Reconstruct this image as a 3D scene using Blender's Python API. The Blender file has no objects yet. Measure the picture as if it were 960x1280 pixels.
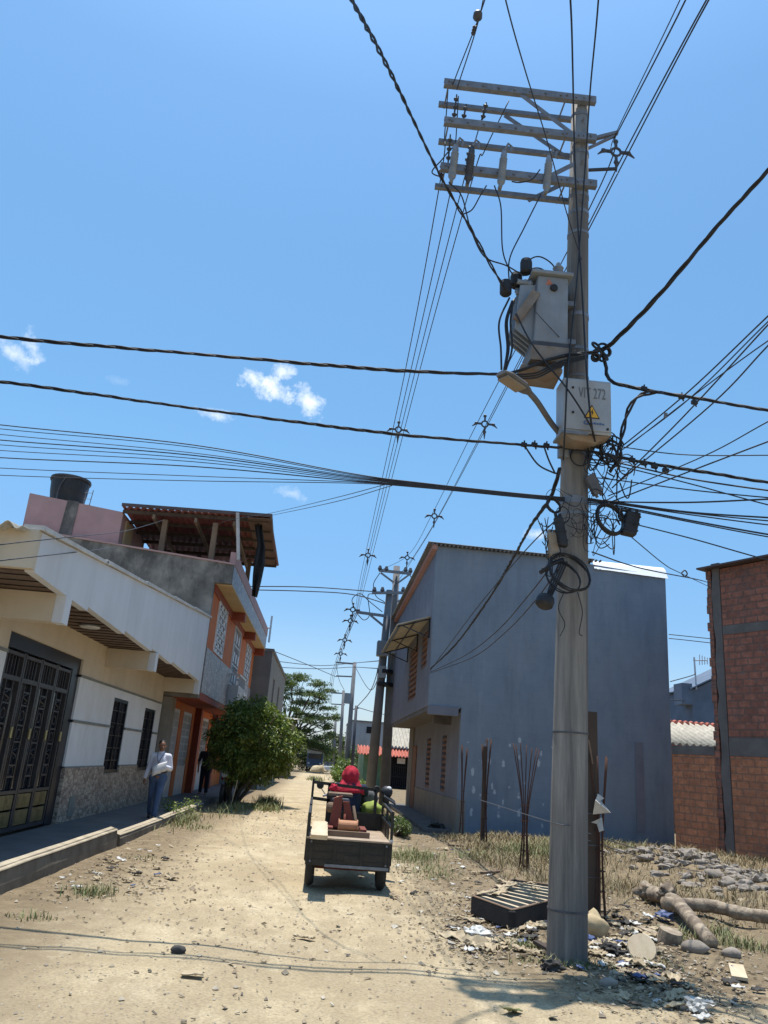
import bpy, bmesh, math, random
from mathutils import Vector, Matrix, noise
R_ = math.radians
random.seed(11)
scene = bpy.context.scene
col = scene.collection

# ------------------------------------------------------------------ camera
FPX, CX, CY = 990.0, 480.0, 640.0
PIT, ROL, YAW = R_(17.55), R_(4.36), R_(3.0)
CAM = Vector((0, 0, 1.6))
_F = Vector((math.sin(YAW)*math.cos(PIT), math.cos(YAW)*math.cos(PIT), math.sin(PIT)))
_R0 = Vector((math.cos(YAW), -math.sin(YAW), 0)); _U0 = _R0.cross(_F)
_U = _U0*math.cos(ROL) - _R0*math.sin(ROL); _R = _R0*math.cos(ROL) + _U0*math.sin(ROL)
def ray(u, v): return _F + _R*((u-CX)/FPX) - _U*((v-CY)/FPX)
def P(u, v, y): d = ray(u, v); return CAM + d*(y/d.y)           # point at distance y down the street
def PX(u, v, x): d = ray(u, v); return CAM + d*(x/d.x)
def PZ(u, v, z=0.0): d = ray(u, v); return CAM + d*((z-1.6)/d.z)
cam = bpy.data.cameras.new('Camera'); co = bpy.data.objects.new('Camera', cam); col.objects.link(co)
cam.sensor_fit = 'VERTICAL'; cam.sensor_height = 24; cam.lens = 24*FPX/1280
cam.clip_start = 0.05; cam.clip_end = 5000
m = Matrix((_R, _U, -_F)).transposed().to_4x4(); m.translation = CAM
co.matrix_world = m; scene.camera = co

# ------------------------------------------------------------------ materials
def nd(nt, t, **k):
    n = nt.nodes.new(t)
    for a, b in k.items(): setattr(n, a, b)
    return n
def new_mat(name):
    mt = bpy.data.materials.new(name); mt.use_nodes = True
    nt = mt.node_tree; b = nt.nodes['Principled BSDF']
    return mt, nt, b
def coords(nt, stretch=(1, 1, 1), kind='Object', loc=(0, 0, 0)):
    tc = nd(nt, 'ShaderNodeTexCoord'); mp = nd(nt, 'ShaderNodeMapping')
    mp.inputs['Scale'].default_value = stretch; mp.inputs['Location'].default_value = loc
    nt.links.new(tc.outputs[kind], mp.inputs['Vector']); return mp.outputs['Vector']
def noise_n(nt, vec, scale, detail=6, rough=.6):
    n = nd(nt, 'ShaderNodeTexNoise'); n.inputs['Scale'].default_value = scale
    n.inputs['Detail'].default_value = detail; n.inputs['Roughness'].default_value = rough
    nt.links.new(vec, n.inputs['Vector']); return n.outputs['Fac']
def ramp(nt, fac, stops):
    r = nd(nt, 'ShaderNodeValToRGB'); e = r.color_ramp.elements
    while len(e) < len(stops): e.new(.5)
    for i, (p, c) in enumerate(stops):
        e[i].position = p; e[i].color = (c[0], c[1], c[2], 1) if len(c) == 3 else c
    nt.links.new(fac, r.inputs['Fac']); return r.outputs['Color']
def mixc(nt, fac, a, b, mode='MIX'):
    mx = nd(nt, 'ShaderNodeMix', data_type='RGBA', blend_type=mode)
    for s, v in ((0, fac), (6, a), (7, b)):
        if hasattr(v, 'is_linked') or hasattr(v, 'links'): nt.links.new(v, mx.inputs[s])
        elif s == 0: mx.inputs[0].default_value = v
        else: mx.inputs[s].default_value = (v[0], v[1], v[2], 1)
    return mx.outputs[2]
def bump_n(nt, b, h, strength=.3, dist=.02):
    bn = nd(nt, 'ShaderNodeBump'); bn.inputs['Strength'].default_value = strength
    bn.inputs['Distance'].default_value = dist
    nt.links.new(h, bn.inputs['Height']); nt.links.new(bn.outputs['Normal'], b.inputs['Normal'])
def math_n(nt, op, a, b=None, clamp=False):
    n = nd(nt, 'ShaderNodeMath', operation=op, use_clamp=clamp)
    for i, v in enumerate((a, b)):
        if v is None: continue
        if isinstance(v, (int, float)): n.inputs[i].default_value = v
        else: nt.links.new(v, n.inputs[i])
    return n.outputs[0]
def sc(c, k): return (min(c[0]*k, 1), min(c[1]*k, 1), min(c[2]*k, 1))
def mat(name, c1, c2=None, scale=6, rough=.85, bump=.15, bscale=40, metal=0, lo=.35, hi=.65,
        stretch=(1, 1, 1), dirt=.35, dscale=1.2, dcol=None, dstretch=(1, 1, 1), spec=.4, dlo=.42, dhi=.72):
    mt, nt, b = new_mat(name)
    v = coords(nt, stretch)
    c2 = c2 or sc(c1, .72)
    c = ramp(nt, noise_n(nt, v, scale, 8), [(lo, c1), (hi, c2)])
    if dirt:
        v2 = coords(nt, dstretch, loc=(3.1, 1.7, .4))
        f = ramp(nt, noise_n(nt, v2, dscale, 9, .7), [(dlo, (0, 0, 0)), (dhi, (dirt, dirt, dirt))])
        c = mixc(nt, f, c, dcol or sc(c2, .55))
    nt.links.new(c, b.inputs['Base Color'])
    b.inputs['Roughness'].default_value = rough; b.inputs['Metallic'].default_value = metal
    b.inputs['Specular IOR Level'].default_value = spec
    if bump: bump_n(nt, b, noise_n(nt, v, bscale, 8), bump)
    return mt
def brick_mat(name, ca, cb, mortar, bw, bh, msize=.012, axes='xz', smear=None, rough=.9, bstr=.9, off=.5, dcol=None, dfac=.0):
    mt, nt, b = new_mat(name)
    tc = nd(nt, 'ShaderNodeTexCoord'); sx = nd(nt, 'ShaderNodeSeparateXYZ'); cb_ = nd(nt, 'ShaderNodeCombineXYZ')
    nt.links.new(tc.outputs['Object'], sx.inputs[0])
    h = math_n(nt, 'ADD', sx.outputs[0], sx.outputs[1])
    nt.links.new(h, cb_.inputs[0]); nt.links.new(sx.outputs[2], cb_.inputs[1])
    # small wobble so the courses are not ruler straight
    nz = nd(nt, 'ShaderNodeTexNoise'); nz.inputs['Scale'].default_value = 3.0; nt.links.new(tc.outputs['Object'], nz.inputs['Vector'])
    sv = nd(nt, 'ShaderNodeVectorMath', operation='SCALE'); sv.inputs['Scale'].default_value = .05*bh/.2
    nt.links.new(nz.outputs['Color'], sv.inputs[0])
    av = nd(nt, 'ShaderNodeVectorMath', operation='ADD'); nt.links.new(cb_.outputs[0], av.inputs[0]); nt.links.new(sv.outputs[0], av.inputs[1])
    br = nd(nt, 'ShaderNodeTexBrick', offset=off); br.inputs['Scale'].default_value = 1
    br.inputs['Brick Width'].default_value = bw; br.inputs['Row Height'].default_value = bh
    br.inputs['Mortar Size'].default_value = msize; br.inputs['Mortar Smooth'].default_value = .2
    br.inputs['Color1'].default_value = (*ca, 1); br.inputs['Color2'].default_value = (*cb, 1); br.inputs['Mortar'].default_value = (*mortar, 1)
    nt.links.new(av.outputs[0], br.inputs['Vector'])
    v = coords(nt)
    c = mixc(nt, ramp(nt, noise_n(nt, v, 7, 9, .75), [(.42, (.0, .0, .0)), (.68, (.85, .85, .85))]), br.outputs['Color'], sc(ca, .35))
    c = mixc(nt, ramp(nt, noise_n(nt, coords(nt, (1, 1, 2.5), loc=(3, 8, 2)), 4.5, 8, .7), [(.55, (.0, .0, .0)), (.7, (.6, .6, .6))]), c, sc(ca, 1.35))
    if smear:
        f = ramp(nt, noise_n(nt, v, 2.3, 9, .75), [(.54, (0, 0, 0)), (.64, (.85, .85, .85))])
        c = mixc(nt, f, c, smear)
    if dcol:
        f = ramp(nt, noise_n(nt, coords(nt, (1, 1, .35)), 1.1, 8, .7), [(.4, (0, 0, 0)), (.75, (dfac, dfac, dfac))])
        c = mixc(nt, f, c, dcol)
    nt.links.new(c, b.inputs['Base Color']); b.inputs['Roughness'].default_value = rough
    hh = math_n(nt, 'ADD', br.outputs['Fac'], math_n(nt, 'MULTIPLY', noise_n(nt, v, 30, 6), -.8))
    inv = math_n(nt, 'MULTIPLY', hh, -1.0); bump_n(nt, b, inv, bstr, .02)
    return mt
def cells_mat(name, cols, scale, rough=.6, bump=.3, stretch=(1, 1, 1), edge=(.1, .1, .1), dirt=.3):
    mt, nt, b = new_mat(name); v = coords(nt, stretch)
    vo = nd(nt, 'ShaderNodeTexVoronoi'); vo.inputs['Scale'].default_value = scale; nt.links.new(v, vo.inputs['Vector'])
    sp = nd(nt, 'ShaderNodeSeparateColor'); nt.links.new(vo.outputs['Color'], sp.inputs[0])
    n = len(cols); c = ramp(nt, sp.outputs[0], [(i/(n-1), k) for i, k in enumerate(cols)])
    ve = nd(nt, 'ShaderNodeTexVoronoi', feature='DISTANCE_TO_EDGE'); ve.inputs['Scale'].default_value = scale; nt.links.new(v, ve.inputs['Vector'])
    e = ramp(nt, ve.outputs['Distance'], [(.0, (1, 1, 1)), (.09, (0, 0, 0))])
    c = mixc(nt, e, c, edge)
    c = mixc(nt, ramp(nt, noise_n(nt, coords(nt), 1.5, 8), [(.4, (0, 0, 0)), (.7, (dirt,)*3)]), c, sc(cols[0], .4))
    nt.links.new(c, b.inputs['Base Color']); b.inputs['Roughness'].default_value = rough
    bump_n(nt, b, ve.outputs['Distance'], bump, .02)
    return mt
def leaf_mat(name, c1, c2, c3):
    mt, nt, b = new_mat(name)
    oi = nd(nt, 'ShaderNodeNewGeometry')
    c = ramp(nt, oi.outputs['Random Per Island'], [(0, c1), (.32, c2), (.85, c3)])
    nt.links.new(c, b.inputs['Base Color']); b.inputs['Roughness'].default_value = .42
    b.inputs['Specular IOR Level'].default_value = .35
    tr = nd(nt, 'ShaderNodeBsdfTranslucent'); nt.links.new(mixc(nt, .5, c, (.25, .35, .03)), tr.inputs['Color'])
    mx = nd(nt, 'ShaderNodeMixShader'); mx.inputs[0].default_value = .25
    nt.links.new(b.outputs[0], mx.inputs[1]); nt.links.new(tr.outputs[0], mx.inputs[2])
    nt.links.new(mx.outputs[0], nt.nodes['Material Output'].inputs['Surface'])
    return mt
def island_mat(name, cols, rough=.9, bump=.2, bscale=30):
    mt, nt, b = new_mat(name)
    oi = nd(nt, 'ShaderNodeNewGeometry'); n = len(cols)
    c = ramp(nt, oi.outputs['Random Per Island'], [(i/max(n-1, 1), k) for i, k in enumerate(cols)])
    c = mixc(nt, ramp(nt, noise_n(nt, coords(nt), bscale*.4, 6), [(.35, (0, 0, 0)), (.8, (.6,)*3)]), c, sc(cols[0], .5))
    nt.links.new(c, b.inputs['Base Color']); b.inputs['Roughness'].default_value = rough
    bump_n(nt, b, noise_n(nt, coords(nt), bscale, 6), bump)
    return mt

def ground_mat():
    mt, nt, b = new_mat('dry_earth')
    v = coords(nt)
    big = noise_n(nt, v, .55, 9, .65); mid = noise_n(nt, v, 3.2, 9, .65); fine = noise_n(nt, v, 38, 8, .7)
    road = ramp(nt, big, [(.36, (.62, .515, .34)), (.5, (.565, .46, .295)), (.66, (.48, .385, .24))])
    road = mixc(nt, ramp(nt, mid, [(.44, (0, 0, 0)), (.66, (.7,)*3)]), road, (.40, .315, .195))
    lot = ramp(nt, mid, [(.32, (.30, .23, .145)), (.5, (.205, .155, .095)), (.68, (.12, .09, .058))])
    # dry trodden patches, stretched along the road
    vp = coords(nt, (1, .38, 1), loc=(4, 2, 0))
    road = mixc(nt, ramp(nt, noise_n(nt, vp, 1.15, 10, .72), [(.44, (0, 0, 0)), (.56, (.75,)*3)]), road, (.40, .315, .20))
    road = mixc(nt, ramp(nt, noise_n(nt, coords(nt, (1, .5, 1), loc=(9, 5, 2)), 2.6, 9, .7), [(.56, (0, 0, 0)), (.68, (.5,)*3)]), road, (.68, .585, .41))
    sp = nd(nt, 'ShaderNodeSeparateXYZ'); tc = nd(nt, 'ShaderNodeTexCoord'); nt.links.new(tc.outputs['Object'], sp.inputs[0])
    # the open lot on the far side of the road is browner and rougher
    e1 = math_n(nt, 'MULTIPLY', math_n(nt, 'ADD', sp.outputs[0], math_n(nt, 'ADD', math_n(nt, 'MULTIPLY', big, 2.6), -2.55)), 1.3, True)
    e2 = math_n(nt, 'MULTIPLY', math_n(nt, 'ADD', math_n(nt, 'ADD', sp.outputs[1], -6.55), math_n(nt, 'MULTIPLY', math_n(nt, 'ADD', mid, -.5), 3.0)), 1.3, True)
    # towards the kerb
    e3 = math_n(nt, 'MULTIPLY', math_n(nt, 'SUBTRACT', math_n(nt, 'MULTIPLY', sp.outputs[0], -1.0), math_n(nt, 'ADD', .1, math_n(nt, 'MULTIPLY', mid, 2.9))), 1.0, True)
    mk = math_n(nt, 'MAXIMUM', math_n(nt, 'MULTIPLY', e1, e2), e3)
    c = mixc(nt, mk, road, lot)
    # pebbly grain
    vo = nd(nt, 'ShaderNodeTexVoronoi'); vo.inputs['Scale'].default_value = 26; nt.links.new(v, vo.inputs['Vector'])
    peb = ramp(nt, vo.outputs['Distance'], [(.10, (1, 1, 1)), (.2, (0, 0, 0))])
    pm = math_n(nt, 'MULTIPLY', peb, ramp(nt, noise_n(nt, v, 1.7, 6), [(.40, (0, 0, 0)), (.62, (.9,)*3)]))
    spc = nd(nt, 'ShaderNodeSeparateColor'); nt.links.new(vo.outputs['Color'], spc.inputs[0])
    c = mixc(nt, pm, c, ramp(nt, spc.outputs[0], [(0, (.2, .17, .13)), (1, (.55, .5, .42))]))
    c = mixc(nt, ramp(nt, fine, [(.38, (.55,)*3), (.6, (0, 0, 0))]), c, (.25, .195, .125))
    nt.links.new(c, b.inputs['Base Color']); b.inputs['Roughness'].default_value = .95; b.inputs['Specular IOR Level'].default_value = .15
    h = math_n(nt, 'ADD', math_n(nt, 'MULTIPLY', fine, .5), math_n(nt, 'ADD', math_n(nt, 'MULTIPLY', mid, 1.2), math_n(nt, 'MULTIPLY', pm, .5)))
    bump_n(nt, b, h, 1.0, .045)
    return mt
def greywall_mat():
    mt, nt, b = new_mat('blue_grey_render')
    v = coords(nt); v2 = coords(nt, (1, 1, .18))
    c = ramp(nt, noise_n(nt, v, 1.1, 9, .7), [(.35, (.20, .245, .30)), (.65, (.165, .205, .255))])
    c = mixc(nt, ramp(nt, noise_n(nt, v2, 2.5, 8, .7), [(.47, (0, 0, 0)), (.72, (.6,)*3)]), c, (.115, .14, .175))
    c = mixc(nt, ramp(nt, noise_n(nt, coords(nt, (1, 1, .10), loc=(7, 3, 1)), 3.4, 9, .75), [(.60, (0, 0, 0)), (.70, (.35,)*3)]), c, (.33, .37, .41))
    c = mixc(nt, ramp(nt, noise_n(nt, coords(nt, (1, 1, .7), loc=(2, 9, 5)), .55, 10, .72), [(.48, (0, 0, 0)), (.56, (.28,)*3)]), c, (.24, .27, .30))
    # cement rows showing faintly through the paint
    br = nd(nt, 'ShaderNodeTexBrick'); br.inputs['Scale'].default_value = 1; br.inputs['Brick Width'].default_value = .4; br.inputs['Row Height'].default_value = .2
    br.inputs['Mortar Size'].default_value = .02; br.inputs['Mortar Smooth'].default_value = 1
    tc = nd(nt, 'ShaderNodeTexCoord'); sx = nd(nt, 'ShaderNodeSeparateXYZ'); cb = nd(nt, 'ShaderNodeCombineXYZ')
    nt.links.new(tc.outputs['Object'], sx.inputs[0]); nt.links.new(sx.outputs[0], cb.inputs[0]); nt.links.new(sx.outputs[2], cb.inputs[1]); nt.links.new(cb.outputs[0], br.inputs['Vector'])
    c = mixc(nt, math_n(nt, 'MULTIPLY', br.outputs['Fac'], .12), c, (.13, .15, .18))
    # thrown white plaster flecks low on the wall
    vf = coords(nt, (1, 1, .42)); vo = nd(nt, 'ShaderNodeTexVoronoi'); vo.inputs['Scale'].default_value = 6.0; vo.inputs['Randomness'].default_value = 1
    nt.links.new(vf, vo.inputs['Vector'])
    dd = math_n(nt, 'ADD', vo.outputs['Distance'], math_n(nt, 'MULTIPLY', math_n(nt, 'ADD', noise_n(nt, v, 9, 6, .7), -.5), .85))
    f = ramp(nt, dd, [(.20, (.75,)*3), (.25, (0, 0, 0))])
    zz = math_n(nt, 'SUBTRACT', 1.0, math_n(nt, 'MULTIPLY', math_n(nt, 'ABSOLUTE', math_n(nt, 'ADD', sx.outputs[2], -1.35)), .75), True)
    xx = math_n(nt, 'SUBTRACT', 1.0, math_n(nt, 'MULTIPLY', math_n(nt, 'ABSOLUTE', math_n(nt, 'ADD', sx.outputs[0], -1.6)), .5), True)
    sp = nd(nt, 'ShaderNodeSeparateColor'); nt.links.new(vo.outputs['Color'], sp.inputs[0])
    keep = math_n(nt, 'LESS_THAN', sp.outputs[0], math_n(nt, 'MULTIPLY', math_n(nt, 'MULTIPLY', zz, xx), 3.4))
    c = mixc(nt, math_n(nt, 'MULTIPLY', f, keep), c, (.5, .53, .56))
    nt.links.new(c, b.inputs['Base Color']); b.inputs['Roughness'].default_value = .85
    bump_n(nt, b, noise_n(nt, v, 14, 9, .7), .35, .02)
    return mt

M = {}
M['earth'] = ground_mat(); M['greywall'] = greywall_mat()
M['concrete'] = mat('pole_concrete', (.30, .278, .25), (.20, .188, .17), 3, .9, .3, 60, stretch=(1, 1, .25), dirt=.75, dscale=4, dcol=(.075, .073, .072), dstretch=(1, 1, .05), dlo=.44, dhi=.6)
M['far_concrete'] = mat('grey_pole_concrete', (.20, .20, .205), (.15, .15, .155), 2, .9, .1)
M['galv'] = mat('galvanised_steel', (.225, .24, .265), (.155, .165, .185), 12, .55, .05, metal=.35, dirt=.3)
M['porcelain'] = mat('grey_porcelain', (.22, .255, .30), (.17, .20, .24), 8, .35, 0, dirt=.2)
M['dark_polymer'] = mat('dark_polymer', (.06, .065, .08), (.04, .043, .053), 12, .5, .05)
M['black'] = mat('black_cable_sheath', (.022, .024, .030), (.012, .013, .016), 10, .6, 0, dirt=.2)
M['wire'] = mat('weathered_wire', (.035, .037, .045), (.02, .021, .026), 10, .6, 0, dirt=0)
M['thinwire'] = mat('grey_thin_wire', (.09, .095, .11), (.05, .053, .06), 10, .6, 0, dirt=0)
M['trafo'] = mat('transformer_paint', (.225, .265, .31), (.18, .215, .255), 4, .5, .05, dirt=.55, dcol=(.2, .15, .1), dscale=3, dstretch=(1, 1, .3))
M['rusty_cream'] = mat('rust_stained_cream', (.225, .205, .18), (.155, .13, .105), 6, .7, .15, dirt=.7, dcol=(.22, .12, .06), dscale=4)
M['box_grey'] = mat('light_grey_enamel', (.33, .36, .385), (.28, .305, .33), 3, .45, .03, dirt=.45, dcol=(.27, .2, .13), dscale=2.2, dstretch=(1, 1, .25))
M['marking'] = mat('grey_stencil_paint', (.16, .17, .18), None, 8, .7, 0, dirt=0)
M['yellow'] = mat('warning_yellow', (.72, .40, .03), (.62, .33, .03), 8, .5, 0, dirt=.1)
M['ink'] = mat('black_ink', (.02, .02, .02), None, 8, .6, 0, dirt=0)
M['blueink'] = mat('blue_print', (.06, .13, .3), None, 8, .6, 0, dirt=0)
M['red_sticker'] = mat('faded_red_sticker', (.5, .17, .1), None, 8, .6, 0, dirt=.2)
M['cream_wall'] = mat('cream_wall_paint', (.60, .515, .39), (.55, .47, .35), 1.6, .8, .06, 60, dirt=.4, dscale=1.0, dcol=(.36, .29, .2), dstretch=(1, 1, .4), dlo=.46, dhi=.7)
M['white_wall'] = mat('white_wall_paint', (.70, .715, .72), (.64, .655, .66), 1.6, .8, .05, 60, dirt=.35, dcol=(.38, .36, .33), dstretch=(1, 1, .4), dlo=.46, dhi=.7)
M['fascia'] = mat('white_fascia_paint', (.64, .66, .68), (.60, .62, .64), .8, .8, .08, 50, dirt=.3, dscale=1.2, dcol=(.36, .36, .35), dstretch=(1, 1, .2), dlo=.46, dhi=.72)
M['trim'] = mat('grey_green_trim', (.24, .25, .22), None, 5, .7, 0, dirt=.2)
M['cap'] = mat('white_cap_mortar', (.62, .61, .57), (.5, .48, .45), 8, .8, .1)
M['stone_tile'] = cells_mat('split_stone_cladding', [(.38, .29, .21), (.5, .41, .31), (.28, .2, .15), (.45, .36, .28)], 6.5, .7, .6, (1, 1, 1.9), (.13, .1, .08))
M['soffit'] = mat('brown_soffit_boards', (.17, .115, .085), (.12, .08, .06), 3, .6, .1, stretch=(6, .6, 1))
M['dark_gate'] = mat('dark_blue_black_paint', (.012, .015, .024), (.008, .01, .017), 6, .35, .02)
M['gate_grey'] = mat('bronze_grey_paint', (.06, .055, .056), (.04, .037, .04), 6, .4, .02)
M['gate_gold'] = mat('tarnished_brass_panel', (.27, .205, .085), (.19, .14, .06), 3, .45, .05, metal=.3)
M['brass'] = mat('brass_handle', (.5, .42, .22), None, 6, .35, 0, metal=.6, dirt=0)
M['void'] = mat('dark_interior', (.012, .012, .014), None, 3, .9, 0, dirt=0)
M['glass'] = mat('dark_window_glass', (.02, .024, .03), None, 3, .12, 0, dirt=0, spec=.6)
M['white_paint'] = mat('white_metal_paint', (.66, .67, .68), (.55, .56, .58), 5, .5, .03, dirt=.3)
M['dull_white'] = mat('dull_white_door', (.52, .52, .52), (.42, .42, .43), 5, .5, .04, dirt=.35)
M['asbestos'] = mat('fibre_cement_sheet', (.50, .455, .37), (.38, .345, .28), 5, .9, .2, dirt=.5, dscale=2, dcol=(.17, .16, .14))
M['orange'] = mat('orange_wall_paint', (.56, .15, .03), (.48, .125, .025), 2, .75, .06, dirt=.25, dcol=(.2, .07, .03))
M['red_orange'] = mat('brick_red_paint', (.30, .07, .035), (.24, .055, .03), 2, .75, .06, dirt=.25)
M['beige'] = mat('beige_soffit_paint', (.50, .38, .22), (.44, .33, .19), 2, .8, .05, dirt=.2)
M['mosaic'] = cells_mat('mosaic_chip_cladding', [(.16, .15, .16), (.36, .32, .32), (.24, .22, .23), (.5, .46, .45)], 9, .5, .25, (1, 1, 1), (.1, .09, .09))
M['pink'] = mat('faded_pink_paint', (.43, .275, .265), (.37, .235, .225), 1.7, .85, .1, dirt=.35, dcol=(.24, .15, .13), dstretch=(1, 1, .3))
M['bare_cement'] = mat('stained_bare_render', (.255, .24, .215), (.16, .152, .14), 1.3, .9, .25, 30, lo=.42, hi=.58, dirt=.85, dscale=.95, dcol=(.06, .057, .052), dstretch=(1, 1, .5), dlo=.44, dhi=.60)
M['cement'] = mat('grey_cement_render', (.20, .195, .19), (.16, .155, .15), 1.5, .9, .2, dirt=.4)
M['pave'] = mat('grey_pavement', (.15, .14, .135), (.115, .108, .103), 1.8, .9, .3, 25, dirt=.4, dscale=1.6)
M['kerb'] = mat('lit_worn_kerb', (.46, .39, .28), (.36, .30, .21), 4, .9, .4, 22, dirt=.55, dscale=2.2)  # kerb top: paler copy of the concrete, sunlight put into its colour
M['kerb_side'] = mat('shaded_stained_kerb', (.20, .165, .12), (.13, .105, .075), 4, .9, .4, 22, dirt=.55, dscale=2.2)  # kerb face: darker copy, shade put into the colour besides the dirt
M['tank'] = mat('black_tank_plastic', (.016, .018, .02), (.01, .011, .012), 5, .5, .05, dirt=.25, dcol=(.1, .1, .1))
M['wood'] = mat('weathered_timber', (.22, .15, .10), (.15, .10, .065), 4, .85, .3, 20, stretch=(1, 1, .15))
M['dark_wood'] = mat('dark_timber', (.085, .06, .045), (.05, .036, .028), 5, .85, .3, 20, stretch=(1, 1, .15))
M['pale_wood'] = mat('fresh_sawn_plank', (.58, .475, .33), (.45, .355, .23), 3, .8, .2, 30, stretch=(3, .5, 1), dirt=.2)
M['red_sheet'] = mat('red_roof_sheet', (.19, .055, .045), (.14, .042, .036), 2, .6, .05, dirt=.35)
M['dark_sheet'] = mat('dark_roof_sheet', (.10, .07, .065), (.07, .05, .05), 2, .6, .05)
M['brown_board'] = mat('brown_gable_board', (.17, .10, .07), (.12, .075, .055), 3, .8, .1)
M['tarp'] = mat('black_tarpaulin', (.02, .022, .027), (.012, .013, .016), 6, .7, .2)
M['pvc'] = mat('grey_white_pipe', (.5, .48, .46), (.4, .38, .36), 6, .6, 0)
M['antenna'] = mat('pale_metal_tube', (.55, .58, .62), None, 6, .45, 0, dirt=.1)
M['vent_brick'] = mat('vent_brick_clay', (.25, .135, .09), (.17, .09, .06), 6, .85, .2)
M['plaster_beige'] = mat('raw_beige_plaster', (.25, .225, .19), (.2, .18, .15), 1.6, .9, .25, dirt=.4)
M['lilac_wall'] = mat('grey_mauve_render', (.195, .20, .235), (.16, .165, .195), 1.6, .85, .15, dirt=.3)
M['pink_board'] = mat('pink_barge_board', (.42, .22, .18), (.34, .18, .15), 3, .8, .1)
M['flash'] = mat('bright_zinc_flashing', (.82, .84, .86), (.76, .78, .8), 3, .5, .03, dirt=.12)
M['old_sheet'] = mat('dark_weathered_sheet', (.17, .175, .18), (.12, .122, .125), 5, .9, .2)
M['brick'] = brick_mat('hollow_clay_brick', (.42, .165, .105), (.27, .11, .075), (.17, .12, .10), .30, .15, .015, smear=(.17, .13, .12), dcol=(.10, .058, .048), dfac=.8)
M['brick_low'] = brick_mat('orange_clay_brick', (.62, .25, .125), (.48, .185, .095), (.30, .18, .125), .30, .15, .014, smear=(.34, .18, .12), dcol=(.15, .085, .055), dfac=.55)
M['band'] = mat('grey_concrete_band', (.16, .145, .138), (.115, .105, .10), 3, .9, .3, 25, dirt=.4)
M['darkblue'] = mat('dark_blue_grey_render', (.13, .17, .23), (.1, .135, .185), 1.5, .9, .1)
M['red_tile'] = mat('red_clay_tile', (.50, .15, .10), (.40, .12, .08), 5, .8, .15)
M['green_wall'] = mat('green_painted_wall', (.15, .25, .15), (.1, .18, .1), 2, .85, .1)
M['brown_wall'] = mat('brown_house_wall', (.28, .17, .12), None, 2, .85, .1)
M['far_grey'] = mat('pale_grey_render', (.36, .37, .38), (.30, .31, .325), 1.2, .9, .1, dirt=.4, dstretch=(1, 1, .3))
M['steel_black'] = mat('black_cart_paint', (.010, .010, .0085), (.017, .016, .0125), 6, .55, .15, dirt=.4, dcol=(.07, .055, .04), dscale=5)
M['bed'] = mat('worn_bed_sheet', (.40, .31, .22), (.28, .21, .15), 4, .8, .2, dirt=.5)
M['tyre'] = mat('tyre_rubber', (.025, .024, .023), (.05, .045, .04), 10, .9, .2)
M['rust'] = mat('rusty_red_iron', (.24, .055, .035), (.16, .045, .03), 8, .75, .3, dirt=.4)
M['orange_steel'] = mat('faded_orange_steel', (.50, .24, .12), (.4, .18, .09), 6, .7, .1, dirt=.4)
M['redcloth'] = mat('crimson_cloth', (.50, .022, .045), (.38, .016, .035), 7, .9, .35, 14, dirt=.25)
M['navy'] = mat('navy_cloth', (.02, .03, .06), (.013, .02, .042), 7, .9, .3, 16, dirt=.2)
M['sack'] = mat('lime_green_sack', (.30, .36, .07), (.22, .27, .05), 7, .8, .4, 14, dirt=.3)
M['greysack'] = mat('dusty_grey_cloth', (.12, .12, .115), (.08, .08, .078), 7, .9, .3, 14)
M['skin'] = mat('brown_skin', (.23, .115, .07), (.2, .1, .06), 9, .6, .05, dirt=0)
M['hair'] = mat('black_hair', (.012, .01, .009), None, 20, .6, .3, dirt=0)
M['shirt'] = mat('white_shirt_cloth', (.66, .66, .72), (.56, .56, .63), 8, .85, .35, 13, dirt=.2, dcol=(.4, .4, .48))
M['jeans'] = mat('blue_denim', (.075, .12, .215), (.05, .085, .16), 8, .9, .3, 16, dirt=.3)
M['shoe'] = mat('dark_leather', (.035, .025, .02), None, 8, .6, 0, dirt=0)
M['paper'] = mat('white_paper', (.74, .73, .72), None, 8, .8, 0, dirt=.1)
M['darkcloth'] = mat('dark_grey_cloth', (.045, .045, .05), (.03, .03, .034), 8, .9, .2)
M['leaf'] = leaf_mat('bush_leaf', (.025, .055, .016), (.08, .135, .03), (.24, .29, .07))
M['farleaf'] = leaf_mat('feathery_leaf', (.035, .06, .022), (.06, .095, .035), (.10, .13, .05))
M['bark'] = mat('grey_brown_bark', (.14, .105, .08), (.09, .068, .05), 6, .95, .6, 25, stretch=(1, 1, .3))
M['log'] = mat('dry_pale_bark', (.36, .29, .21), (.19, .145, .105), 7, .95, 1.0, 14, lo=.42, hi=.58, dirt=.7, dscale=5, dcol=(.09, .07, .055), dlo=.46, dhi=.6)
M['drygrass'] = island_mat('dry_grass_blade', [(.21, .155, .085), (.34, .27, .15), (.26, .20, .11), (.18, .155, .07), (.42, .35, .21)], .9, 0)
M['green'] = island_mat('green_weed_blade', [(.08, .11, .03), (.14, .18, .05), (.30, .28, .13), (.20, .22, .07), (.38, .32, .19)], .7, 0)
M['stone'] = mat('dusty_river_stone', (.33, .285, .235), (.20, .168, .14), 5, .9, .4, 20, dirt=.4)
M['pebble'] = island_mat('loose_pebble', [(.28, .22, .16), (.42, .36, .27), (.52, .45, .35), (.2, .16, .12)], .9, .2)
M['card'] = mat('torn_cardboard', (.50, .41, .27), (.36, .28, .18), 6, .9, .2, dirt=.3)
M['plastic'] = mat('dirty_white_plastic', (.58, .57, .53), (.42, .40, .36), 7, .5, .2, dirt=.35, dcol=(.35, .3, .24))
M['blueplastic'] = mat('blue_plastic', (.06, .09, .2), (.04, .06, .14), 7, .5, .2, dirt=.3)
M['rubbish'] = mat('dark_rag', (.06, .055, .05), (.04, .036, .033), 7, .9, .3)
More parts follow.
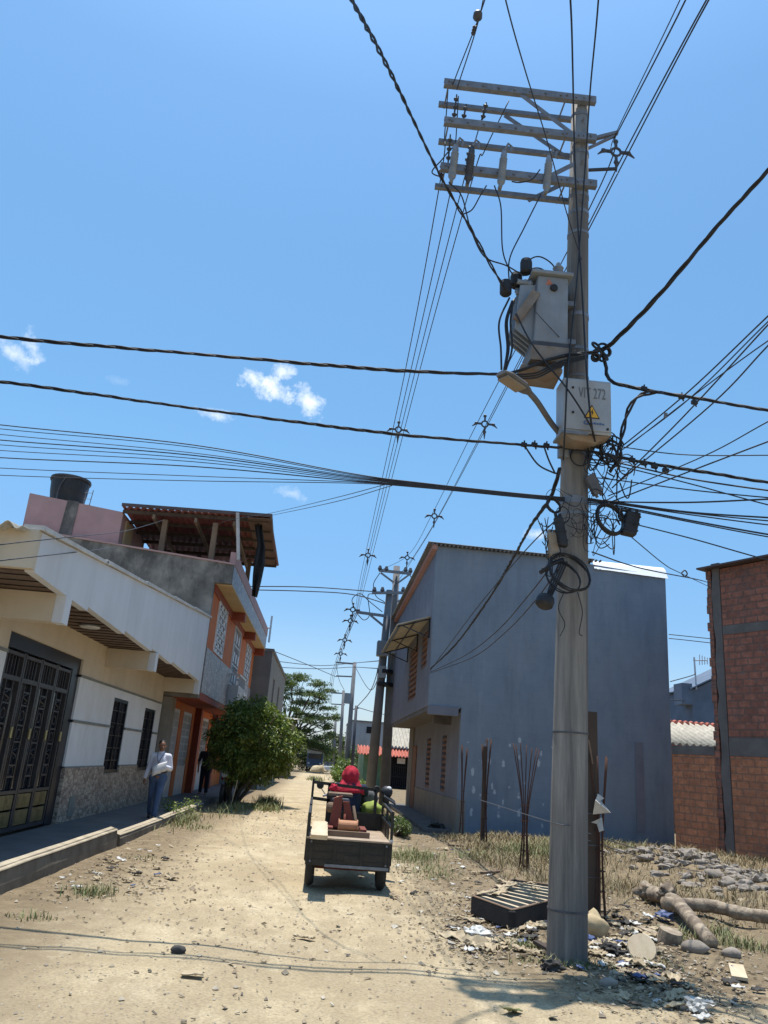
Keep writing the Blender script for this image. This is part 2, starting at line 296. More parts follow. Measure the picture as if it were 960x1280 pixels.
M['foam'] = mat('yellowed_foam', (.50, .40, .25), (.40, .30, .17), 8, .9, .3, dirt=.4)
M['boxfab'] = mat('black_bed_fabric', (.02, .019, .02), (.03, .028, .027), 8, .95, .3)
M['rebar'] = mat('rusty_rebar', (.10, .045, .03), (.06, .03, .022), 10, .9, .2)
M['lens'] = mat('lamp_lens_plastic', (.24, .205, .165), (.20, .165, .13), 6, .4, 0, dirt=.3)
M['lamp_metal'] = mat('lamp_arm_paint', (.12, .12, .125), (.09, .09, .095), 6, .6, .05)
M['cream_box'] = mat('dirty_cream_box', (.30, .26, .2), (.24, .2, .155), 5, .7, .1, dirt=.4, dcol=(.3, .16, .08))
M['carwhite'] = mat('white_car_paint', (.62, .66, .7), None, 4, .35, 0, dirt=.2)
M['carblue'] = mat('blue_car_paint', (.06, .11, .22), None, 4, .35, 0, dirt=.2)

# ------------------------------------------------------------------ mesh builder
class MB:
    def __init__(s): s.v = []; s.f = []
    def face(s, pts):
        i = len(s.v); s.v += [Vector(p) for p in pts]; s.f.append(tuple(range(i, i+len(pts)))); return s
    def hexa(s, p):      # 8 corners: bottom 4 ccw, top 4 ccw
        i = len(s.v); s.v += [Vector(q) for q in p]
        for f in ((3, 2, 1, 0), (4, 5, 6, 7), (0, 1, 5, 4), (1, 2, 6, 5), (2, 3, 7, 6), (3, 0, 4, 7)): s.f.append(tuple(i+k for k in f))
        return s
    def box(s, a, b):
        x0, x1 = sorted((a[0], b[0])); y0, y1 = sorted((a[1], b[1])); z0, z1 = sorted((a[2], b[2]))
        return s.hexa([(x0, y0, z0), (x1, y0, z0), (x1, y1, z0), (x0, y1, z0), (x0, y0, z1), (x1, y0, z1), (x1, y1, z1), (x0, y1, z1)])
    def obox(s, c, ax, ay, az):   # centre and three half vectors
        c, ax, ay, az = map(Vector, (c, ax, ay, az))
        return s.hexa([c-ax-ay-az, c+ax-ay-az, c+ax+ay-az, c-ax+ay-az, c-ax-ay+az, c+ax-ay+az, c+ax+ay+az, c-ax+ay+az])
    def beam(s, p, q, w, h, up=(0, 0, 1)):
        p, q = Vector(p), Vector(q); d = (q-p); L = d.length; d.normalize(); up = Vector(up)
        sd = d.cross(up)
        if sd.length < 1e-4: sd = d.cross(Vector((0, 1, 0)))
        sd.normalize(); u = sd.cross(d)
        return s.obox((p+q)/2, d*L/2, sd*w/2, u*h/2)
    def tube(s, pts, r, n=6, caps=True):
        pts = [Vector(p) for p in pts]; m_ = len(pts); rs = r if isinstance(r, (list, tuple)) else [r]*m_
        base = len(s.v); prev = None
        for i, p in enumerate(pts):
            t = (pts[min(i+1, m_-1)]-pts[max(i-1, 0)])
            if t.length < 1e-9: t = Vector((0, 0, 1))
            t.normalize()
            if prev is None:
                a = Vector((0, 0, 1)) if abs(t.z) < .9 else Vector((1, 0, 0)); nrm = (a - t*a.dot(t)).normalized()
            else:
                nrm = prev - t*prev.dot(t)
                if nrm.length < 1e-6: nrm = t.orthogonal()
                nrm.normalize()
            prev = nrm; bn = t.cross(nrm)
            for k in range(n):
                a = 2*math.pi*k/n; s.v.append(p + (nrm*math.cos(a)+bn*math.sin(a))*rs[i])
        for i in range(m_-1):
            for k in range(n):
                a = base+i*n+k; b = base+i*n+(k+1) % n; s.f.append((a, b, b+n, a+n))
        if caps:
            s.f.append(tuple(base+k for k in reversed(range(n)))); s.f.append(tuple(base+(m_-1)*n+k for k in range(n)))
        return s
    def cyl(s, p, q, r0, r1=None, n=16): return s.tube([p, q], [r0, r0 if r1 is None else r1], n)
    def lathe(s, c, prof, n=20, axis=(0, 0, 1)):
        c = Vector(c); ax = Vector(axis).normalized(); u = ax.orthogonal().normalized(); w = ax.cross(u); b = len(s.v)
        for (r, h) in prof:
            for k in range(n):
                a = 2*math.pi*k/n; s.v.append(c+ax*h+(u*math.cos(a)+w*math.sin(a))*r)
        for i in range(len(prof)-1):
            for k in range(n):
                a = b+i*n+k; d = b+i*n+(k+1) % n; s.f.append((a, d, d+n, a+n))
        s.f.append(tuple(b+k for k in reversed(range(n)))); s.f.append(tuple(b+(len(prof)-1)*n+k for k in range(n)))
        return s
    def blob(s, c, r, sub=2, amp=.2, fr=1.5, seed=0, flat=None):
        bm = bmesh.new(); bmesh.ops.create_icosphere(bm, subdivisions=sub, radius=1); c = Vector(c); r = Vector(r if hasattr(r, '__len__') else (r, r, r)); b = len(s.v)
        for v in bm.verts:
            d = 1+amp*noise.noise(v.co*fr+Vector((seed*3.7, seed*1.3, seed*.7)))
            q = v.co*d
            if flat is not None and q.z < flat: q.z = flat
            s.v.append(c+Vector((q.x*r.x, q.y*r.y, q.z*r.z)))
        for f in bm.faces: s.f.append(tuple(b+v.index for v in f.verts))
        bm.free(); return s
    def torus(s, c, R, r, axis=(0, 1, 0), n=24, m_=8, squash=1):
        c = Vector(c); ax = Vector(axis).normalized(); u = ax.orthogonal().normalized(); w = ax.cross(u); b = len(s.v)
        for i in range(n):
            a = 2*math.pi*i/n; dr = u*math.cos(a)+w*math.sin(a)
            for k in range(m_):
                e = 2*math.pi*k/m_; s.v.append(c+dr*(R+r*math.cos(e))+ax*r*squash*math.sin(e))
        for i in range(n):
            for k in range(m_):
                a = b+i*m_+k; a2 = b+i*m_+(k+1) % m_; d = b+((i+1) % n)*m_+k; d2 = b+((i+1) % n)*m_+(k+1) % m_
                s.f.append((a, d, d2, a2))
        return s
    def prism(s, poly, off):
        off = Vector(off); n = len(poly); i = len(s.v); s.v += [Vector(p) for p in poly]+[Vector(p)+off for p in poly]
        s.f.append(tuple(i+k for k in range(n))); s.f.append(tuple(i+n+k for k in reversed(range(n))))
        for k in range(n): s.f.append((i+k, i+n+k, i+n+(k+1) % n, i+(k+1) % n))
        return s
    def build(s, name, mt, parent=None, smooth=False, fix=True, bevel=0):
        me = bpy.data.meshes.new(name)
        o0 = root_loc(parent) if parent else Vector((0, 0, 0))
        me.from_pydata([tuple(v-o0) for v in s.v], [], s.f); me.update()
        if fix:
            bm = bmesh.new(); bm.from_mesh(me); bmesh.ops.recalc_face_normals(bm, faces=bm.faces); bm.to_mesh(me); bm.free()
        me.materials.append(M[mt] if isinstance(mt, str) else mt)
        o = bpy.data.objects.new(name, me); col.objects.link(o)
        if parent: o.parent = parent
        if smooth:
            for p in me.polygons: p.use_smooth = True
        if bevel:
            bv = o.modifiers.new('edge', 'BEVEL'); bv.width = bevel; bv.segments = 2; bv.limit_method = 'ANGLE'
        return o
def root_loc(o):
    L = Vector((0, 0, 0))
    while o is not None: L = L+o.location; o = o.parent
    return L
def tag(o, label=None, cat=None, group=None, kind=None):
    if label: o['label'] = label
    if cat: o['category'] = cat
    if group: o['group'] = group
    if kind: o['kind'] = kind
    return o
def thing(name, label, cat, loc=(0, 0, 0), group=None):
    o = bpy.data.objects.new(name, None); o.empty_display_size = .2; col.objects.link(o); o.location = loc
    return tag(o, label, cat, group)
def copy_tree(o, parent=None):
    c = o.copy(); col.objects.link(c); c.parent = parent
    for ch in list(o.children): copy_tree(ch, c)
    return c
def spline(pts, n=8):
    pts = [Vector(p) for p in pts]
    if len(pts) < 3: return [pts[0].lerp(pts[-1], i/n) for i in range(n+1)]
    out = []; q = [pts[0]*2-pts[1]]+pts+[pts[-1]*2-pts[-2]]
    for i in range(1, len(q)-2):
        a, b, c, d = q[i-1:i+3]
        for k in range(n):
            t = k/n; out.append(.5*((2*b)+(c-a)*t+(2*a-5*b+4*c-d)*t*t+(3*b-a-3*c+d)*t*t*t))
    out.append(pts[-1]); return out
def sag(p, q, s, n=16):
    p, q = Vector(p), Vector(q); return [p.lerp(q, i/n)-Vector((0, 0, s*4*(i/n)*(1-i/n))) for i in range(n+1)]
def solidify(o, t):
    md = o.modifiers.new('thickness', 'SOLIDIFY'); md.thickness = t; md.offset = 0
def corr(o0, along, down, waves, amp=.03, seg=8, rows=1, jag=0):
    mb = MB(); o0, along, down = Vector(o0), Vector(along), Vector(down); nrm = along.cross(down).normalized()
    if nrm.z < 0: nrm = -nrm
    n = waves*seg; cols_ = []
    for j in range(rows+1):
        for i in range(n+1):
            mb.v.append(o0+along*(i/n)+down*(j/rows)+nrm*amp*math.sin(2*math.pi*i/seg))
    for j in range(rows):
        for i in range(n): a = j*(n+1)+i; mb.f.append((a, a+1, a+n+2, a+n+1))
    return mb
def wall_grid(fn, a0, a1, b0, b1, holes, t):
    """front faces of a wall in (a, b) with rectangular openings, reveals and edges; fn(a, b, depth) -> point"""
    mb = MB()
    cl = lambda v, lo, hi: min(max(v, lo), hi)
    H = [(cl(h[0], a0, a1), cl(h[1], a0, a1), cl(h[2], b0, b1), cl(h[3], b0, b1)) for h in holes]
    A = sorted({a0, a1, *[v for h in H for v in h[:2]]}); B = sorted({b0, b1, *[v for h in H for v in h[2:]]})
    def solid_(i, j):
        if not (0 <= i < len(A)-1 and 0 <= j < len(B)-1): return False
        ca, cb = (A[i]+A[i+1])/2, (B[j]+B[j+1])/2
        return not any(h[0] < ca < h[1] and h[2] < cb < h[3] for h in H)
    for i in range(len(A)-1):
        for j in range(len(B)-1):
            if not solid_(i, j): continue
            p, q, r, s_ = A[i], A[i+1], B[j], B[j+1]
            for d in (0, t): mb.face([fn(p, r, d), fn(q, r, d), fn(q, s_, d), fn(p, s_, d)])
            for (di, dj, e) in ((-1, 0, (p, r, p, s_)), (1, 0, (q, r, q, s_)), (0, -1, (p, r, q, r)), (0, 1, (p, s_, q, s_))):
                if not solid_(i+di, j+dj): mb.face([fn(e[0], e[1], 0), fn(e[2], e[3], 0), fn(e[2], e[3], t), fn(e[0], e[1], t)])
    return mb

# ------------------------------------------------------------------ ground
def ss(a, b, x): t = max(0, min(1, (x-a)/(b-a))); return t*t*(3-2*t)
def gh(x, y):
    if not (-14 < x < 24 and 0 < y < 70): return 0.0
    n = noise.noise(Vector((x*.5, y*.5, 0)))*.05 + noise.noise(Vector((x*1.7, y*1.7, 4)))*.028 + noise.noise(Vector((x*5, y*5, 9)))*.012
    lot = ss(2.2, 4.2, x)*ss(7.5, 10, y)*(1-ss(20, 21, y)) if y < 21 else 0
    h = n*(.5+1.6*lot) + lot*.10
    h += .16*ss(4, 6.5, x)*math.exp(-((y-16)/3.0)**2)*lot
    h += .20*math.exp(-((x-6.65-.12*(14-y))/.75)**2)*ss(11.6, 12.6, y)*(1-ss(15.2, 16.6, y))
    if y > 22 and x > 2.3: h = min(h, .02)
    h -= .03*math.exp(-((x-.1)/.45)**2)+.03*math.exp(-((x-1.5)/.5)**2)   # wheel ruts
    if x < -2.95: h = min(h, .03)-.01
    return h
def rng(a, b, s): n = max(1, round((b-a)/s)); return [a+(b-a)*i/n for i in range(n)]
gx = [-1500, -500, -200, -90, -45, -25, -14]+rng(-13, -4.2, 1)+rng(-4.2, 7, .11)+rng(7, 11, .25)+[11, 12, 14, 18, 24, 40, 80, 200, 500, 1500]
gy = [-300, -80, -30, -12, -5, -1, 1, 2.5, 3.6]+rng(4.2, 14, .10)+rng(14, 22, .2)+rng(22, 40, .5)+rng(40, 72, 2)+[72, 80, 95, 120, 160, 240, 400, 800, 2500]
GM, RM = MB(), MB()
gv = [[Vector((x, y, gh(x, y))) for x in gx] for y in gy]
def is_road(x, y):
    w = .35*noise.noise(Vector((0, y*.35, 2))); 
    if -3.1 < x < 2.25+w and 6.6 < y < 60: return True
    return -13 < x < 12 and -30 < y < 6.6+.4*noise.noise(Vector((x*.4, 0, 7)))
for which, mb in ((False, GM), (True, RM)):
    ids = {}
    for j in range(len(gy)-1):
        for i in range(len(gx)-1):
            if is_road((gx[i]+gx[i+1])/2, (gy[j]+gy[j+1])/2) != which: continue
            q = []
            for (a, b) in ((i, j), (i+1, j), (i+1, j+1), (i, j+1)):
                if (a, b) not in ids: ids[(a, b)] = len(mb.v); mb.v.append(gv[b][a])
                q.append(ids[(a, b)])
            mb.f.append(tuple(q))
tag(GM.build('ground', 'earth', smooth=True), kind='structure')
tag(RM.build('dirt_road', 'earth', smooth=True), kind='structure')

SW = .13     # pavement height, left
pv = MB().box((-4.69, -6, -.3), (-3.36, 60, SW)); tag(pv.build('pavement', 'pave'), kind='structure')
pv = MB().hexa([(2.75, 21.6, -.2), (3.5, 21.2, -.2), (3.5, 34, -.2), (2.75, 34, -.2), (2.75, 21.6, .10), (3.5, 21.2, .10), (3.5, 34, .10), (2.75, 34, .10)])
tag(pv.build('pavement', 'pave'), kind='structure')
def kerb(y0, y1, zt, w, label, seed):
    mb = MB(); n = max(4, int((y1-y0)/.8)); rnd = random.Random(seed); ring = []
    for i in range(n+1):
        y = y0+(y1-y0)*i/n; j = lambda s=.004: rnd.uniform(-s, s)
        z = zt+j(.003)
        ring.append([(-3.36-.002, y, -.1), (-3.36-.002, y, z-.01), (-3.36+.02, y, z+j()), (-3.36+w-.03, y, z+j()), (-3.36+w+j(), y, z-.04+j()), (-3.36+w+.02+j(), y, .1), (-3.36+w+.03, y, -.1)])
    for i in range(n):
        for k in range(6): mb.face([ring[i][k], ring[i][k+1], ring[i+1][k+1], ring[i+1][k]])
    mb.face(ring[0]); mb.face(ring[-1])
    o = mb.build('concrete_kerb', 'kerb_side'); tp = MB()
    for i in range(n):
        a_, b_ = ring[i], ring[i+1]; u_ = Vector((0, 0, .004)); w2 = Vector((0, 0, .016))
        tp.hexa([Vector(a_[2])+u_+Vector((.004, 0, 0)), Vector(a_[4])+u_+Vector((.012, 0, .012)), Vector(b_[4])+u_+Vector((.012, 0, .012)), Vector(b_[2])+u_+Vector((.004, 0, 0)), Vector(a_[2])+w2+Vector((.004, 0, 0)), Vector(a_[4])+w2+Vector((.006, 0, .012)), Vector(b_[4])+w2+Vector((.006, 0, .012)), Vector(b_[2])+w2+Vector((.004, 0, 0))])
    tp.build('lit_top', 'kerb', o); tag(o, label, 'kerb', 'concrete kerbs along the shaded pavement')  # paler strip over the darkened body paints the sunlit top
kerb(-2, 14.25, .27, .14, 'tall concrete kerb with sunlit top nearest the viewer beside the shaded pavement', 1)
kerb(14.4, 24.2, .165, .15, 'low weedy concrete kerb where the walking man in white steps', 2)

# ------------------------------------------------------------------ white house with the awning (near left)
WX, FX = -4.69, -3.68
wh = thing('house', 'single storey cream and white house with stone dado and big dark gate', 'house', (WX, 16, 0), 'houses along the street')
gate_h = (11.98, 15.68, SW-.01, 3.06); win_h = [(18.42, 19.78, .95, 2.56), (21.67, 23.03, .96, 2.53)]
fn = lambda a, b, d: (WX-d, a, b)
wall_grid(fn, 9.8, 23.72, 2.76, 3.55, [(11.98, 15.68, 2.759, 3.06)], .2).build('upper_wall', 'cream_wall', wh)
dfn = lambda a, b, d: (WX+.03-d, a, b)
for y0, y1 in ((9.8, 11.98), (15.68, 23.72)):
    wl = [w for w in win_h if y0 < w[0] < y1]
    wall_grid(fn, y0, y1, 1.09, 2.76, [(a, b, 1.0, d) for a, b, c, d in wl], .2).build('wall', 'white_wall', wh)
    wall_grid(dfn, y0, y1, SW-.02, 1.09, [(a, b, c, 1.2) for a, b, c, d in wl], .23).build('stone_dado', 'stone_tile', wh)
def band(z, h, cuts, name='trim_band'):
    mb = MB(); y = 9.8
    for a, b in cuts+[(23.72, 24)]:
        if a > y: mb.box((WX-.05, y, z-h/2), (WX+.018, a, z+h/2))
        y = b
    mb.build(name, 'trim', wh)
band(2.76, .045, [(11.98, 15.68)]); band(1.93, .05, [(11.98, 15.68)]+[(a, b) for a, b, c, d in win_h]); band(1.10, .03, [(11.98, 15.68)]+[(a, b) for a, b, c, d in win_h])
MB().box((-14, 9.8, 0), (WX-.21, 10.0, 4.0)).build('side_wall', 'cream_wall', wh)
MB().box((-14, 23.5, 0), (WX-.21, 23.7, 4.6)).build('rear_wall', 'cream_wall', wh)
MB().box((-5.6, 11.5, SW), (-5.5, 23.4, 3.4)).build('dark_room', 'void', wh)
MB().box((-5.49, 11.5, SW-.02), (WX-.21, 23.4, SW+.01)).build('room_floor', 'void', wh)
# gate: frame, leaves with bars, brass panels
gt = MB(); g0, g1, gb, gtp = 11.98, 15.68, SW, 3.06; gx0 = WX-.06
gt.box((gx0-.06, g0, gb), (gx0+.02, g0+.12, gtp)).box((gx0-.06, g1-.42, gb), (gx0+.02, g1, gtp)).box((gx0-.06, g0+.12, gtp-.22), (gx0+.02, g1-.42, gtp))
gate = gt.build('gate', 'dark_gate', wh)
leafs = [(g0+.12+i*(g1-g0-.54)/4, g0+.12+(i+1)*(g1-g0-.54)/4) for i in range(4)]
for i, (a, b) in enumerate(leafs):
    mb = MB(); x = gx0-.02
    mb.box((x-.03, a+.01, gb+.03), (x+.03, a+.07, gtp-.24)).box((x-.03, b-.07, gb+.03), (x+.03, b-.01, gtp-.24))
    for z, h in ((gb+.06, .06), (gb+.62, .05), (2.42, .07), (gtp-.28, .05)): mb.box((x-.028, a+.07, z-h/2), (x+.028, b-.07, z+h/2))
    for k in range(1, 5): yy = a+.07+(b-a-.14)*k/5; mb.box((x-.01, yy-.009, 2.45), (x+.01, yy+.009, gtp-.3))
    mb.build('gate_leaf', 'gate_grey', gate)
    mb = MB(); mid = (a+b)/2
    for yy in (mid-.14, mid+.14): mb.box((x-.012, yy-.011, gb+.66), (x+.012, yy+.011, 2.38))
    for z in (.98, 1.15, 1.5, 1.75, 2.05, 2.25):
        mb.box((x-.01, mid-.13, z-.012), (x+.01, mid+.13, z+.012))
    for z in (1.06, 1.62, 1.9): mb.torus((x, mid, z), .075, .009, (1, 0, 0), 14, 5)
    for z in (1.33, 2.16): mb.tube([(x, mid+.1*math.sin(t*.6), z+.018*(t-6)*.7) for t in range(13)], .008, 5)
    mb.build('gate_grille', 'gate_grey', gate)
    mb = MB()
    for (ya, yb) in ((a+.085, mid-.01), (mid+.01, b-.085)):
        for (za, zb) in ((gb+.1, gb+.33), (gb+.36, gb+.58)):
            mb.box((x-.015, ya, za), (x+.015, yb, zb)); mb.box((x+.012, ya+.05, za+.05), (x+.024, yb-.05, zb-.05))
    mb.build('brass_panel', 'gate_gold', gate, bevel=.008)
    MB().box((x+.03, b-.07, 1.55), (x+.07, b-.02, 1.72)).build('handle', 'brass', gate, bevel=.01)
MB().box((gx0-.10, g0+.1, gb+.6), (gx0-.09, g1-.4, gtp-.2)).build('gate_glass', 'glass', gate)
for (a, b, c, d) in win_h:
    x = WX-.04
    mb = MB().box((x-.04, a, c), (x+.025, a+.07, d)).box((x-.04, b-.07, c), (x+.025, b, d)).box((x-.04, a+.07, c), (x+.025, b-.07, c+.07)).box((x-.04, a+.07, d-.07), (x+.025, b-.07, d)).box((x-.04, (a+b)/2-.025, c+.07), (x+.02, (a+b)/2+.025, d-.07))
    w = mb.build('window', 'dark_gate', wh)
    MB().box((x-.08, a+.02, c+.02), (x-.07, b-.02, d-.02)).build('pane', 'glass', w)
    mb = MB()
    for k in range(1, 9):
        if k in (4, 5): continue
        yy = a+.07+(b-a-.14)*k/9; mb.box((x-.02, yy-.008, c+.07), (x, yy+.008, d-.07))
    for k in range(1, 6): zz = c+(d-c)*k/6; mb.box((x-.018, a+.07, zz-.01), (x+.002, b-.07, zz+.01))
    for k in (1, 3, 5):
        for s_ in (.28, .72): mb.torus((x+.004, a+(b-a)*s_, c+(d-c)*(k+.0)/6+.12), .07, .008, (1, 0, 0), 12, 5)
    mb.build('grille', 'gate_grey', w)
MB().box((WX+.0, 16.27, .21), (WX+.045, 16.62, .57)).build('wall_vent', 'trim', wh)
# awning: soffit, beams, stepped parapet fascia, roof sheets
def zt(y): return 4.0+(y-9.7)*(5.33-4.0)/(23.72-9.7)
mb = MB(); ys = [9.7+i*(23.72-9.7)/6 for i in range(7)]
for i in range(6):
    a, b = ys[i]+(.004 if i else 0), ys[i+1]
    mb.hexa([(FX-.12, a, 3.5), (FX, a, 3.5), (FX, b, 3.44), (FX-.12, b, 3.44), (FX-.12, a, zt(a)), (FX, a, zt(a)), (FX, b, zt(b)), (FX-.12, b, zt(b))])
aw = mb.build('awning', 'fascia', wh)
mb = MB().hexa([(-14, 9.58, 3.52), (FX, 9.58, 3.52), (FX, 9.7, 3.52), (-14, 9.7, 3.52), (-14, 9.58, 4.0), (FX, 9.58, 4.0), (FX, 9.7, 4.0), (-14, 9.7, 4.0)]); mb.build('end_fascia', 'cream_wall', aw)
mb = MB(); n_ = 5
for i in range(n_):
    a = 9.6+i*(14.1/n_); b = a+14.1/n_+.06
    mb.hexa([(FX-.2, a, zt(a)+.004+.012), (FX+.05, a, zt(a)+.016), (FX+.05, b, zt(b)+.004), (FX-.2, b, zt(b)+.004), (FX-.2, a, zt(a)+.075), (FX+.05, a, zt(a)+.075), (FX+.05, b, zt(b)+.05), (FX-.2, b, zt(b)+.05)])
mb.build('cap_tiles', 'cap', aw)
mb = MB().box((WX+.002, 9.72, 3.50), (FX-.122, 23.7, 3.53)); mb.build('soffit', 'soffit', aw)
mb = MB()
for k in range(36): y = 9.9+k*.385; mb.box((WX+.01, y, 3.488), (FX-.125, y+.012, 3.499))
mb.build('soffit_joint', 'void', aw)
for y, z0 in ((11.1, 3.10), (17.28, 3.10), (23.5, 3.10)): MB().box((WX+.002, y-.12, z0), (FX-.13 if y < 23 else FX-.125, y+.12, 3.486)).build('beam', 'cream_wall', aw); MB().box((FX-.128, y-.125, z0-.01), (FX+.012, y+.125, 3.47)).build('beam_end', 'fascia', aw)
rf = corr((-14, 9.35, 3.98), (10.2, 0, 0), (0, 14.3, 1.36), 44, .045, 8, 1).build('roof_sheet', 'asbestos', wh, smooth=True); solidify(rf, .012)
lg = thing('ceiling_light', 'flat round white light on the brown awning soffit of the white house', 'light', (WX+.55, 13.95, 3.49))
MB().lathe((WX+.5, 14.0, 3.45), [(.15, 0), (.17, .015), (.17, .045)], 20).build('diffuser', 'white_paint', lg, smooth=False)
MB().lathe((WX+.5, 14.0, 3.475), [(.185, 0), (.185, .022)], 20).build('rim', 'galv', lg)

# ------------------------------------------------------------------ orange house
OX = -3.70
oh = thing('house', 'tall orange house with mosaic balcony, bare stained side wall and roof terrace', 'house', (OX, 24, 0), 'houses along the street')
# stained side wall towards the viewer
mb = MB().hexa([(-12, 23.76, 3.0), (OX, 23.76, 3.0), (OX, 23.96, 3.0), (-12, 23.96, 3.0), (-12, 23.76, 7.75), (-3.34, 23.76, 7.02), (-3.34, 23.96, 7.02), (-12, 23.96, 7.75)]); mb = MB()
mb.prism([(-12, 23.76, 0), (-4.86, 23.76, 0), (-4.86, 23.76, 3.0), (OX, 23.76, 3.0), (OX, 23.76, 6.42), (-3.2, 23.76, 6.42), (-3.2, 23.76, 7.0), (-12, 23.76, 7.72)], (0, .2, 0)); mb.build('side_wall', 'bare_cement', oh)
mb = MB().hexa([(-12, 23.72, 7.722), (-3.2, 23.72, 7.002), (-3.2, 24.0, 7.002), (-12, 24.0, 7.722), (-12, 23.72, 7.77), (-3.2, 23.72, 7.05), (-3.2, 24.0, 7.05), (-12, 24.0, 7.77)]); mb.build('wall_cap', 'pink', oh)
ow = [(25.3, 27.5, 4.55, 6.2), (30.2, 32.5, 3.3, 6.2), (35.0, 37.4, 4.0, 6.2)]
wall_grid(lambda a, b, d: (OX-d, a, b), 23.965, 39, 4.5, 6.45, [(a, b, max(c, 4.499), d) for a, b, c, d in ow], .18).build('upper_wall', 'orange', oh)
MB().box((OX-.18, 23.965, 3.18), (OX+.025, 30.15, 4.497)).build('mosaic_panel', 'mosaic', oh); MB().box((OX-.18, 32.55, 3.18), (OX+.025, 39, 4.497)).build('mosaic_panel', 'mosaic', oh)
MB().box((OX-1.1, 23.965, 2.98), (OX+.01, 39, 3.178)).build('floor_slab', 'red_orange', oh)
def grille_win(par, X, a, b, c, d, m_='white_paint', rows=6, colsn=6):
    x = X-.05
    mb = MB().box((x-.03, a, c), (x+.03, a+.06, d)).box((x-.03, b-.06, c), (x+.03, b, d)).box((x-.03, a+.06, c), (x+.03, b-.06, c+.06)).box((x-.03, a+.06, d-.06), (x+.03, b-.06, d))
    w = mb.build('window', m_, par)
    mb = MB()
    for k in range(1, colsn): yy = a+(b-a)*k/colsn; mb.box((x-.012, yy-.02, c+.06), (x+.012, yy+.02, d-.06))
    for k in range(1, rows): zz = c+(d-c)*k/rows; mb.box((x-.01, a+.06, zz-.018), (x+.014, b-.06, zz+.018))
    for i in range(colsn):
        for k in range(rows):
            if (i+k) % 2: mb.box((x-.006, a+(b-a)*(i+.12)/colsn, c+(d-c)*(k+.15)/rows), (x+.018, a+(b-a)*(i+.88)/colsn, c+(d-c)*(k+.62)/rows))
    mb.build('grille', m_, w); MB().box((x-.09, a, c), (x-.08, b, d)).build('pane', 'glass', w)
    return w
for k, (a, b, c, d) in enumerate(ow): grille_win(oh, OX+.06, a, b, c, d, 'white_paint', 8 if k != 1 else 4, 6)
bl = MB().box((OX+.03, 30.2, 3.2), (OX+.42, 32.5, 3.3))
for k in range(12): bl.box((OX+.38, 30.22+k*.2, 3.3), (OX+.40, 30.24+k*.2, 4.3))
bl.box((OX+.36, 30.2, 4.3), (OX+.42, 32.5, 4.36)).box((OX+.37, 30.2, 3.31), (OX+.395, 32.5, 3.95))
for yy in (30.2, 32.46): bl.box((OX+.03, yy, 4.3), (OX+.36, yy+.04, 4.36)); bl.box((OX+.03, yy, 3.31), (OX+.37, yy+.03, 3.95))
bl.build('balcony', 'dull_white', oh)
MB().box((OX+.002, 23.97, 6.40), (-3.2, 39, 6.46)).build('eaves_soffit', 'beige', oh)
for y in (28.9, 33.6, 38.8): MB().box((OX+.002, y-.2, 6.1), (-3.22, y+.2, 6.398)).build('eaves_beam', 'red_orange', oh)
for y in (24.0,): MB().box((OX+.002, y, 6.15), (OX+.05, 39, 6.398)).build('cornice', 'red_orange', oh)
MB().box((-3.34, 23.97, 6.462), (-3.2, 39, 7.05)).build('parapet', 'mosaic', oh); MB().box((-3.36, 23.97, 7.052), (-3.18, 39, 7.45)).build('parapet_top', 'pink', oh)
MB().box((-12, 23.97, 6.9), (-3.36, 39, 7.0)).build('terrace_floor', 'cement', oh)
MB().box((-12, 38.8, 3), (-3.9, 39, 7.4)).build('rear_wall', 'cement', oh)
# ground floor
gw = -4.6; od = [(25.0, 26.5, SW, 2.75), (27.1, 28.9, SW, 2.75), (31.5, 33.2, SW, 2.75)]
wall_grid(lambda a, b, d: (gw-d, a, b), 24.5, 39, SW-.05, 2.978, [(a, b, SW-.051, d) for a, b, c, d in od], .2).build('lower_wall', 'orange', oh)
MB().box((gw-.25, 23.765, SW-.05), (gw+.16, 24.48, 2.976)).build('pilaster', 'plaster_beige', oh)
for (a, b, c, d) in od:
    x = gw-.06
    mb = MB().box((x-.03, a, c), (x+.03, b, c+.9)).box((x-.03, a, c+.9), (x+.03, a+.09, d)).box((x-.03, b-.09, c+.9), (x+.03, b, d)).box((x-.03, a+.09, d-.1), (x+.03, b-.09, d)).box((x-.03, (a+b)/2-.03, c+.9), (x+.03, (a+b)/2+.03, d-.1))
    for k in range(1, 12):
        yy = a+(b-a)*k/12; mb.box((x-.01, yy-.022, c+.9), (x+.015, yy+.022, d-.1)); 
    for k in range(1, 7): zz = c+.9+(d-c-1.0)*k/7; mb.box((x-.012, a+.09, zz-.02), (x+.01, b-.09, zz+.02))
    dr = mb.build('door', 'dull_white', oh); MB().box((x-.09, a, c), (x-.08, b, d)).build('pane', 'void', dr)
    MB().box((x+.03, b-.2, 1.1), (x+.06, b-.16, 1.3)).build('handle', 'brass', dr)
for y in (29.4, 34): MB().box((gw+.002, y, SW-.05), (gw+.22, y+.35, 2.976)).build('pilaster', 'red_orange', oh)
MB().box((-5.4, 24.6, SW), (-5.3, 38.5, 3)).build('dark_room', 'void', oh)
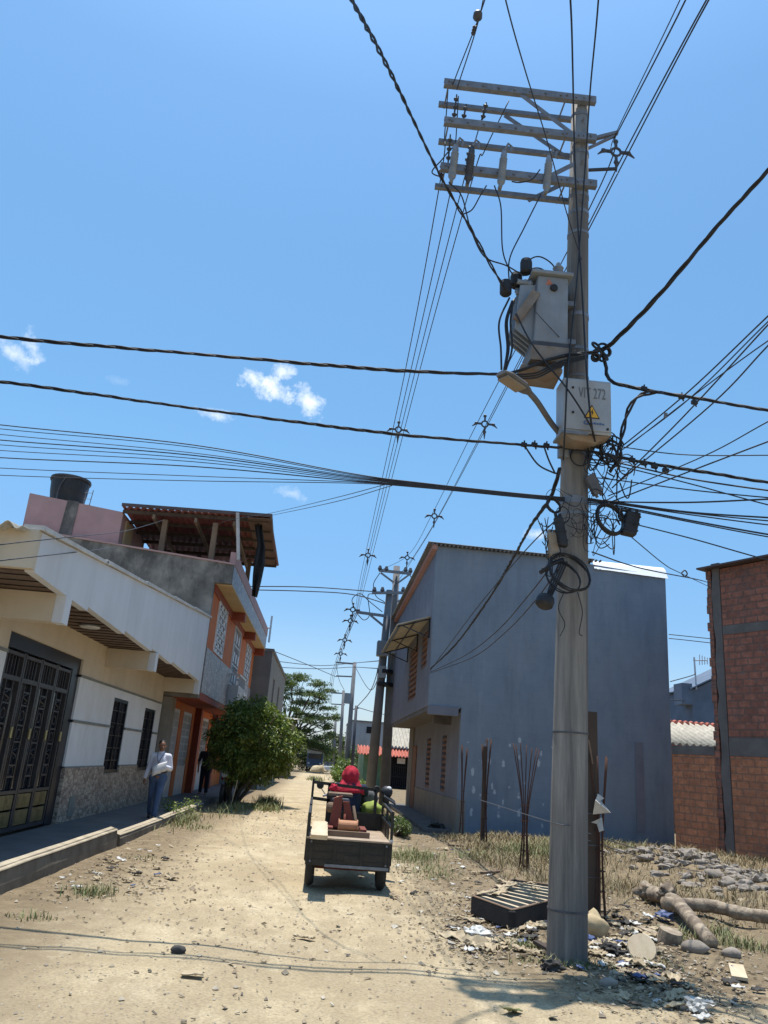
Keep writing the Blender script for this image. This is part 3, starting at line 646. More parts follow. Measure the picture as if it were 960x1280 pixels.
# terrace: pink room, roof with posts
MB().prism([(-9.86, 24.3, 7.0), (-6.9, 24.3, 7.0), (-6.9, 24.3, 8.5), (-9.86, 24.3, 8.85)], (0, 3.2, 0)).build('tank_room', 'pink', oh)
MB().box((-6.897, 24.75, 7.3), (-6.85, 25.6, 8.35)).build('room_door', 'beige', oh)
MB().prism([(-8.75, 24.27, 7.3), (-8.35, 24.27, 7.3), (-8.3, 24.27, 8.7), (-8.65, 24.27, 8.73)], (0, .028, 0)).build('wall_streak', 'bare_cement', oh)
rp = (-6.9, 24.05, 8.62); al = Vector((4.62, 0, .12))
rs = corr(rp, al, (0, 5.4, -.30), 22, .035, 8, 1).build('terrace_roof', 'red_sheet', oh, smooth=True); solidify(rs, .01)
rj = MB()
for k in range(6): y = 24.25+k*1.0; z = 8.52-.0555*(y-24.05); rj.beam((-6.9, y, z), (-2.35, y, z+.12), .07, .11)
rj.build('rafter', 'dark_wood', rs)
rj = MB()
for x in (-5.9, -4.6, -3.4): rj.beam((x, 24.1, 8.40), (x, 29.3, 8.12), .08, .14)
rj.build('roof_beam', 'wood', rs)
for x, y in ((-5.6, 24.5), (-4.0, 24.35), (-3.35, 29.0), (-5.2, 29.0)): MB().box((x-.08, y-.08, 7.0), (x+.08, y+.08, 8.42)).build('roof_post', 'wood', oh)
mb = MB().hexa([(-2.30, 24.0, 8.62), (-2.24, 24.0, 8.62), (-2.40, 29.4, 8.36), (-2.46, 29.4, 8.36), (-2.30, 24.0, 8.80), (-2.24, 24.0, 8.80), (-2.40, 29.4, 8.5), (-2.46, 29.4, 8.5)])
mb.build('gable_board', 'brown_board', rs)
mb = MB().hexa([(-3.0, 24.0, 8.60), (-2.3, 24.0, 8.62), (-2.46, 29.4, 8.34), (-3.0, 29.4, 8.34), (-3.0, 24.0, 8.62), (-2.3, 24.0, 8.64), (-2.46, 29.4, 8.36), (-3.0, 29.4, 8.36)]); mb.build('eaves_board', 'brown_board', rs)
MB().beam((-6.9, 24.0, 8.66), (-2.28, 24.0, 8.74), .04, .10).build('edge_board', 'dark_sheet', rs)
pp = MB().tube([P(298, 700, 23.9), P(297, 641, 23.9)], .055, 10).build('vent_pipe', 'pvc', oh)
# tarpaulin hanging from the terrace roof
tb = MB(); n = 14
L0 = [(318, 649), (319, 662), (322, 680), (318, 700), (316, 720), (315, 745)]; R0 = [(327, 650), (328, 664), (331, 684), (331, 705), (326, 728), (321, 747)]
for i in range(6):
    for k in range(7):
        t = k/6; u = L0[i][0]+(R0[i][0]-L0[i][0])*t; v = L0[i][1]+(R0[i][1]-L0[i][1])*t
        tb.v.append(P(u, v, 24.6+.12*math.sin(t*9+i)))
for i in range(5):
    for k in range(6): a = i*7+k; tb.f.append((a, a+1, a+8, a+7))
o = tb.build('tarpaulin', 'tarp', smooth=True); solidify(o, .02); tag(o, 'black tarpaulin hanging from the corner of the terrace roof on the orange house', 'tarpaulin')
wt = thing('water_tank', 'black plastic water tank on the pink rooftop room', 'water tank', (-9.0, 25.2, 8.75))
tz = 8.74
MB().lathe((-9.0, 25.2, tz), [(.50, 0), (.53, .1), (.545, .3), (.575, .5), (.59, .7), (.60, .85)], 28).build('body', 'tank', wt, smooth=False)
MB().lathe((-9.0, 25.2, tz+.84), [(.63, 0), (.645, .05), (.63, .11), (.45, .15), (.2, .17)], 28).build('lid', 'tank', wt)
MB().tube(spline([(-8.95, 24.58, tz+.86), (-9.1, 24.58, tz+.5), (-9.12, 24.56, tz+.05)], 6), .02, 6).build('pipe', 'thinwire', wt)
lad = thing('metal_ladder', 'thin metal rails of a ladder beside the black rooftop tank', 'ladder', (-8.3, 24.6, 8.7))
mb = MB()
for x in (-8.32, -8.12): mb.tube([(x, 24.7, 8.6), (x+.05, 24.7, 9.25)], .014, 6)
for z in (8.75, 8.95, 9.15): mb.tube([(-8.32, 24.7, z), (-8.08, 24.7, z)], .01, 5)
mb.build('rail', 'galv', lad)
# tv mast style frame further on
fr = thing('pipe_frame', 'white tubular frame standing on the roof beyond the orange house', 'frame', (-3.0, 40, 6.4))
mb = MB().tube([P(340, 770, 40), P(336, 803, 40)], .05, 8).tube([P(338, 785, 40), P(326, 784, 40), P(325, 800, 40)], .05, 8); mb.build('pipe', 'antenna', fr)
# ------------------------------------------------------------------ next houses on the left
nh = thing('house', 'grey rendered flat-topped house just beyond the orange house', 'house', (-2.9, 42, 0), 'houses along the street')
MB().box((-9, 39.5, 0), (-2.87, 39.7, 6.4)).build('side_wall', 'cement', nh)
wall_grid(lambda a, b, d: (-2.87-d, a, b), 39.7, 54, 0, 6.4, [(42.2, 43.6, 3.2, 5.4), (47, 48.5, 3.2, 5.4)], .2).build('wall', 'plaster_beige', nh)
for a, b in ((42.2, 43.6), (47, 48.5)): 
    w = MB().box((-3.05, a, 3.2), (-2.95, b, 5.4)).build('window', 'glass', nh); MB().box((-2.95, (a+b)/2-.04, 3.2), (-2.9, (a+b)/2+.04, 5.4)).build('frame', 'galv', w)
MB().box((-9.05, 39.45, 6.402), (-2.8, 54.1, 6.55)).build('roof_slab', 'cement', nh)
for y in (41.5, 46): MB().box((-2.868, y, .1), (-2.83, y+1, 2.3)).build('door', 'gate_grey', nh)
bh = thing('house', 'small brown walled house glimpsed between the bush and the wide tree', 'house', (-2.5, 66, 0), 'houses along the street')
MB().box((-8, 62, 0), (-2.6, 72, 4.2)).build('wall', 'brown_wall', bh)
r_ = corr((-8.3, 61.6, 4.25), (6.1, 0, 0), (0, 10.8, .5), 20, .05, 6).build('roof', 'asbestos', bh); solidify(r_, .02)
MB().box((-2.62, 64, .1), (-2.57, 65.1, 2.2)).build('door', 'gate_grey', bh)
MB().box((-2.62, 67, 1.2), (-2.57, 68.4, 2.2)).build('window', 'glass', bh)

# ------------------------------------------------------------------ grey-blue building on the right
gb_ = thing('building', 'two storey blue-grey rendered building with blank side wall over the lot', 'building', (3.5, 21, 0))
# facing wall (front of the mesh in local coordinates with x from 0 at the corner)
mb = MB().prism([(3.5, 21.0, -.2), (9.08, 21.0, -.2), (9.08, 21.0, 7.12), (5.8, 21.0, 7.38), (2.64, 21.0, 7.42), (2.64, 21.0, 3.12), (3.5, 21.0, 3.12)], (0, .2, 0)); mb.build('side_wall', 'greywall', gb_)
uh = [(22.0, 23.3, 4.25, 5.3), (24.3, 26.6, 3.55, 5.25)]
wall_grid(lambda a, b, d: (2.64+d, a, b), 21.202, 33, 3.12, 7.35, uh, .18).build('upper_wall', 'lilac_wall', gb_)
def vents(par, X, a, b, c, d, nb, rows):
    mb = MB(); w = (b-a)/nb; h = (d-c)/rows
    for i in range(nb):
        for k in range(rows):
            y0 = a+i*w+(.0 if k % 2 else .02); mb.hexa([(X+.01, y0, c+k*h), (X+.16, y0, c+k*h), (X+.16, y0+w*.9, c+k*h), (X+.01, y0+w*.9, c+k*h), (X+.01, y0, c+k*h+h*.45), (X+.16, y0, c+k*h+h*.30), (X+.16, y0+w*.9, c+k*h+h*.30), (X+.01, y0+w*.9, c+k*h+h*.45)])
        mb.box((X+.03, a+i*w-.02, c), (X+.14, a+i*w+.03, d))
    o = mb.build('vent_window', 'vent_brick', par)
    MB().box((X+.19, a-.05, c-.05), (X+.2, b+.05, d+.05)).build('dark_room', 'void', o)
for a, b, c, d in uh: vents(gb_, 2.64, a, b, c, d, 3 if b-a < 2 else 5, int((d-c)/.16))
lh = [(23.3, 24.15, .95, 2.5), (26.7, 27.7, .95, 2.5)]
wall_grid(lambda a, b, d: (3.5+d, a, b), 21.202, 33, .86, 3.1, lh, .2).build('lower_wall', 'lilac_wall', gb_)
MB().box((3.47, 21.0-.01, -.1), (3.7, 30.4, .86)).build('plinth', 'plaster_beige', gb_)
for a, b, c, d in lh: vents(gb_, 3.5, a, b, c, d, 2, 10)
MB().box((3.46, 30.5, 0), (3.52, 31.6, 2.3)).build('door', 'vent_brick', gb_)
MB().box((3.44, 31.6, 0), (3.6, 33, 3.1)).build('pilaster', 'plaster_beige', gb_)
MB().box((2.66, 21.21, 3.0), (3.66, 33, 3.118)).build('floor_slab', 'band', gb_)
MB().box((2.64, 20.96, 2.90), (3.42, 21.196, 3.116)).build('ledge', 'lilac_wall', gb_)
MB().box((3.0, 22.6, 2.75), (3.5, 22.9, 3.0)).build('bracket_beam', 'band', gb_)
MB().box((9.08, 21.2, -.2), (8.9, 33, 7.1)).build('far_wall', 'greywall', gb_)
mb = MB().prism([(2.5, 20.9, 7.44), (2.64, 20.9, 7.44), (2.64, 20.9, 7.30), (2.5, 20.9, 7.30)], (0, 12.3, 0)); mb.build('barge_board', 'pink_board', gb_)
r_ = corr((2.38, 20.86, 7.47), (0, 12.4, 0), (4.66, 0, -.07), 46, .025, 6).build('roof', 'old_sheet', gb_); solidify(r_, .015)
r_ = MB()
nf = 10
for i in range(nf):      # wavy edge of the roof sheets along the side wall
    pass
mb = MB(); n = 40
for i in range(n+1):
    x = 2.5+(7.2-2.5)*i/n; z = 7.43-.012*(x-2.5)
    mb.lathe((x, 20.93, z), [(.03, -.06), (.035, 0), (.03, .05)], 8, (0, 1, 0))
mb.build('sheet_end', 'old_sheet', gb_)
fl = MB(); n = 12
for i in range(n+1):
    x = 7.05+(9.14-7.05)*i/n; j = .02*noise.noise(Vector((x*3, 1, 1)))
    fl.v += [Vector((x, 20.955+j, 7.16-.05*(x-7.05)+j)), Vector((x, 21.10+j, 7.36-.02*(x-7.05))), Vector((x, 21.25, 7.46-.012*(x-7.05)+j*.5)), Vector((x, 21.6, 7.50-.01*(x-7.05)))]
for i in range(n):
    for k in range(3): a = i*4+k; fl.f.append((a, a+4, a+5, a+1))
o = fl.build('flashing', 'flash', gb_); solidify(o, .008)
awn = MB().hexa([(1.72, 21.5, 5.22), (2.635, 21.5, 5.52), (2.635, 27.6, 5.52), (1.72, 27.6, 5.22), (1.72, 21.5, 5.25), (2.635, 21.5, 5.55), (2.635, 27.6, 5.55), (1.72, 27.6, 5.25)]).build('awning', 'asbestos', gb_)
fm = MB()
for y in (21.6, 24.5, 27.4):
    fm.beam((1.74, y, 5.19), (2.63, y, 5.48), .035, .035); fm.beam((2.62, y, 5.48), (2.62, y, 4.95), .035, .035); fm.beam((2.62, y, 4.97), (1.9, y, 5.22), .03, .03)
fm.beam((1.78, 21.5, 5.185), (1.78, 27.6, 5.185), .035, .035); fm.beam((2.2, 21.5, 5.335), (2.2, 27.6, 5.335), .03, .03); fm.build('awning_frame', 'dark_gate', awn)
MB().box((8.1, 20.985, .4), (8.32, 20.998, 2.6)).build('patch', 'lilac_wall', gb_)

# ------------------------------------------------------------------ brick building, right
BR0 = Vector((8.08, 18.35, 0)); bd = Vector((.45, -.89, 0)).normalized(); ang = math.atan2(bd.y, bd.x)
bk = thing('building', 'unfinished brick building with grey concrete frame at the edge of the lot', 'building', BR0)
def lb(x0, x1, y0, y1, z0, z1):   # box along the wall direction, in world axes before rotation
    return MB().box(BR0+Vector((x0, y0, z0)), BR0+Vector((x1, y1, z1)))
lb(-.14, .985, 0, .2, -.2, 2.28).build('low_wall', 'brick_low', bk); lb(1.36, 7, .002, .2, -.2, 2.28).build('low_wall', 'brick_low', bk)
lb(-.16, .983, -.012, .22, 2.282, 2.47).build('concrete_band', 'band', bk); 
lb(1.36, 7, .002, .2, 2.66, 4.88).build('upper_wall', 'brick', bk); lb(1.36, 7, .002, .2, 5.08, 6.4).build('upper_wall', 'brick', bk)
lb(1.36, 7, -.012, .2, 2.282, 2.658).build('concrete_band', 'band', bk); lb(1.36, 7, -.012, .2, 4.882, 5.078).build('concrete_band', 'band', bk)
mb = MB(); z = -.2; rnd = random.Random(5)
ws = [(z0*.25-.2, rnd.uniform(-.03, .03), rnd.uniform(-.03, .03)) for z0 in range(28)]
for (za, j0, j1), (zb, k0, k1) in zip(ws, ws[1:]):
    mb.hexa([BR0+Vector(p) for p in [(1.15+j0, -.014, za), (1.345, -.014, za), (1.345, .2, za), (1.15+j0, .2, za), (1.15+k0, -.014, zb), (1.345, -.014, zb), (1.345, .2, zb), (1.15+k0, .2, zb)]])
mb.build('column', 'band', bk)
mb = MB()
for k in range(33): z = -.2+k*.2; mb.box(BR0+Vector((.99+rnd.uniform(-.03, .03), .0, z+.006)), BR0+Vector((1.11, .2, z+.2)))
mb.build('brick_edge', 'brick', bk)
lb(1.0, 1.2, .2, 6, -.2, 6.38).build('return_wall', 'brick', bk)
lb(.9, 7.2, -.22, 6, 6.42, 6.46).build('roof_sheet', 'dark_sheet', bk)
bk.rotation_euler = (0, 0, ang)
# things behind it
sh = thing('shed', 'low shed with weathered grey tiled roof between the blue-grey and brick buildings', 'shed', (14, 29, 0))
MB().box((11.5, 30, 0), (18, 33, 3.05)).build('wall', 'brick_low', sh)
r_ = corr((11.4, 29.4, 3.05), (6.8, 0, 0), (0, 3.2, 1.0), 26, .06, 8, 1).build('roof', 'asbestos', sh, smooth=True); solidify(r_, .02)
mb = MB()
for k in range(30): mb.lathe((11.5+k*.23, 32.6, 4.04), [(.09, -.2), (.12, 0), (.09, .2)], 8, (0, 1, 0))
mb.build('ridge_tile', 'red_tile', sh)
db = thing('building', 'dark blue-grey gabled building behind the tiled shed', 'building', (18, 38, 0))
MB().prism([(17.55, 38, 0), (23, 38, 0), (23, 38, 8.2), (20.5, 38, 7.6), (17.55, 38, 6.05)], (0, 4, 0)).build('wall', 'darkblue', db)
MB().box((17.0, 37.9, 5.35), (17.53, 38.8, 6.35)).build('box_window', 'darkblue', db)
mb = MB().hexa([(17.4, 37.8, 6.05), (20.5, 37.8, 7.66), (20.5, 42, 7.66), (17.4, 42, 6.05), (17.4, 37.8, 6.12), (20.5, 37.8, 7.73), (20.5, 42, 7.73), (17.4, 42, 6.12)]); mb.build('roof', 'darkblue', db)
an = thing('antenna', 'thin television antenna on the roof of the dark blue-grey building', 'antenna', (17.8, 38, 6.2))
MB().tube([(17.78, 38, 6.1), (17.74, 38, 7.65)], .045, 6).build('mast', 'antenna', an)
mb = MB().tube([(17.7, 38, 7.5), (18.4, 38, 7.55)], .03, 6)
for k in range(4): mb.tube([(18.0+k*.13, 38, 7.3+.02*k), (18.02+k*.13, 38, 7.8-.04*k)], .022, 5)
mb.build('element', 'antenna', an)
# ------------------------------------------------------------------ far right houses down the street
th = thing('house', 'low house with red tile eave and dark barred gate beyond the blue-grey building', 'house', (4.5, 56, 0), 'houses along the street')
MB().box((2.9, 57.0, 0), (4.4, 57.3, 2.15)).build('wall', 'green_wall', th); MB().box((6.2, 57, 0), (9, 57.3, 2.6)).build('wall', 'plaster_beige', th)
MB().box((2.9, 57.3, 0), (3.1, 66, 2.2)).build('wall', 'green_wall', th)
r_ = corr((2.4, 56.0, 2.1), (4.4, 0, 0), (0, 1.6, .55), 20, .06, 6).build('tile_eave', 'red_tile', th); solidify(r_, .03)
r_ = corr((4.5, 57.2, 2.75), (4, 0, 0), (0, 4.5, 1.6), 16, .07, 6, 2).build('roof', 'asbestos', th); solidify(r_, .02)
mb = MB()
for k in range(13): x = 4.45+k*.135; mb.box((x, 57.05, .05), (x+.03, 57.08, 2.1))
for z in (.1, .75, 1.4, 2.05): mb.box((4.42, 57.04, z), (6.15, 57.09, z+.05))
gg = mb.build('gate', 'dark_gate', th); MB().box((4.42, 57.2, 0), (6.15, 57.24, 2.1)).build('backing', 'void', gg)
MB().box((5.2, 57.0, 1.65), (5.75, 57.035, 2.0)).build('notice', 'paper', gg)
fg = thing('building', 'pale grey blank walled building far down the street behind the poles', 'building', (5, 78, 0))
MB().box((2.4, 78, 0), (9.5, 90, 5.2)).build('wall', 'far_grey', fg)
MB().box((4.0, 77.95, 4.2), (4.5, 77.998, 4.8)).build('window', 'void', fg)
MB().box((2.35, 77.9, 5.202), (9.6, 90.1, 5.32)).build('roof_slab', 'cement', fg)
mb = MB().prism([(2.0, 74, 2.6), (2.5, 74, 3.0), (2.5, 74, 4.2)], (0, 3, 0)); tag(mb.build('lean_to_roof', 'dark_sheet'), 'small dark sloping lean-to roof beside the far pale grey building', 'roof')

# ------------------------------------------------------------------ main utility pole
PB = Vector((2.42, 8.05, 0)); PT = Vector((2.565, 8.05, 9.98))
def pole_at(z): return PB.lerp(PT, z/PT.z)
def pole_r(z): return .188+(.108-.188)*z/PT.z
mp = thing('utility_pole', 'tall tapering concrete utility pole with three double crossarms on the dirt road edge', 'utility pole', PB)
MB().tube([pole_at(z) for z in (-.3, 0, 2, 4, 6, 8, 9.98)], [pole_r(max(z, 0)) for z in (-.3, 0, 2, 4, 6, 8, 9.98)], 32).build('shaft', 'concrete', mp, smooth=True)
for z, h in ((.42, .02), (2.02, .015), (5.95, .03), (6.75, .05), (6.3, .04), (5.0, .06), (4.45, .08), (4.3, .03), (9.7, .05), (9.1, .05), (8.45, .05), (8.2, .05), (7.9, .04)):
    c = pole_at(z); MB().lathe(c-Vector((0, 0, h/2)), [(pole_r(z)+.006, 0), (pole_r(z)+.006, h)], 28).build('pole_band', 'galv' if z > 2.5 else 'thinwire', mp)
def channel(x0, x1, y, z, d, t):
    mb = MB(); mb.box((x0, y-t/2, z-d/2), (x1, y-t/2+.012, z+d/2)); mb.box((x0, y-t/2+.012, z+d/2-.012), (x1, y+t/2, z+d/2)); mb.box((x0, y-t/2+.012, z-d/2), (x1, y+t/2, z-d/2+.012)); return mb
arms = [(.76, 9.86, 2.72), (.79, 9.26, 2.72), (.78, 8.56, 2.72)]
for xa, z, xb in arms:
    a = channel(xa, xb, 7.90, z, .098, .07).build('crossarm', 'galv', mp)
    b = MB().box((xa-.02, 8.215, z-.03), (xb-.05, 8.27, z+.03)).build('crossarm', 'galv', mp)
    mb = MB()
    for k in range(9): x = xa+.1+k*.2; mb.lathe((x, 7.858, z-.01), [(.014, -.012), (.014, .012)], 8, (0, 1, 0))
    for x in (xb-.38, xb-.08): mb.tube([(x, 7.84, z), (x, 8.3, z)], .011, 6)
    mb.tube([(xa+.06, 7.84, z), (xa+.06, 8.3, z)], .011, 6)
    mb.build('bolt', 'galv', a)
for x, z, z2, y in ((1.75, 9.80, 9.28, 7.88), (1.62, 9.80, 9.20, 8.24), (2.0, 8.50, 8.86, 7.88), (1.95, 8.50, 8.84, 8.24)):
    MB().beam((x, y, z), (2.46, y+(.03 if y < 8 else -.03), z2), .012, .055).build('brace', 'galv', mp)
for z in (9.86, 9.55, 9.26, 8.9, 8.56, 8.3):
    MB().tube([pole_at(z)+Vector((.0, -.2, 0)), pole_at(z)+Vector((.0, .2, 0))], .012, 6).build('through_bolt', 'galv', mp)
# fuse cut-outs and arresters standing on the lowest arm
def cutout(x, dark=False, y=7.84, z=8.36):
    mb = MB(); c = Vector((x, y, z))
    pr = [(.02, -.04), (.03, 0), (.045, .02)]
    for k in range(9): pr += [(.05, .05+k*.04), (.038, .067+k*.04)]
    pr += [(.04, .43), (.028, .5)]
    o = mb.lathe(c, pr, 14, (.06, .0, 1)).build('fuse_cutout', 'dark_polymer' if dark else 'porcelain', mp, smooth=False)
    MB().tube([c+Vector((.03, -.02, .5)), c+Vector((.07, -.04, .58)), c+Vector((.11, -.04, .54)), c+Vector((.10, -.03, .46))], .016, 6).build('contact_arm', 'galv', o)
    MB().box(c+Vector((-.02, 0, -.03)), c+Vector((.02, .09, .02))).build('clamp', 'galv', o)
cutout(.92); cutout(1.12, True); cutout(1.52); cutout(2.08)
# strain insulators hung on the arm ends
def strain(p, q, par, m_='dark_polymer', n=4, r=.035):
    p, q = Vector(p), Vector(q); d = q-p; L = d.length; pr = [(.008, 0)]
    for k in range(n): t = L*(.2+.6*k/max(n-1, 1)); pr += [(.012, t-.022), (r, t-.008), (r*.8, t+.012), (.012, t+.022)]
    pr += [(.008, L)]
    return MB().lathe(p, pr, 10, d).build('strain_insulator', m_, par)
for (u, v, u2, v2) in ((563, 168, 560, 205), (571, 118, 567, 150), (608, 128, 603, 150), (589, 180, 583, 205), (583, 130, 577, 160), (553, 205, 551, 222)):
    strain(P(u, v, 7.95), P(u2, v2, 8.05), mp, n=3)
# bracket for the spaced cable on the road-away side
MB().beam(pole_at(9.36)+Vector((.08, 0, 0)), P(772, 166, 8.0), .05, .04).build('bracket', 'galv', mp)
MB().beam(pole_at(9.22)+Vector((.08, 0, 0)), P(768, 170, 8.0), .03, .03).build('bracket', 'galv', mp)
MB().beam(pole_at(8.9)+Vector((.08, 0, 0)), P(770, 211, 8.0), .03, .03).build('bracket', 'dark_polymer', mp)

# transformer
tf = thing('transformer', 'grey box transformer with black bushings hung high on the concrete pole', 'transformer', (2.04, 7.95, 6.1))
tx0, tx1, ty0, ty1, tz0, tz1 = 1.93, 2.30, 7.66, 8.12, 6.16, 7.02
MB().hexa([(tx0-.02, ty0, tz0), (tx1, ty0, tz0), (tx1, ty1, tz0), (tx0-.02, ty1, tz0), (tx0+.02, ty0, tz1), (tx1, ty0, tz1), (tx1, ty1, tz1), (tx0+.02, ty1, tz1)]).build('tank', 'trafo', tf, bevel=.02)
MB().box((tx0-.06, ty0-.05, tz1), (tx1+.05, ty1+.05, tz1+.045)).build('lid', 'trafo', tf, bevel=.012)
MB().box((tx0-.03, ty0-.02, tz0-.05), (tx1+.02, ty1+.02, tz0-.003)).build('base_rim', 'dark_polymer', tf)
MB().hexa([(tx0-.06, ty0-.03, tz0-.24), (tx1-.04, ty0-.03, tz0-.24), (tx1-.04, ty1, tz0-.24), (tx0-.06, ty1, tz0-.24), (tx0-.04, ty0-.02, tz0-.052), (tx1+.02, ty0-.02, tz0-.052), (tx1+.02, ty1, tz0-.052), (tx0-.04, ty1, tz0-.052)]).build('base_pan', 'rusty_cream', tf)
MB().hexa([(tx0-.16, ty0-.04, tz0-.36), (tx1-.08, ty0-.06, tz0-.38), (tx1-.06, ty1-.1, tz0-.38), (tx0-.16, ty1-.1, tz0-.36), (tx0-.16, ty0-.04, tz0-.32), (tx1-.08, ty0-.06, tz0-.34), (tx1-.06, ty1-.1, tz0-.34), (tx0-.16, ty1-.1, tz0-.32)]).build('support_plate', 'rusty_cream', tf)
for k in range(5):
    y = ty0+.06+k*.085; MB().hexa([(tx0-.22, y, tz0+.18), (tx0-.01, y, tz0+.02), (tx0-.01, y+.025, tz0+.02), (tx0-.22, y+.025, tz0+.18), (tx0-.17, y, tz1-.12), (tx0+.01, y, tz1-.1), (tx0+.01, y+.025, tz1-.1), (tx0-.17, y+.025, tz1-.12)]).build('cooling_fin', 'trafo', tf)
MB().beam((tx0-.21, ty0+.02, tz0+.25), (tx0+.0, ty0-.015, tz0+.62), .03, .10).build('side_plate', 'rusty_cream', tf)
MB().lathe((tx0+.2, ty0-.03, tz1-.16), [(.04, 0), (.045, .02), (.02, .04)], 16, (0, 1, 0)).build('gauge', 'ink', tf)
MB().prism([(tx0+.11, ty0-.004, tz1-.12), (tx0+.20, ty0-.004, tz1-.12), (tx0+.14, ty0-.004, tz1-.04)], (0, .003, 0)).build('warning_sticker', 'red_sticker', tf)
for k, (dx, dz, y) in enumerate(((.02, .16, 7.75), (-.07, .03, 7.85), (-.20, -.12, 7.80))):
    b = MB().lathe((tx0-.12+dx, y, tz1-.02+dz), [(.05, -.08), (.068, -.06), (.07, .06), (.06, .1), (.02, .11)], 14, (0, 0, 1)).build('bushing_cap', 'black', tf)
    MB().lathe((tx0-.02, y, tz1-.14+dz*.4), [(.02, 0), (.045, .03), (.03, .06), (.045, .09), (.03, .12), (.03, .18)], 12, (-1, 0, .12)).build('bushing', 'porcelain', b)
pr = [(.045, 0)]
for k in range(4): pr += [(.065, .03+k*.045), (.045, .05+k*.045)]
MB().lathe((tx1-.08, 7.8, tz1+.045), pr+[(.02, .24)], 14).build('bushing', 'porcelain', tf)
for z in (6.35, 6.85): MB().box((tx1, 7.9, z-.03), (2.46, 8.0, z+.03)).build('hanger', 'galv', tf)
# meter box with lettering
mb_ = thing('meter_box', 'light grey cabinet lettered VIT 272 with yellow warning triangle on the concrete pole', 'electrical box', (2.6, 7.7, 5.3))
bx0, bx1, by0, by1, bz0, bz1 = 2.212, 2.735, 7.54, 7.82, 5.06, 5.69
MB().box((bx0, by0, bz0), (bx1, by1, bz1)).build('cabinet', 'box_grey', mb_, bevel=.012)
MB().box((bx0+.025, by0-.012, bz0+.03), (bx1-.02, by0-.002, bz1-.025)).build('door', 'box_grey', mb_, bevel=.006)
MB().box((bx0-.03, by0-.03, bz0-.03), (bx0+.26, by1, bz0-.004)).build('lip', 'galv', mb_)
MB().hexa([(bx0+.10, by0+.03, bz0-.07), (bx1-.16, by0+.07, bz0-.08), (bx1-.16, by1, bz0-.08), (bx0+.10, by1, bz0-.07), (bx0+.02, by0+.01, bz0-.031), (bx1-.01, by0+.01, bz0-.004), (bx1-.01, by1, bz0-.004), (bx0+.02, by1, bz0-.031)]).build('cable_hood', 'rusty_cream', mb_)
for z in (bz1+.06, bz0+.08): MB().box((2.40, by1, z-.03), (2.6, 7.9, z+.03)).build('strap', 'galv', mb_)
for x, z in ((bx0+.1, bz1-.12), (bx0+.1, bz0+.22), (bx1-.05, bz0+.06)): MB().lathe((x, by0-.025, z), [(.013, 0), (.013, .02)], 10, (0, 1, 0)).build('lock', 'ink', mb_)
def text(s, c, size, mt, par, name='lettering', sx=1.0):
    cu = bpy.data.curves.new(name, 'FONT'); cu.body = s; cu.size = size; cu.align_x = 'CENTER'; cu.extrude = .0015; cu.space_character = 1.05
    ob = bpy.data.objects.new(name, cu); col.objects.link(ob)
    dg = bpy.context.evaluated_depsgraph_get(); dg.update(); me = bpy.data.meshes.new_from_object(ob.evaluated_get(dg)); bpy.data.objects.remove(ob)
    me.transform(Matrix.Translation(Vector(c)-root_loc(par)) @ Matrix.Rotation(R_(90), 4, 'X') @ Matrix.Diagonal((sx, 1, 1, 1)))
    me.materials.clear(); me.materials.append(M[mt]); o = bpy.data.objects.new(name, me); col.objects.link(o); o.parent = par; return o
text('VIT 272', (bx0+.31, by0-.016, bz1-.225), .175, 'marking', mb_, sx=.50)
t0 = Vector((bx0+.305, by0-.0165, bz0+.17))
sg = MB().prism([t0+Vector((-.085, 0, 0)), t0+Vector((.085, 0, 0)), t0+Vector((0, 0, .16))], (0, .003, 0)).build('warning_sign', 'ink', mb_)
t1 = t0+Vector((0, -.0035, .011)); MB().prism([t1+Vector((-.068, 0, 0)), t1+Vector((.068, 0, 0)), t1+Vector((0, 0, .128))], (0, .003, 0)).build('sign_face', 'yellow', sg)
t2 = t1+Vector((0, -.0025, .02)); MB().prism([t2+Vector(p) for p in ((.0, 0, .0), (.017, 0, .042), (.006, 0, .040), (.012, 0, .078), (-.014, 0, .034), (-.002, 0, .036))], (0, .002, 0)).build('bolt_mark', 'ink', sg)
em = MB(); e0 = t0+Vector((-.055, 0, -.055)); em.tube([e0+Vector((.03*math.cos(a*.35+.6), 0, .02*math.sin(a*.35+.6))) for a in range(15)], .005, 5)
for k in range(5): em.box(e0+Vector((.045+k*.03, -.001, -.012)), e0+Vector((.066+k*.03, .002, .004+.006*(k % 2))))
em.box(e0+Vector((.0, -.001, -.012)), e0+Vector((.035, .002, .0))); em.build('emblem', 'blueink', mb_)

# street lamp
sl_ = thing('street_lamp', 'dusty street lamp on a bent arm fixed to the concrete pole under the transformer', 'street lamp', (2.36, 7.86, 5.1))
MB().tube(spline([(2.40, 7.86, 5.02), P(690, 530, 7.7), P(672, 503, 7.5), P(660, 489, 7.42)], 6), .032, 10).build('arm', 'lamp_metal', sl_, smooth=True)
h0, h1 = P(662, 491, 7.42), P(627, 467, 7.18); hd = (h1-h0).normalized(); hs = hd.cross(Vector((0, 0, 1))).normalized(); hu = hs.cross(hd)
hb = MB(); secs = [(0, .035, .03), (.05, .06, .04), (.12, .075, .045), (.13, .095, .05), (.36, .10, .045), (.44, .07, .03)]
for (t, w_, h_) in secs:
    for k in range(12): a = 2*math.pi*k/12; hb.v.append(h0+hd*t+hs*w_*math.cos(a)+hu*h_*max(math.sin(a), -.5))
for i in range(len(secs)-1):
    for k in range(12): a = i*12+k; b = i*12+(k+1) % 12; hb.f.append((a, b, b+12, a+12))
hb.f += [tuple(range(12)), tuple(len(secs)*12-12+k for k in range(12))]
hb.build('lamp_head', 'lamp_metal', sl_, smooth=False)
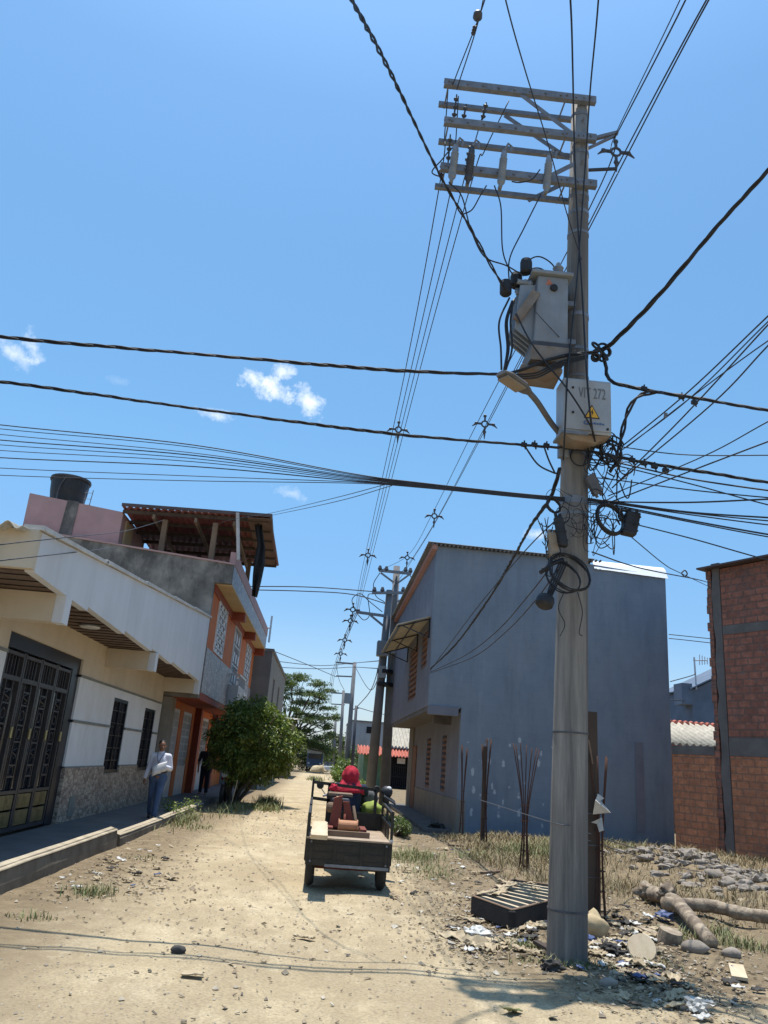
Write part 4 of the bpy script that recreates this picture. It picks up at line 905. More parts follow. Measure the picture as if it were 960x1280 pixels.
MB().obox(h0+hd*.27-hu*.034, hd*.14, hs*.072, hu*.012).build('lens', 'lens', sl_, bevel=.006)
MB().box((2.26, 7.84, 4.9), (2.36, 7.92, 5.1)).build('bracket', 'galv', sl_)

# ------------------------------------------------------------------ cables
def wire(pts, r, label, group=None, cat='cable', name='service_wire', mt='wire', twist=0, pitch=.55, n=5, smooth=8):
    pts = [Vector(p) for p in pts]
    def outside(q):
        d = q-CAM; k = d.dot(_F)
        if k <= 0: return True
        u, v = CX+FPX*d.dot(_R)/k, CY-FPX*d.dot(_U)/k; return u < -5 or u > 965 or v < -5
    # lines that leave the picture run on to their next support
    L = spline(pts, smooth) if smooth else pts
    run = lambda p, q: [q+(q-p).normalized()*22*(k/8) for k in range(1, 9)]
    if outside(L[0]): L = run(L[1], L[0])[::-1]+L
    if outside(L[-1]): L = L+run(L[-2], L[-1])
    mb = MB()
    if twist:
        # resample evenly, wind the strands round the axis
        D = [0]
        for a, b in zip(L, L[1:]): D.append(D[-1]+(b-a).length)
        N = max(8, int(D[-1]/.07)); Q = []; j = 0
        for i in range(N+1):
            s_ = D[-1]*i/N
            while j < len(D)-2 and D[j+1] < s_: j += 1
            Q.append(L[j].lerp(L[j+1], (s_-D[j])/max(D[j+1]-D[j], 1e-6)))
        for k in range(twist):
            S = []
            for i, q in enumerate(Q):
                t = (Q[min(i+1, N)]-Q[max(i-1, 0)]).normalized(); u = Vector((0, 0, 1)).cross(t)
                u = u.normalized() if u.length > .05 else Vector((1, 0, 0)); w_ = t.cross(u); a = 2*math.pi*(k/twist+D[-1]*i/N/pitch)+.5*math.sin(i*.21)
                S.append(q+(u*math.cos(a)+w_*math.sin(a))*r*(.95+.35*math.sin(i*.13+k)))
            mb.tube(S, r, n)
    else: mb.tube(L, r, n)
    o = mb.build(name, mt, smooth=True, fix=False); return tag(o, label, cat, group)
# main twisted cables crossing the picture
wire([(-5.4, 8.0, 5.78)]+[P(0, 421, 7.9), P(240, 442, 7.9), P(480, 462, 7.9), P(600, 467, 7.8), P(640, 466, 7.62), P(690, 448, 7.6), P(735, 441, 7.7), P(752, 438, 7.75)], .011, 'twisted black cable crossing the sky to the transformer, upper of two', 'twisted cables across the street', name='twisted_cable', mt='black', twist=3, pitch=.7)
wire([(-5.4, 8.0, 5.2)]+[P(0, 477, 7.9), P(240, 510, 7.9), P(480, 541, 7.9), P(640, 555, 7.9), P(705, 560, 7.84), P(745, 565, 7.8), P(800, 577, 7.7), P(880, 590, 7.4), P(960, 603, 7.1), P(1060, 618, 6.7)], .0095, 'twisted black cable crossing the sky below the lettered cabinet, lower of two', 'twisted cables across the street', name='twisted_cable', mt='black', twist=3, pitch=.6)
wire([P(752, 438, 7.75), P(770, 424, 7.6), P(830, 362, 7.0), P(890, 290, 6.4), P(960, 213, 5.7), P(1040, 120, 5.0)], .0135, 'thickest twisted cable rising from the pole knot to the right edge', 'twisted cables across the street', name='twisted_cable', mt='black', twist=3, pitch=.8)
wire([P(752, 438, 7.75), P(757, 455, 7.8), P(763, 476, 7.8), P(800, 486, 7.7), P(860, 496, 7.4), P(960, 513, 7.0), P(1060, 528, 6.6)], .011, 'twisted cable leaving the pole to the right edge above the lettered cabinet with small clamps', 'twisted cables across the street', name='twisted_cable', mt='black', twist=3, pitch=.6)
wire([P(820, 490, 7.6), P(800, 494, 7.65), P(786, 512, 7.7), P(777, 545, 7.75), P(772, 575, 7.8), P(762, 590, 7.85)], .014, 'drooping tap cable hanging from the clamped twisted cable beside the lettered cabinet', None, name='tap_cable', mt='black', twist=2)
wire([P(410, -50, 3.0), P(445, 10, 3.9), P(490, 95, 5.2), P(548, 215, 6.9), P(585, 280, 7.4), P(610, 325, 7.6), P(634, 366, 7.75)], .0095, 'twisted black cable from the top edge down to the black transformer bushings', 'twisted cables across the street', name='twisted_cable', mt='black', twist=2, pitch=.5)
wire([P(700, 585, 7.85), P(688, 622, 8.2), P(665, 655, 9.2), P(640, 700, 11), P(610, 750, 13.5), P(570, 805, 17.5), P(538, 836, 20.8)], .0115, 'heavy twisted cable sagging from the pole to the upper corner of the blue-grey building', None, name='twisted_cable', mt='black', twist=3, pitch=.7)
for k, pp_ in enumerate(([P(700, 645, 7.95), P(655, 690, 10), P(600, 755, 14), P(560, 808, 18.5), P(538, 838, 20.9)], [P(695, 700, 7.95), P(660, 745, 9.5), P(620, 790, 12.5), P(580, 820, 16), P(538, 840, 20.9)], [P(697, 712, 7.95), P(668, 752, 9.5), P(630, 792, 12.5), P(590, 822, 16), P(536, 842, 20.9)])):
    wire(pp_, .008, 'thin black service wire drooping from the pole coils to the blue-grey building corner', 'service wires to the blue-grey building', name='service_wire')
# the fan of thin wires to the left
fan_l = [(531, 556), (536, 559), (543, 566), (550, 569), (556, 573), (563, 577), (572, 583), (585, 595), (594, 601)]
for k, (vl, vm) in enumerate(fan_l):
    wire([P(-150, vl-20+k*1.2, 8.9), P(0, vl, 8.6), P(240, vm, 8.3), P(440, 592+k*1.5, 8.1), P(530, 604+k*.75, 8.05), P(640, 616+k*.6, 8.0), P(706, 622+k*.6, 7.9)], .0045 if k % 3 else .0065, 'thin dark wire of the fan spreading from the pole past the rooftop tank', 'fan of thin wires over the white house', name='telephone_wire')
wire([P(480, 606, 8.05), P(420, 622, 9.5), P(345, 640, 15), P(270, 656, 22), P(240, 690, 23.6)], .0045, 'thin wire curving from the wire fan down to the orange house terrace', 'wires to the orange house', name='telephone_wire')
wire([P(490, 607, 8.05), P(420, 627, 9.5), P(345, 643, 15), P(330, 646, 24)], .0045, 'thin wire running from the wire fan to the terrace roof corner', 'wires to the orange house', name='telephone_wire')
wire([P(-40, 690, 8.2), P(0, 681, 8.4), P(80, 672, 10), P(160, 663, 16), P(205, 650, 23.6)], .007, 'thin wire crossing in front of the white awning to the orange house terrace, upper', 'wires over the awning', name='telephone_wire')
wire([P(-40, 708, 8.2), P(0, 701, 8.4), P(70, 693, 10), P(130, 686, 14), P(152, 682, 23.6)], .007, 'thin wire crossing in front of the white awning to the orange house terrace, lower', 'wires over the awning', name='telephone_wire')
# overhead wires leaving the top of the pole
wire([P(700, -150, 4.6), P(713, 0, 6.0), P(716, 90, 7.2), P(717, 140, 7.6), P(720, 240, 7.75), P(728, 370, 7.72), P(733, 460, 7.5), P(738, 520, 7.42), P(743, 552, 7.6)], .011, 'black wire hanging down the front of the concrete pole, ending at the cabinet', 'wires down the front of the pole', name='drop_wire', mt='black')
wire([P(755, -150, 4.6), P(748, 0, 6.0), P(738, 110, 7.3), P(732, 200, 7.7), P(722, 340, 7.75), P(712, 440, 7.6), P(709, 475, 7.45), P(706, 540, 7.44), P(704, 575, 7.8)], .010, 'black wire hanging down the pole front, passing the cabinet to the lower bands', 'wires down the front of the pole', name='drop_wire', mt='black')
wire([P(600, -150, 3.5), P(632, 0, 4.8), P(657, 90, 5.8), P(685, 180, 6.9), P(708, 265, 7.6), P(727, 325, 7.8)], .007, 'single thin wire slanting from the top edge past the crossarms to the pole', None, name='drop_wire')
for k, (a, b) in enumerate((((612, -20), (566, 106)), ((602, 10), (571, 112)))):
    wire([P(a[0]+18, a[1]-130, 5.6), P(*a, 6.7), P(*b, 7.85)], .0075, 'thin stay wire running from the top edge to the free end of the uppermost crossarm', 'wires to the crossarm end', name='line_wire')
ins = thing('line_insulator', 'brown strain insulator on the wire above the crossarm end', 'insulator', P(597, 30, 6.9))
MB().lathe(P(598, 14, 6.72), [(.008, 0), (.02, .01), (.05, .04), (.055, .10), (.03, .14), (.01, .16)], 12, P(596, 28, 6.9)-P(598, 14, 6.72)).build('bell', 'dark_polymer', ins, smooth=True)
strain(P(594, 32, 6.95), P(591, 44, 7.05), ins, n=3, r=.03)
# spaced line on the road side
LV = [((548, 240), (499, 500), (451, 720), (444, 765)), ((563, 240), (505, 500), (454, 720), (445, 767)), ((576, 240), (510, 500), (456, 720), (446, 766)), ((586, 240), (515, 500), (459, 720), (447, 768))]
UP = [((556, 165), (560, 112)), ((569, 185), (573, 120)), ((590, 190), (608, 128)), ((605, 190), (636, 126))]
for k, (a, b, c_, e) in enumerate(LV):
    xx = P(*a, 8.6).x
    p0 = P(*a, 8.6); p3 = P(*e, 33)
    pts = [P(*UP[k][1], 7.95), P(*UP[k][0], 8.2), p0]
    pb = PX(*b, p0.lerp(p3, .25).x); pc = PX(*c_, p0.lerp(p3, .8).x)
    for q in (pb, pc):
        if pts[-1].y+.5 < q.y < 32.5: pts.append(q)
    wire(pts+[p3], .0075, 'one of four spaced line wires running from the crossarm ends down the street', 'spaced wires down the street', name='line_wire')
# second spaced line, passing the bracket
for k, pts in enumerate(([P(905, -120, 3.6), P(857, 0, 5.2), P(775, 160, 7.8), P(769, 172, 8.0), P(737, 260, 9.0), P(600, 522, 17), P(543, 637, 25), P(512, 692, 31), P(476, 713, 33)], [P(960, -120, 3.6), P(883, 0, 5.2), P(778, 196, 7.9), P(737, 278, 9.0), P(608, 530, 17), P(548, 645, 25), P(516, 697, 31), P(490, 730, 33)], [P(965, -120, 3.6), P(886, 0, 5.2), P(781, 200, 7.9), P(739, 281, 9.0), P(606, 538, 17), P(546, 650, 25), P(512, 705, 31), P(487, 742, 33)])):
    wire(pts, .0085, 'one of three spaced line wires passing the small bracket right of the pole', 'second set of spaced wires', name='line_wire')
wire([P(898, -120, 3.6), P(850, 0, 5.2), P(772, 162, 7.8), P(762, 190, 8.1)], .006, 'slim messenger wire rising from the small bracket to the top edge', None, name='line_wire')
def spacer(u, v, y, s, label, sk=0):
    c = P(u, v, y); o = thing('cable_spacer', label, 'cable spacer', c, 'diamond cable spacers'); 
    ax = [Vector((math.cos(a), 0, math.sin(a))) for a in (math.pi/2, 0, -math.pi/2, math.pi)]
    mb = MB().torus(c, s*.32, s*.09, (0, 1, 0), 12, 6)
    for a in ax:
        mb.beam(c+a*s*.32, c+a*s*.75, s*.16, s*.16, (0, 1, 0)); mb.blob(c+a*s*.85, (s*.2, s*.15, s*.2), 1, .1)
        b = Vector((-a.z, 0, a.x)); mb.tube([c+a*s*.85, c+a*s*1.25-Vector((0, 0, s*.35))], [s*.13, s*.04], 6)
    mb.build('spacer_body', 'dark_polymer', o)
spacer(770, 190, 8.0, .19, 'largest diamond spacer, on the small bracket right of the pole top')
spacer(498, 537, 19, .24, 'diamond spacer on the left line just above the lower twisted cable')
spacer(460, 694, 28.5, .26, 'diamond spacer on the left line below the wire fan, against open sky')
spacer(606, 530, 17, .24, 'diamond spacer on the right line between the two twisted cables')
spacer(543, 645, 25, .26, 'diamond spacer on the right line just below the wire fan')
spacer(509, 697, 31, .26, 'diamond spacer on the right line nearest the far pole top')
spacer(441, 762, 33.2, .3, 'diamond spacer at the end of the long arm of the far twin poles'); 
spacer(438, 776, 36, .3, 'diamond spacer just past the long arm of the far twin poles')
spacer(431, 800, 45, .34, 'small far diamond spacer low on the left line'); spacer(426, 817, 54, .36, 'smallest far diamond spacer near the next crossarm')
for du in (-2, 0, 2):
    wire([P(445+du, 766, 33), P(431+du, 800, 45), P(421+du, 829, 62), P(415+du, 850, 80), P(413+du*.5, 880, 98)], .017, 'one of the line wires continuing from the far twin poles to the farthest poles', 'far line wires', name='line_wire')
# fan of wires to the right
for k, pts in enumerate(([P(775, 560, 7.8), P(860, 490, 6.9), P(960, 395, 5.8), P(1050, 310, 5)], [P(778, 562, 7.8), P(862, 498, 6.9), P(960, 402, 5.8), P(1050, 318, 5)], [P(765, 610, 7.9), P(855, 520, 6.9), P(960, 406, 5.8), P(1050, 310, 5)], [P(782, 560, 7.8), P(870, 492, 6.9), P(960, 426, 5.8), P(1050, 370, 5)], [P(770, 605, 7.9), P(890, 505, 6.6), P(960, 432, 5.9), P(1050, 340, 5)], [P(760, 620, 7.9), P(880, 570, 6.9), P(960, 527, 6.2), P(1060, 475, 5.5)], [P(762, 628, 7.9), P(860, 590, 6.9), P(960, 552, 6.2), P(1060, 515, 5.5)], [P(760, 556, 7.85), P(850, 568, 7.4), P(960, 569, 6.8), P(1060, 567, 6.3)])):
    wire(pts, .0062 if k % 2 else .0075, 'thin wire climbing from the cable tangle on the pole towards the right edge' if k < 7 else 'nearly level thin wire right of the pole, just above the lower twisted cable', 'wires climbing to the right' if k < 7 else None, name='telephone_wire')
for k, (va, vb, vc) in enumerate(((578, 598, 613), (582, 604, 631), (600, 612, 622), (628, 640, 647), (629, 641, 651), (630, 643, 656), (632, 650, 668), (634, 652, 671), (650, 672, 700), (627, 628, 624))):
    wire([P(735, va-4, 7.95), P(770, va, 7.9), P(860, vb, 7.4), P(960, vc, 6.9), P(1060, vc+(vc-vb)*.8, 6.4)], .0068 if k % 3 else .009, 'thin wire falling gently from the cable tangle to the right edge', 'wires falling to the right', name='telephone_wire')
wire([P(740, 690, 7.9), P(800, 710, 9), P(870, 724, 12), P(885, 728, 17.2)], .008, 'thin wire from the pole coils to the top of the brick building', 'wires to the brick building', name='telephone_wire')
wire([P(790, 672, 7.9), P(830, 705, 9), P(850, 716, 11), P(890, 735, 17.4)], .006, 'thinner wire with a small loop from the black closure to the brick building', 'wires to the brick building', name='telephone_wire')
wire([P(852, 716, 11), P(856, 713, 11), P(859, 717, 11), P(856, 721, 11), P(852, 717, 11)], .01, 'small wire loop hanging in the sky left of the brick building', None, name='wire_loop', mt='black')
wire([P(600, 1000, 9.5), P(690, 1028, 8.0), P(720, 1032, 7.9)], .004, 'slack fence wire tied round the foot of the pole', None, name='fence_wire', mt='thinwire')
for k, dv in enumerate((0, 9)):
    wire([P(730, 1040+dv, 9.6), P(800, 1062+dv, 12), P(870, 1080+dv, 13.5), P(960, 1094+dv, 13.5), P(1040, 1104+dv, 13.5)], .006, 'slack barbed fence wire strung across the lot before the brick wall', 'fence wires across the lot', name='fence_wire', mt='thinwire')
# jumpers between crossarm, fuses and transformer
JP = [[P(553, 222, 7.9), P(540, 215, 7.9), P(552, 200, 7.85), P(565, 185, 7.84), P(569, 190, 7.84)], [P(561, 228, 7.8), P(577, 245, 7.8), P(588, 285, 7.8), P(605, 320, 7.75), P(633, 332, 7.7), P(655, 345, 7.72)], [P(618, 232, 7.8), P(626, 258, 7.8), P(628, 310, 7.78), P(636, 335, 7.75), P(648, 352, 7.75)], [P(676, 243, 7.8), P(655, 285, 7.8), P(638, 320, 7.78), P(636, 345, 7.76), P(640, 360, 7.78)], [P(675, 212, 7.8), P(665, 224, 7.8), P(650, 228, 7.82), P(640, 227, 7.9)], [P(655, 340, 7.72), P(662, 325, 7.72), P(675, 321, 7.75), P(690, 330, 7.8), P(698, 345, 7.82)], [P(655, 342, 7.75), P(668, 335, 7.78), P(680, 338, 7.82), P(690, 352, 7.9)], [P(578, 268, 7.9), P(590, 262, 7.85), P(600, 245, 7.8), P(608, 232, 7.85)], [P(652, 352, 7.8), P(665, 349, 7.85), P(676, 352, 7.9)]]
for k, pts in enumerate(JP): wire(pts, .0085, ['black jumper loop at the outer end of the lowest crossarm', 'long black jumper curving from the outermost fuse to the transformer', 'black jumper dropping from the third fuse to the transformer bushings', 'black jumper from the innermost fuse slanting down to the transformer', 'short jumper sagging between the innermost fuse and the line', 'tall arched jumper from black bushing over to the porcelain bushing', 'lower arched jumper over the transformer lid', 'short jumper tying the line wires to the third fuse', 'smallest jumper lying just above the transformer lid'][k], None, name='jumper_wire', mt='black')
for k, (dx, dz) in enumerate(((-8, 0), (0, 4), (6, 2), (2, 8))):
    wire([P(640+dx*.4, 372+dz, 7.75), P(632+dx, 402, 7.72), P(634+dx, 435, 7.7), P(630+dx*.4, 462, 7.66)], .012, 'black lead hanging from the transformer bushings down to the twisted cable', 'leads under the bushings', name='lead_cable', mt='black')
wire([P(645, 392, 7.66), P(662, 425, 7.58), P(680, 450, 7.56), P(712, 490, 7.42), P(738, 532, 7.44), P(744, 552, 7.6)], .010, 'black lead slanting across the transformer to the bottom of the lettered cabinet', None, name='lead_cable', mt='black')
wire([P(668, 388, 7.62), P(690, 412, 7.6), P(708, 430, 7.75)], .006, 'thin tie wire slanting across the transformer face to the pole', None, name='lead_cable', mt='thinwire')
for k in range(3): wire([P(640, 468+k*2, 7.6), P(670, 466+k*3, 7.55), P(700, 452+k*3, 7.58), P(735, 443+k*2, 7.66)], .010, 'black lead running under the transformer to the knot beside the pole', 'leads under the transformer', name='lead_cable', mt='black')
kn = MB(); rnd = random.Random(3)
for k in range(9): c = P(750+rnd.uniform(-6, 8), 440+rnd.uniform(-8, 9), 7.75); kn.torus(c, rnd.uniform(.03, .055), .014, (rnd.uniform(-1, 1), 1, rnd.uniform(-1, 1)), 12, 6)
tag(kn.build('cable_knot', 'black', smooth=True), 'knotted clamp where three thick twisted cables meet beside the pole', 'cable clamp')
cl = [(655, 556), (668, 556), (683, 557), (805, 486), (852, 496), (868, 503), (790, 575), (805, 579), (818, 583), (832, 588)]
for u, v in cl:
    c = P(u, v, 7.85 if u < 700 else 7.6); mb = MB().obox(c, (.03, 0, -.004), (0, .022, 0), (0, 0, .02)); mb.tube([c, c+Vector((.005, 0, .05))], .009, 6); mb.tube([c, c+Vector((.02, 0, -.05))], .009, 6)
    tag(mb.build('cable_clamp', 'black'), 'small black tap clamp on the twisted cable left of the pole' if u < 700 else ('small black tap clamp on the upper twisted cable right of the pole' if v < 520 else 'small black tap clamp on the lower twisted cable right of the pole'), 'cable clamp', 'tap clamps left of the pole' if u < 700 else ('tap clamps on the upper right cable' if v < 520 else 'tap clamps on the lower right cable'))
# tangle on the pole
rnd = random.Random(21)
def tangle(u0, u1, v0, v1, y0, y1, n, label, group, r=.006, lng=1.0, bias=0):
    # each loose wire is a drooping arc or a curl between two points of the bundle
    for k in range(n):
        ua, va = rnd.uniform(u0, u1), rnd.uniform(v0, v0+(v1-v0)*.6); ub, vb = rnd.uniform(u0, u1), rnd.uniform(v0, v1); ya, yb = rnd.uniform(y0, y1), rnd.uniform(y0, y1)
        dr = rnd.uniform(4, 30)*lng; bow = rnd.uniform(-14, 14); pts = []
        if rnd.random() < .3:
            R = rnd.uniform(5, 13)*lng; a0 = rnd.uniform(0, 6)
            for i in range(12): a_ = a0+i*.52; pts.append(P(ua+R*math.cos(a_)*(1+i*.02), va+R*1.2*math.sin(a_)+i*.6, ya+(yb-ya)*i/11))
        else:
            for i in range(9):
                t_ = i/8; q_ = math.sin(math.pi*t_); pts.append(P(ua+(ub-ua)*t_+bow*q_, va+(vb-va)*t_+dr*q_, ya+(yb-ya)*t_))
        wire(pts, r*rnd.uniform(.6, 1.3), label, group, name='loose_wire', mt='black', smooth=3)
tangle(724, 768, 542, 588, 7.66, 7.9, 30, 'loose black wire in the tangle just under the lettered cabinet', 'tangle under the cabinet', .0085)
tangle(733, 790, 575, 640, 7.75, 8.0, 12, 'loose wire loop in the tangle right of the pole', 'tangle right of the pole', .006)
tangle(690, 745, 605, 700, 7.78, 7.86, 16, 'loose thin wire hanging in front of the pole below the wire fan', 'loose wires over the pole front', .0045)
tangle(738, 772, 630, 690, 7.8, 8.0, 16, 'loose thin wire hanging below the ring coil', 'loose wires below the ring coil', .005)
tangle(672, 700, 640, 760, 7.85, 7.95, 9, 'loose thin wire left of the pole near the hanging closure', 'loose wires left of the pole', .005)
for pts in ([P(705, 740, 7.85), P(698, 760, 7.85), P(706, 780, 7.85), P(700, 795, 7.85)], [P(722, 740, 7.84), P(728, 765, 7.84), P(724, 790, 7.84), P(728, 795, 7.84)]): wire(pts, .005, 'short wire tail dangling down the front of the pole below the coils', 'wire tails on the pole', name='loose_wire', mt='black')
wire([P(655, 556, 7.85), P(672, 580, 7.88), P(690, 590, 7.9), P(697, 592, 7.9)], .010, 'tap lead dropping from the twisted cable to the pole side', 'tap leads', name='lead_cable', mt='black'); wire([P(680, 558, 7.85), P(686, 575, 7.88), P(694, 592, 7.9)], .010, 'tap lead dropping from the twisted cable to the pole side', 'tap leads', name='lead_cable', mt='black')
def coil(u, v, y, R, n, r, label, ax, sq=1.0, j=.012):
    c = P(u, v, y); pts = []; ax = Vector(ax).normalized(); e1 = ax.orthogonal().normalized(); e2 = ax.cross(e1); N = 22
    for i in range(n*N+1):
        a = 2*math.pi*i/N; k = i/N; rr = R*(1+j*4*noise.noise(Vector((k*3.1, math.cos(a), math.sin(a))))); pts.append(c+(e1*math.cos(a)+e2*math.sin(a)*sq)*rr+ax*.02*math.sin(k*2.4)+Vector((0, 0, -.01*math.sin(k*5))))
    return tag(MB().tube(pts, r, 5).build('cable_coil', 'black', smooth=True, fix=False), label, 'cable coil')
coil(763, 649, 7.85, .155, 8, .013, 'thick black ring of coiled cable right of the pole', (.25, -1, .1), 1.1)
coil(782, 645, 7.85, .075, 3, .008, 'small loop of coiled cable between the ring coil and the black closure', (.1, -1, .2))
coil(712, 716, 7.78, .20, 4, .008, 'large loose loops of cable hanging round the pole above head height', (.1, -1, .35), 1.15, .03)
coil(704, 722, 7.82, .15, 3, .007, 'smaller loose cable loops on the front of the pole inside the large loops', (-.3, -1, .2), 1.3, .03)
coil(692, 632, 7.85, .07, 3, .008, 'small tangled coil on the left side of the pole above the cream box', (.2, -1, 0), 1.2, .03)
def closure(c, ax, ay, az, label, mt='black', name='splice_closure', b=.02):
    o = thing(name, label, 'cable closure', c); body = MB().obox(c, ax, ay, az).build('body', mt, o, bevel=b)
    c = Vector(c); ax, ay, az = map(Vector, (ax, ay, az))
    mb = MB()
    for k in (-.6, 0, .6): mb.obox(c+az*k, ax*1.04, ay*1.04, az*.05)
    mb.build('rib', mt, o); mb = MB()
    for s_ in (-.5, .5): mb.tube([c+az*.98+ax*s_, c+az*1.25+ax*s_], .018, 8)
    mb.build('gland', mt, o); return o
closure(P(788, 655, 7.85), (.075, 0, -.01), (0, .06, 0), (.03, 0, .13), 'square black splice closure hanging right of the ring coil')
closure(P(742, 606, 7.85), (.045, 0, .03), (0, .04, 0), (.05, 0, -.10), 'small tilted grey-brown plate box beside the pole over the wire fan', 'lamp_metal', 'terminal_box', .01)
closure(P(701, 665, 7.8), (.045, 0, 0), (0, .05, 0), (-.03, 0, .16), 'long black closure strapped to the left side of the pole')
closure(P(691, 681, 7.88), (.05, 0, 0), (0, .05, 0), (-.01, 0, .13), 'dirty cream terminal box tied to the left side of the pole', 'cream_box', 'terminal_box')
bc = thing('dome_closure', 'round black dome closure hanging by its cables left of the pole', 'cable closure', P(680, 753, 7.8))
MB().lathe(P(683, 746, 7.8), [(.03, -.01), (.085, .01), (.095, .05), (.09, .10), (.06, .125), (.02, .13)], 18, (-.35, -.3, -1)).build('dome', 'black', bc, smooth=False)
mb = MB()
for k in range(4): mb.tube(spline([P(683+k*2, 746, 7.8), P(690+k*3, 725, 7.82), P(700+k*3, 702, 7.85)], 5), .009, 6)
mb.build('pigtail', 'black', bc)
mb = MB().tube([P(675, 716, 7.85), P(690, 705, 7.85), P(704, 699, 7.85)], .022, 8); tag(mb.build('cable_sleeve', 'black', smooth=True), 'short thick black cable sleeve sticking out left of the pole above the dome closure', 'cable sleeve')
fl_ = MB().obox(P(832, 519, 7.2), (.018, 0, 0), (0, .003, 0), (.004, 0, .028)); tag(fl_.build('plastic_tag', 'galv'), 'tiny square tag hanging on a thin wire in the sky', 'tag')

# ------------------------------------------------------------------ far poles
def far_pole(u0, v0, u1, v1, y, r0, r1, label, group='poles down the street', mt='far_concrete', name='utility_pole'):
    t = P(u0, v0, y); b = P(u1, v1, y); d = (b-t); b2 = t+d*(t.z/(t.z-b.z)) if t.z > b.z else Vector((b.x, b.y, 0)); b2 = Vector((b2.x, y, -.2))
    o = thing(name, label, 'utility pole', (b2.x, y, 0), group); MB().tube([b2, b2.lerp(t, .5), t], [r0, (r0+r1)/2, r1], 14).build('shaft', mt, o, smooth=True); return o
pa = far_pole(487, 738, 463, 985, 33, .215, .14, 'left one of the far twin grey poles beyond the cart, with long side arm')
pb_ = far_pole(496, 708, 481, 985, 33.3, .215, .14, 'right and taller one of the far twin grey poles beyond the cart')
def arm_(par, u0, v0, u1, v1, y, w=.11): MB().beam(P(u0, v0, y), P(u1, v1, y), w, w).build('crossarm', 'galv', par)
arm_(pb_, 474, 713, 514, 717, 33); arm_(pa, 465, 741, 518, 741, 32.8); arm_(pa, 445, 765, 482, 770, 32.8); 
for a in ((476, 716, 492, 728), (512, 718, 497, 729)): arm_(pb_, *a, 33, .07)
for a in ((463, 769, 480, 783), (514, 744, 497, 752)): arm_(pa, *a, 32.8, .08)
MB().box(P(472, 800, 32.6), P(484, 822, 33)).build('transformer', 'trafo', pa, bevel=.05); MB().box(P(474, 832, 32.7), P(482, 848, 32.9)).build('meter_box', 'box_grey', pa); MB().box(P(490, 806, 32.8), P(497, 818, 33.1)).build('meter_box', 'box_grey', pb_)
for u, v in ((475, 711), (483, 712), (507, 713), (513, 714)): MB().lathe(P(u, v, 33), [(.04, -.12), (.1, 0), (.05, .14)], 8).build('insulator', 'dark_polymer', pb_)
for u, v in ((468, 738), (478, 738), (504, 738)): MB().lathe(P(u, v, 32.8), [(.04, -.12), (.1, 0), (.05, .14)], 8).build('insulator', 'dark_polymer', pa)
for v in (842, 858): MB().lathe(P(481, v, 33), [(.34, 0), (.34, .15)], 12).build('pole_band', 'black', pa)
pc = far_pole(443.5, 828, 433, 960, 62, .20, .14, 'slim grey pole with one arm towards the tree, past the twin poles')
arm_(pc, 420, 828, 445, 830, 62, .12); arm_(pc, 420, 845, 444, 846, 62, .10); MB().box(P(431, 866, 61.8), P(438, 880, 62.2)).build('transformer', 'trafo', pc)
pd_ = far_pole(429.5, 863, 424, 960, 92, .21, .15, 'distant grey pole farthest but one, beside the wide tree'); arm_(pd_, 414, 866, 432, 867, 92, .14); arm_(pd_, 414, 880, 431, 881, 92, .12)
pe = far_pole(445.5, 882, 440, 962, 48, .10, .08, 'thin dark metal post between the slim grey pole and the twin poles', mt='dark_polymer'); MB().beam(P(440, 887, 48), P(449, 885, 48), .06, .06).build('crossarm', 'galv', pe)
pf = far_pole(420, 893, 416, 960, 110, .22, .15, 'farthest pole, partly hidden by the wide tree')
arm_(pf, 411, 896, 424, 897, 110, .14)
# cross-street wires among the far poles
for k, (pts, lb_) in enumerate((([P(300, 737, 30), P(380, 739, 32), P(440, 743, 33), P(487, 756, 33)], 'upper thin wire crossing the street from the orange house to the far twin poles'), ([P(300, 733, 30), P(390, 734, 32), P(486, 741, 33)], 'second thin wire crossing the street to the far twin poles'), ([P(340, 826, 50), P(400, 832, 55), P(440, 829, 60), P(475, 826, 33)], 'thin wire crossing low in front of the wide tree, upper'), ([P(340, 834, 50), P(400, 836, 55), P(440, 834, 60), P(478, 836, 33)], 'thin wire crossing low in front of the wide tree, lower'), ([P(345, 815, 48), P(380, 829, 55), P(420, 846, 62)], 'short thin wire sloping from the grey house to the slim pole'), ([P(443, 832, 62), P(462, 862, 50), P(478, 836, 33)], 'slack thin wire between the slim pole and the twin poles'), ([P(446, 884, 48), P(465, 860, 40), P(478, 812, 33)], 'thin wire rising from the dark metal post to the twin poles'), ([P(446, 884, 48), P(480, 893, 60), P(530, 900, 70)], 'thin wire from the dark metal post towards the low house'), ([P(836, 793, 40), P(865, 796, 40), P(960, 806, 40)], 'upper thin wire in the gap beside the brick building'), ([P(836, 798, 41), P(865, 801, 41), P(960, 812, 41)], 'lower thin wire in the gap beside the brick building'), ([P(838, 852, 36), P(866, 844, 37), P(869, 840, 38)], 'thin aerial lead running to the antenna mast'), ([P(838, 875, 36), P(856, 876, 38)], 'short wire ending at the dark blue-grey building'))):
    wire(pts, .022 if pts[0].y > 29 else .015, lb_, None, name='telephone_wire')
for pts in ([P(446, 766, 33), P(440, 750, 33), P(450, 742, 33), P(462, 752, 33), P(478, 765, 33)], [P(447, 768, 33), P(455, 775, 33), P(462, 768, 33), P(460, 745, 33), P(467, 742, 33)], [P(475, 716, 33), P(467, 730, 33), P(470, 745, 33), P(480, 752, 33)], [P(512, 718, 33), P(520, 735, 33), P(514, 742, 33)], [P(480, 752, 33), P(484, 765, 33), P(478, 800, 33)], [P(420, 830, 62), P(424, 850, 62), P(430, 862, 62)]):
    wire(pts, .018, 'looping jumper wire among the arms of the far poles', 'jumpers on the far poles', name='jumper_wire')

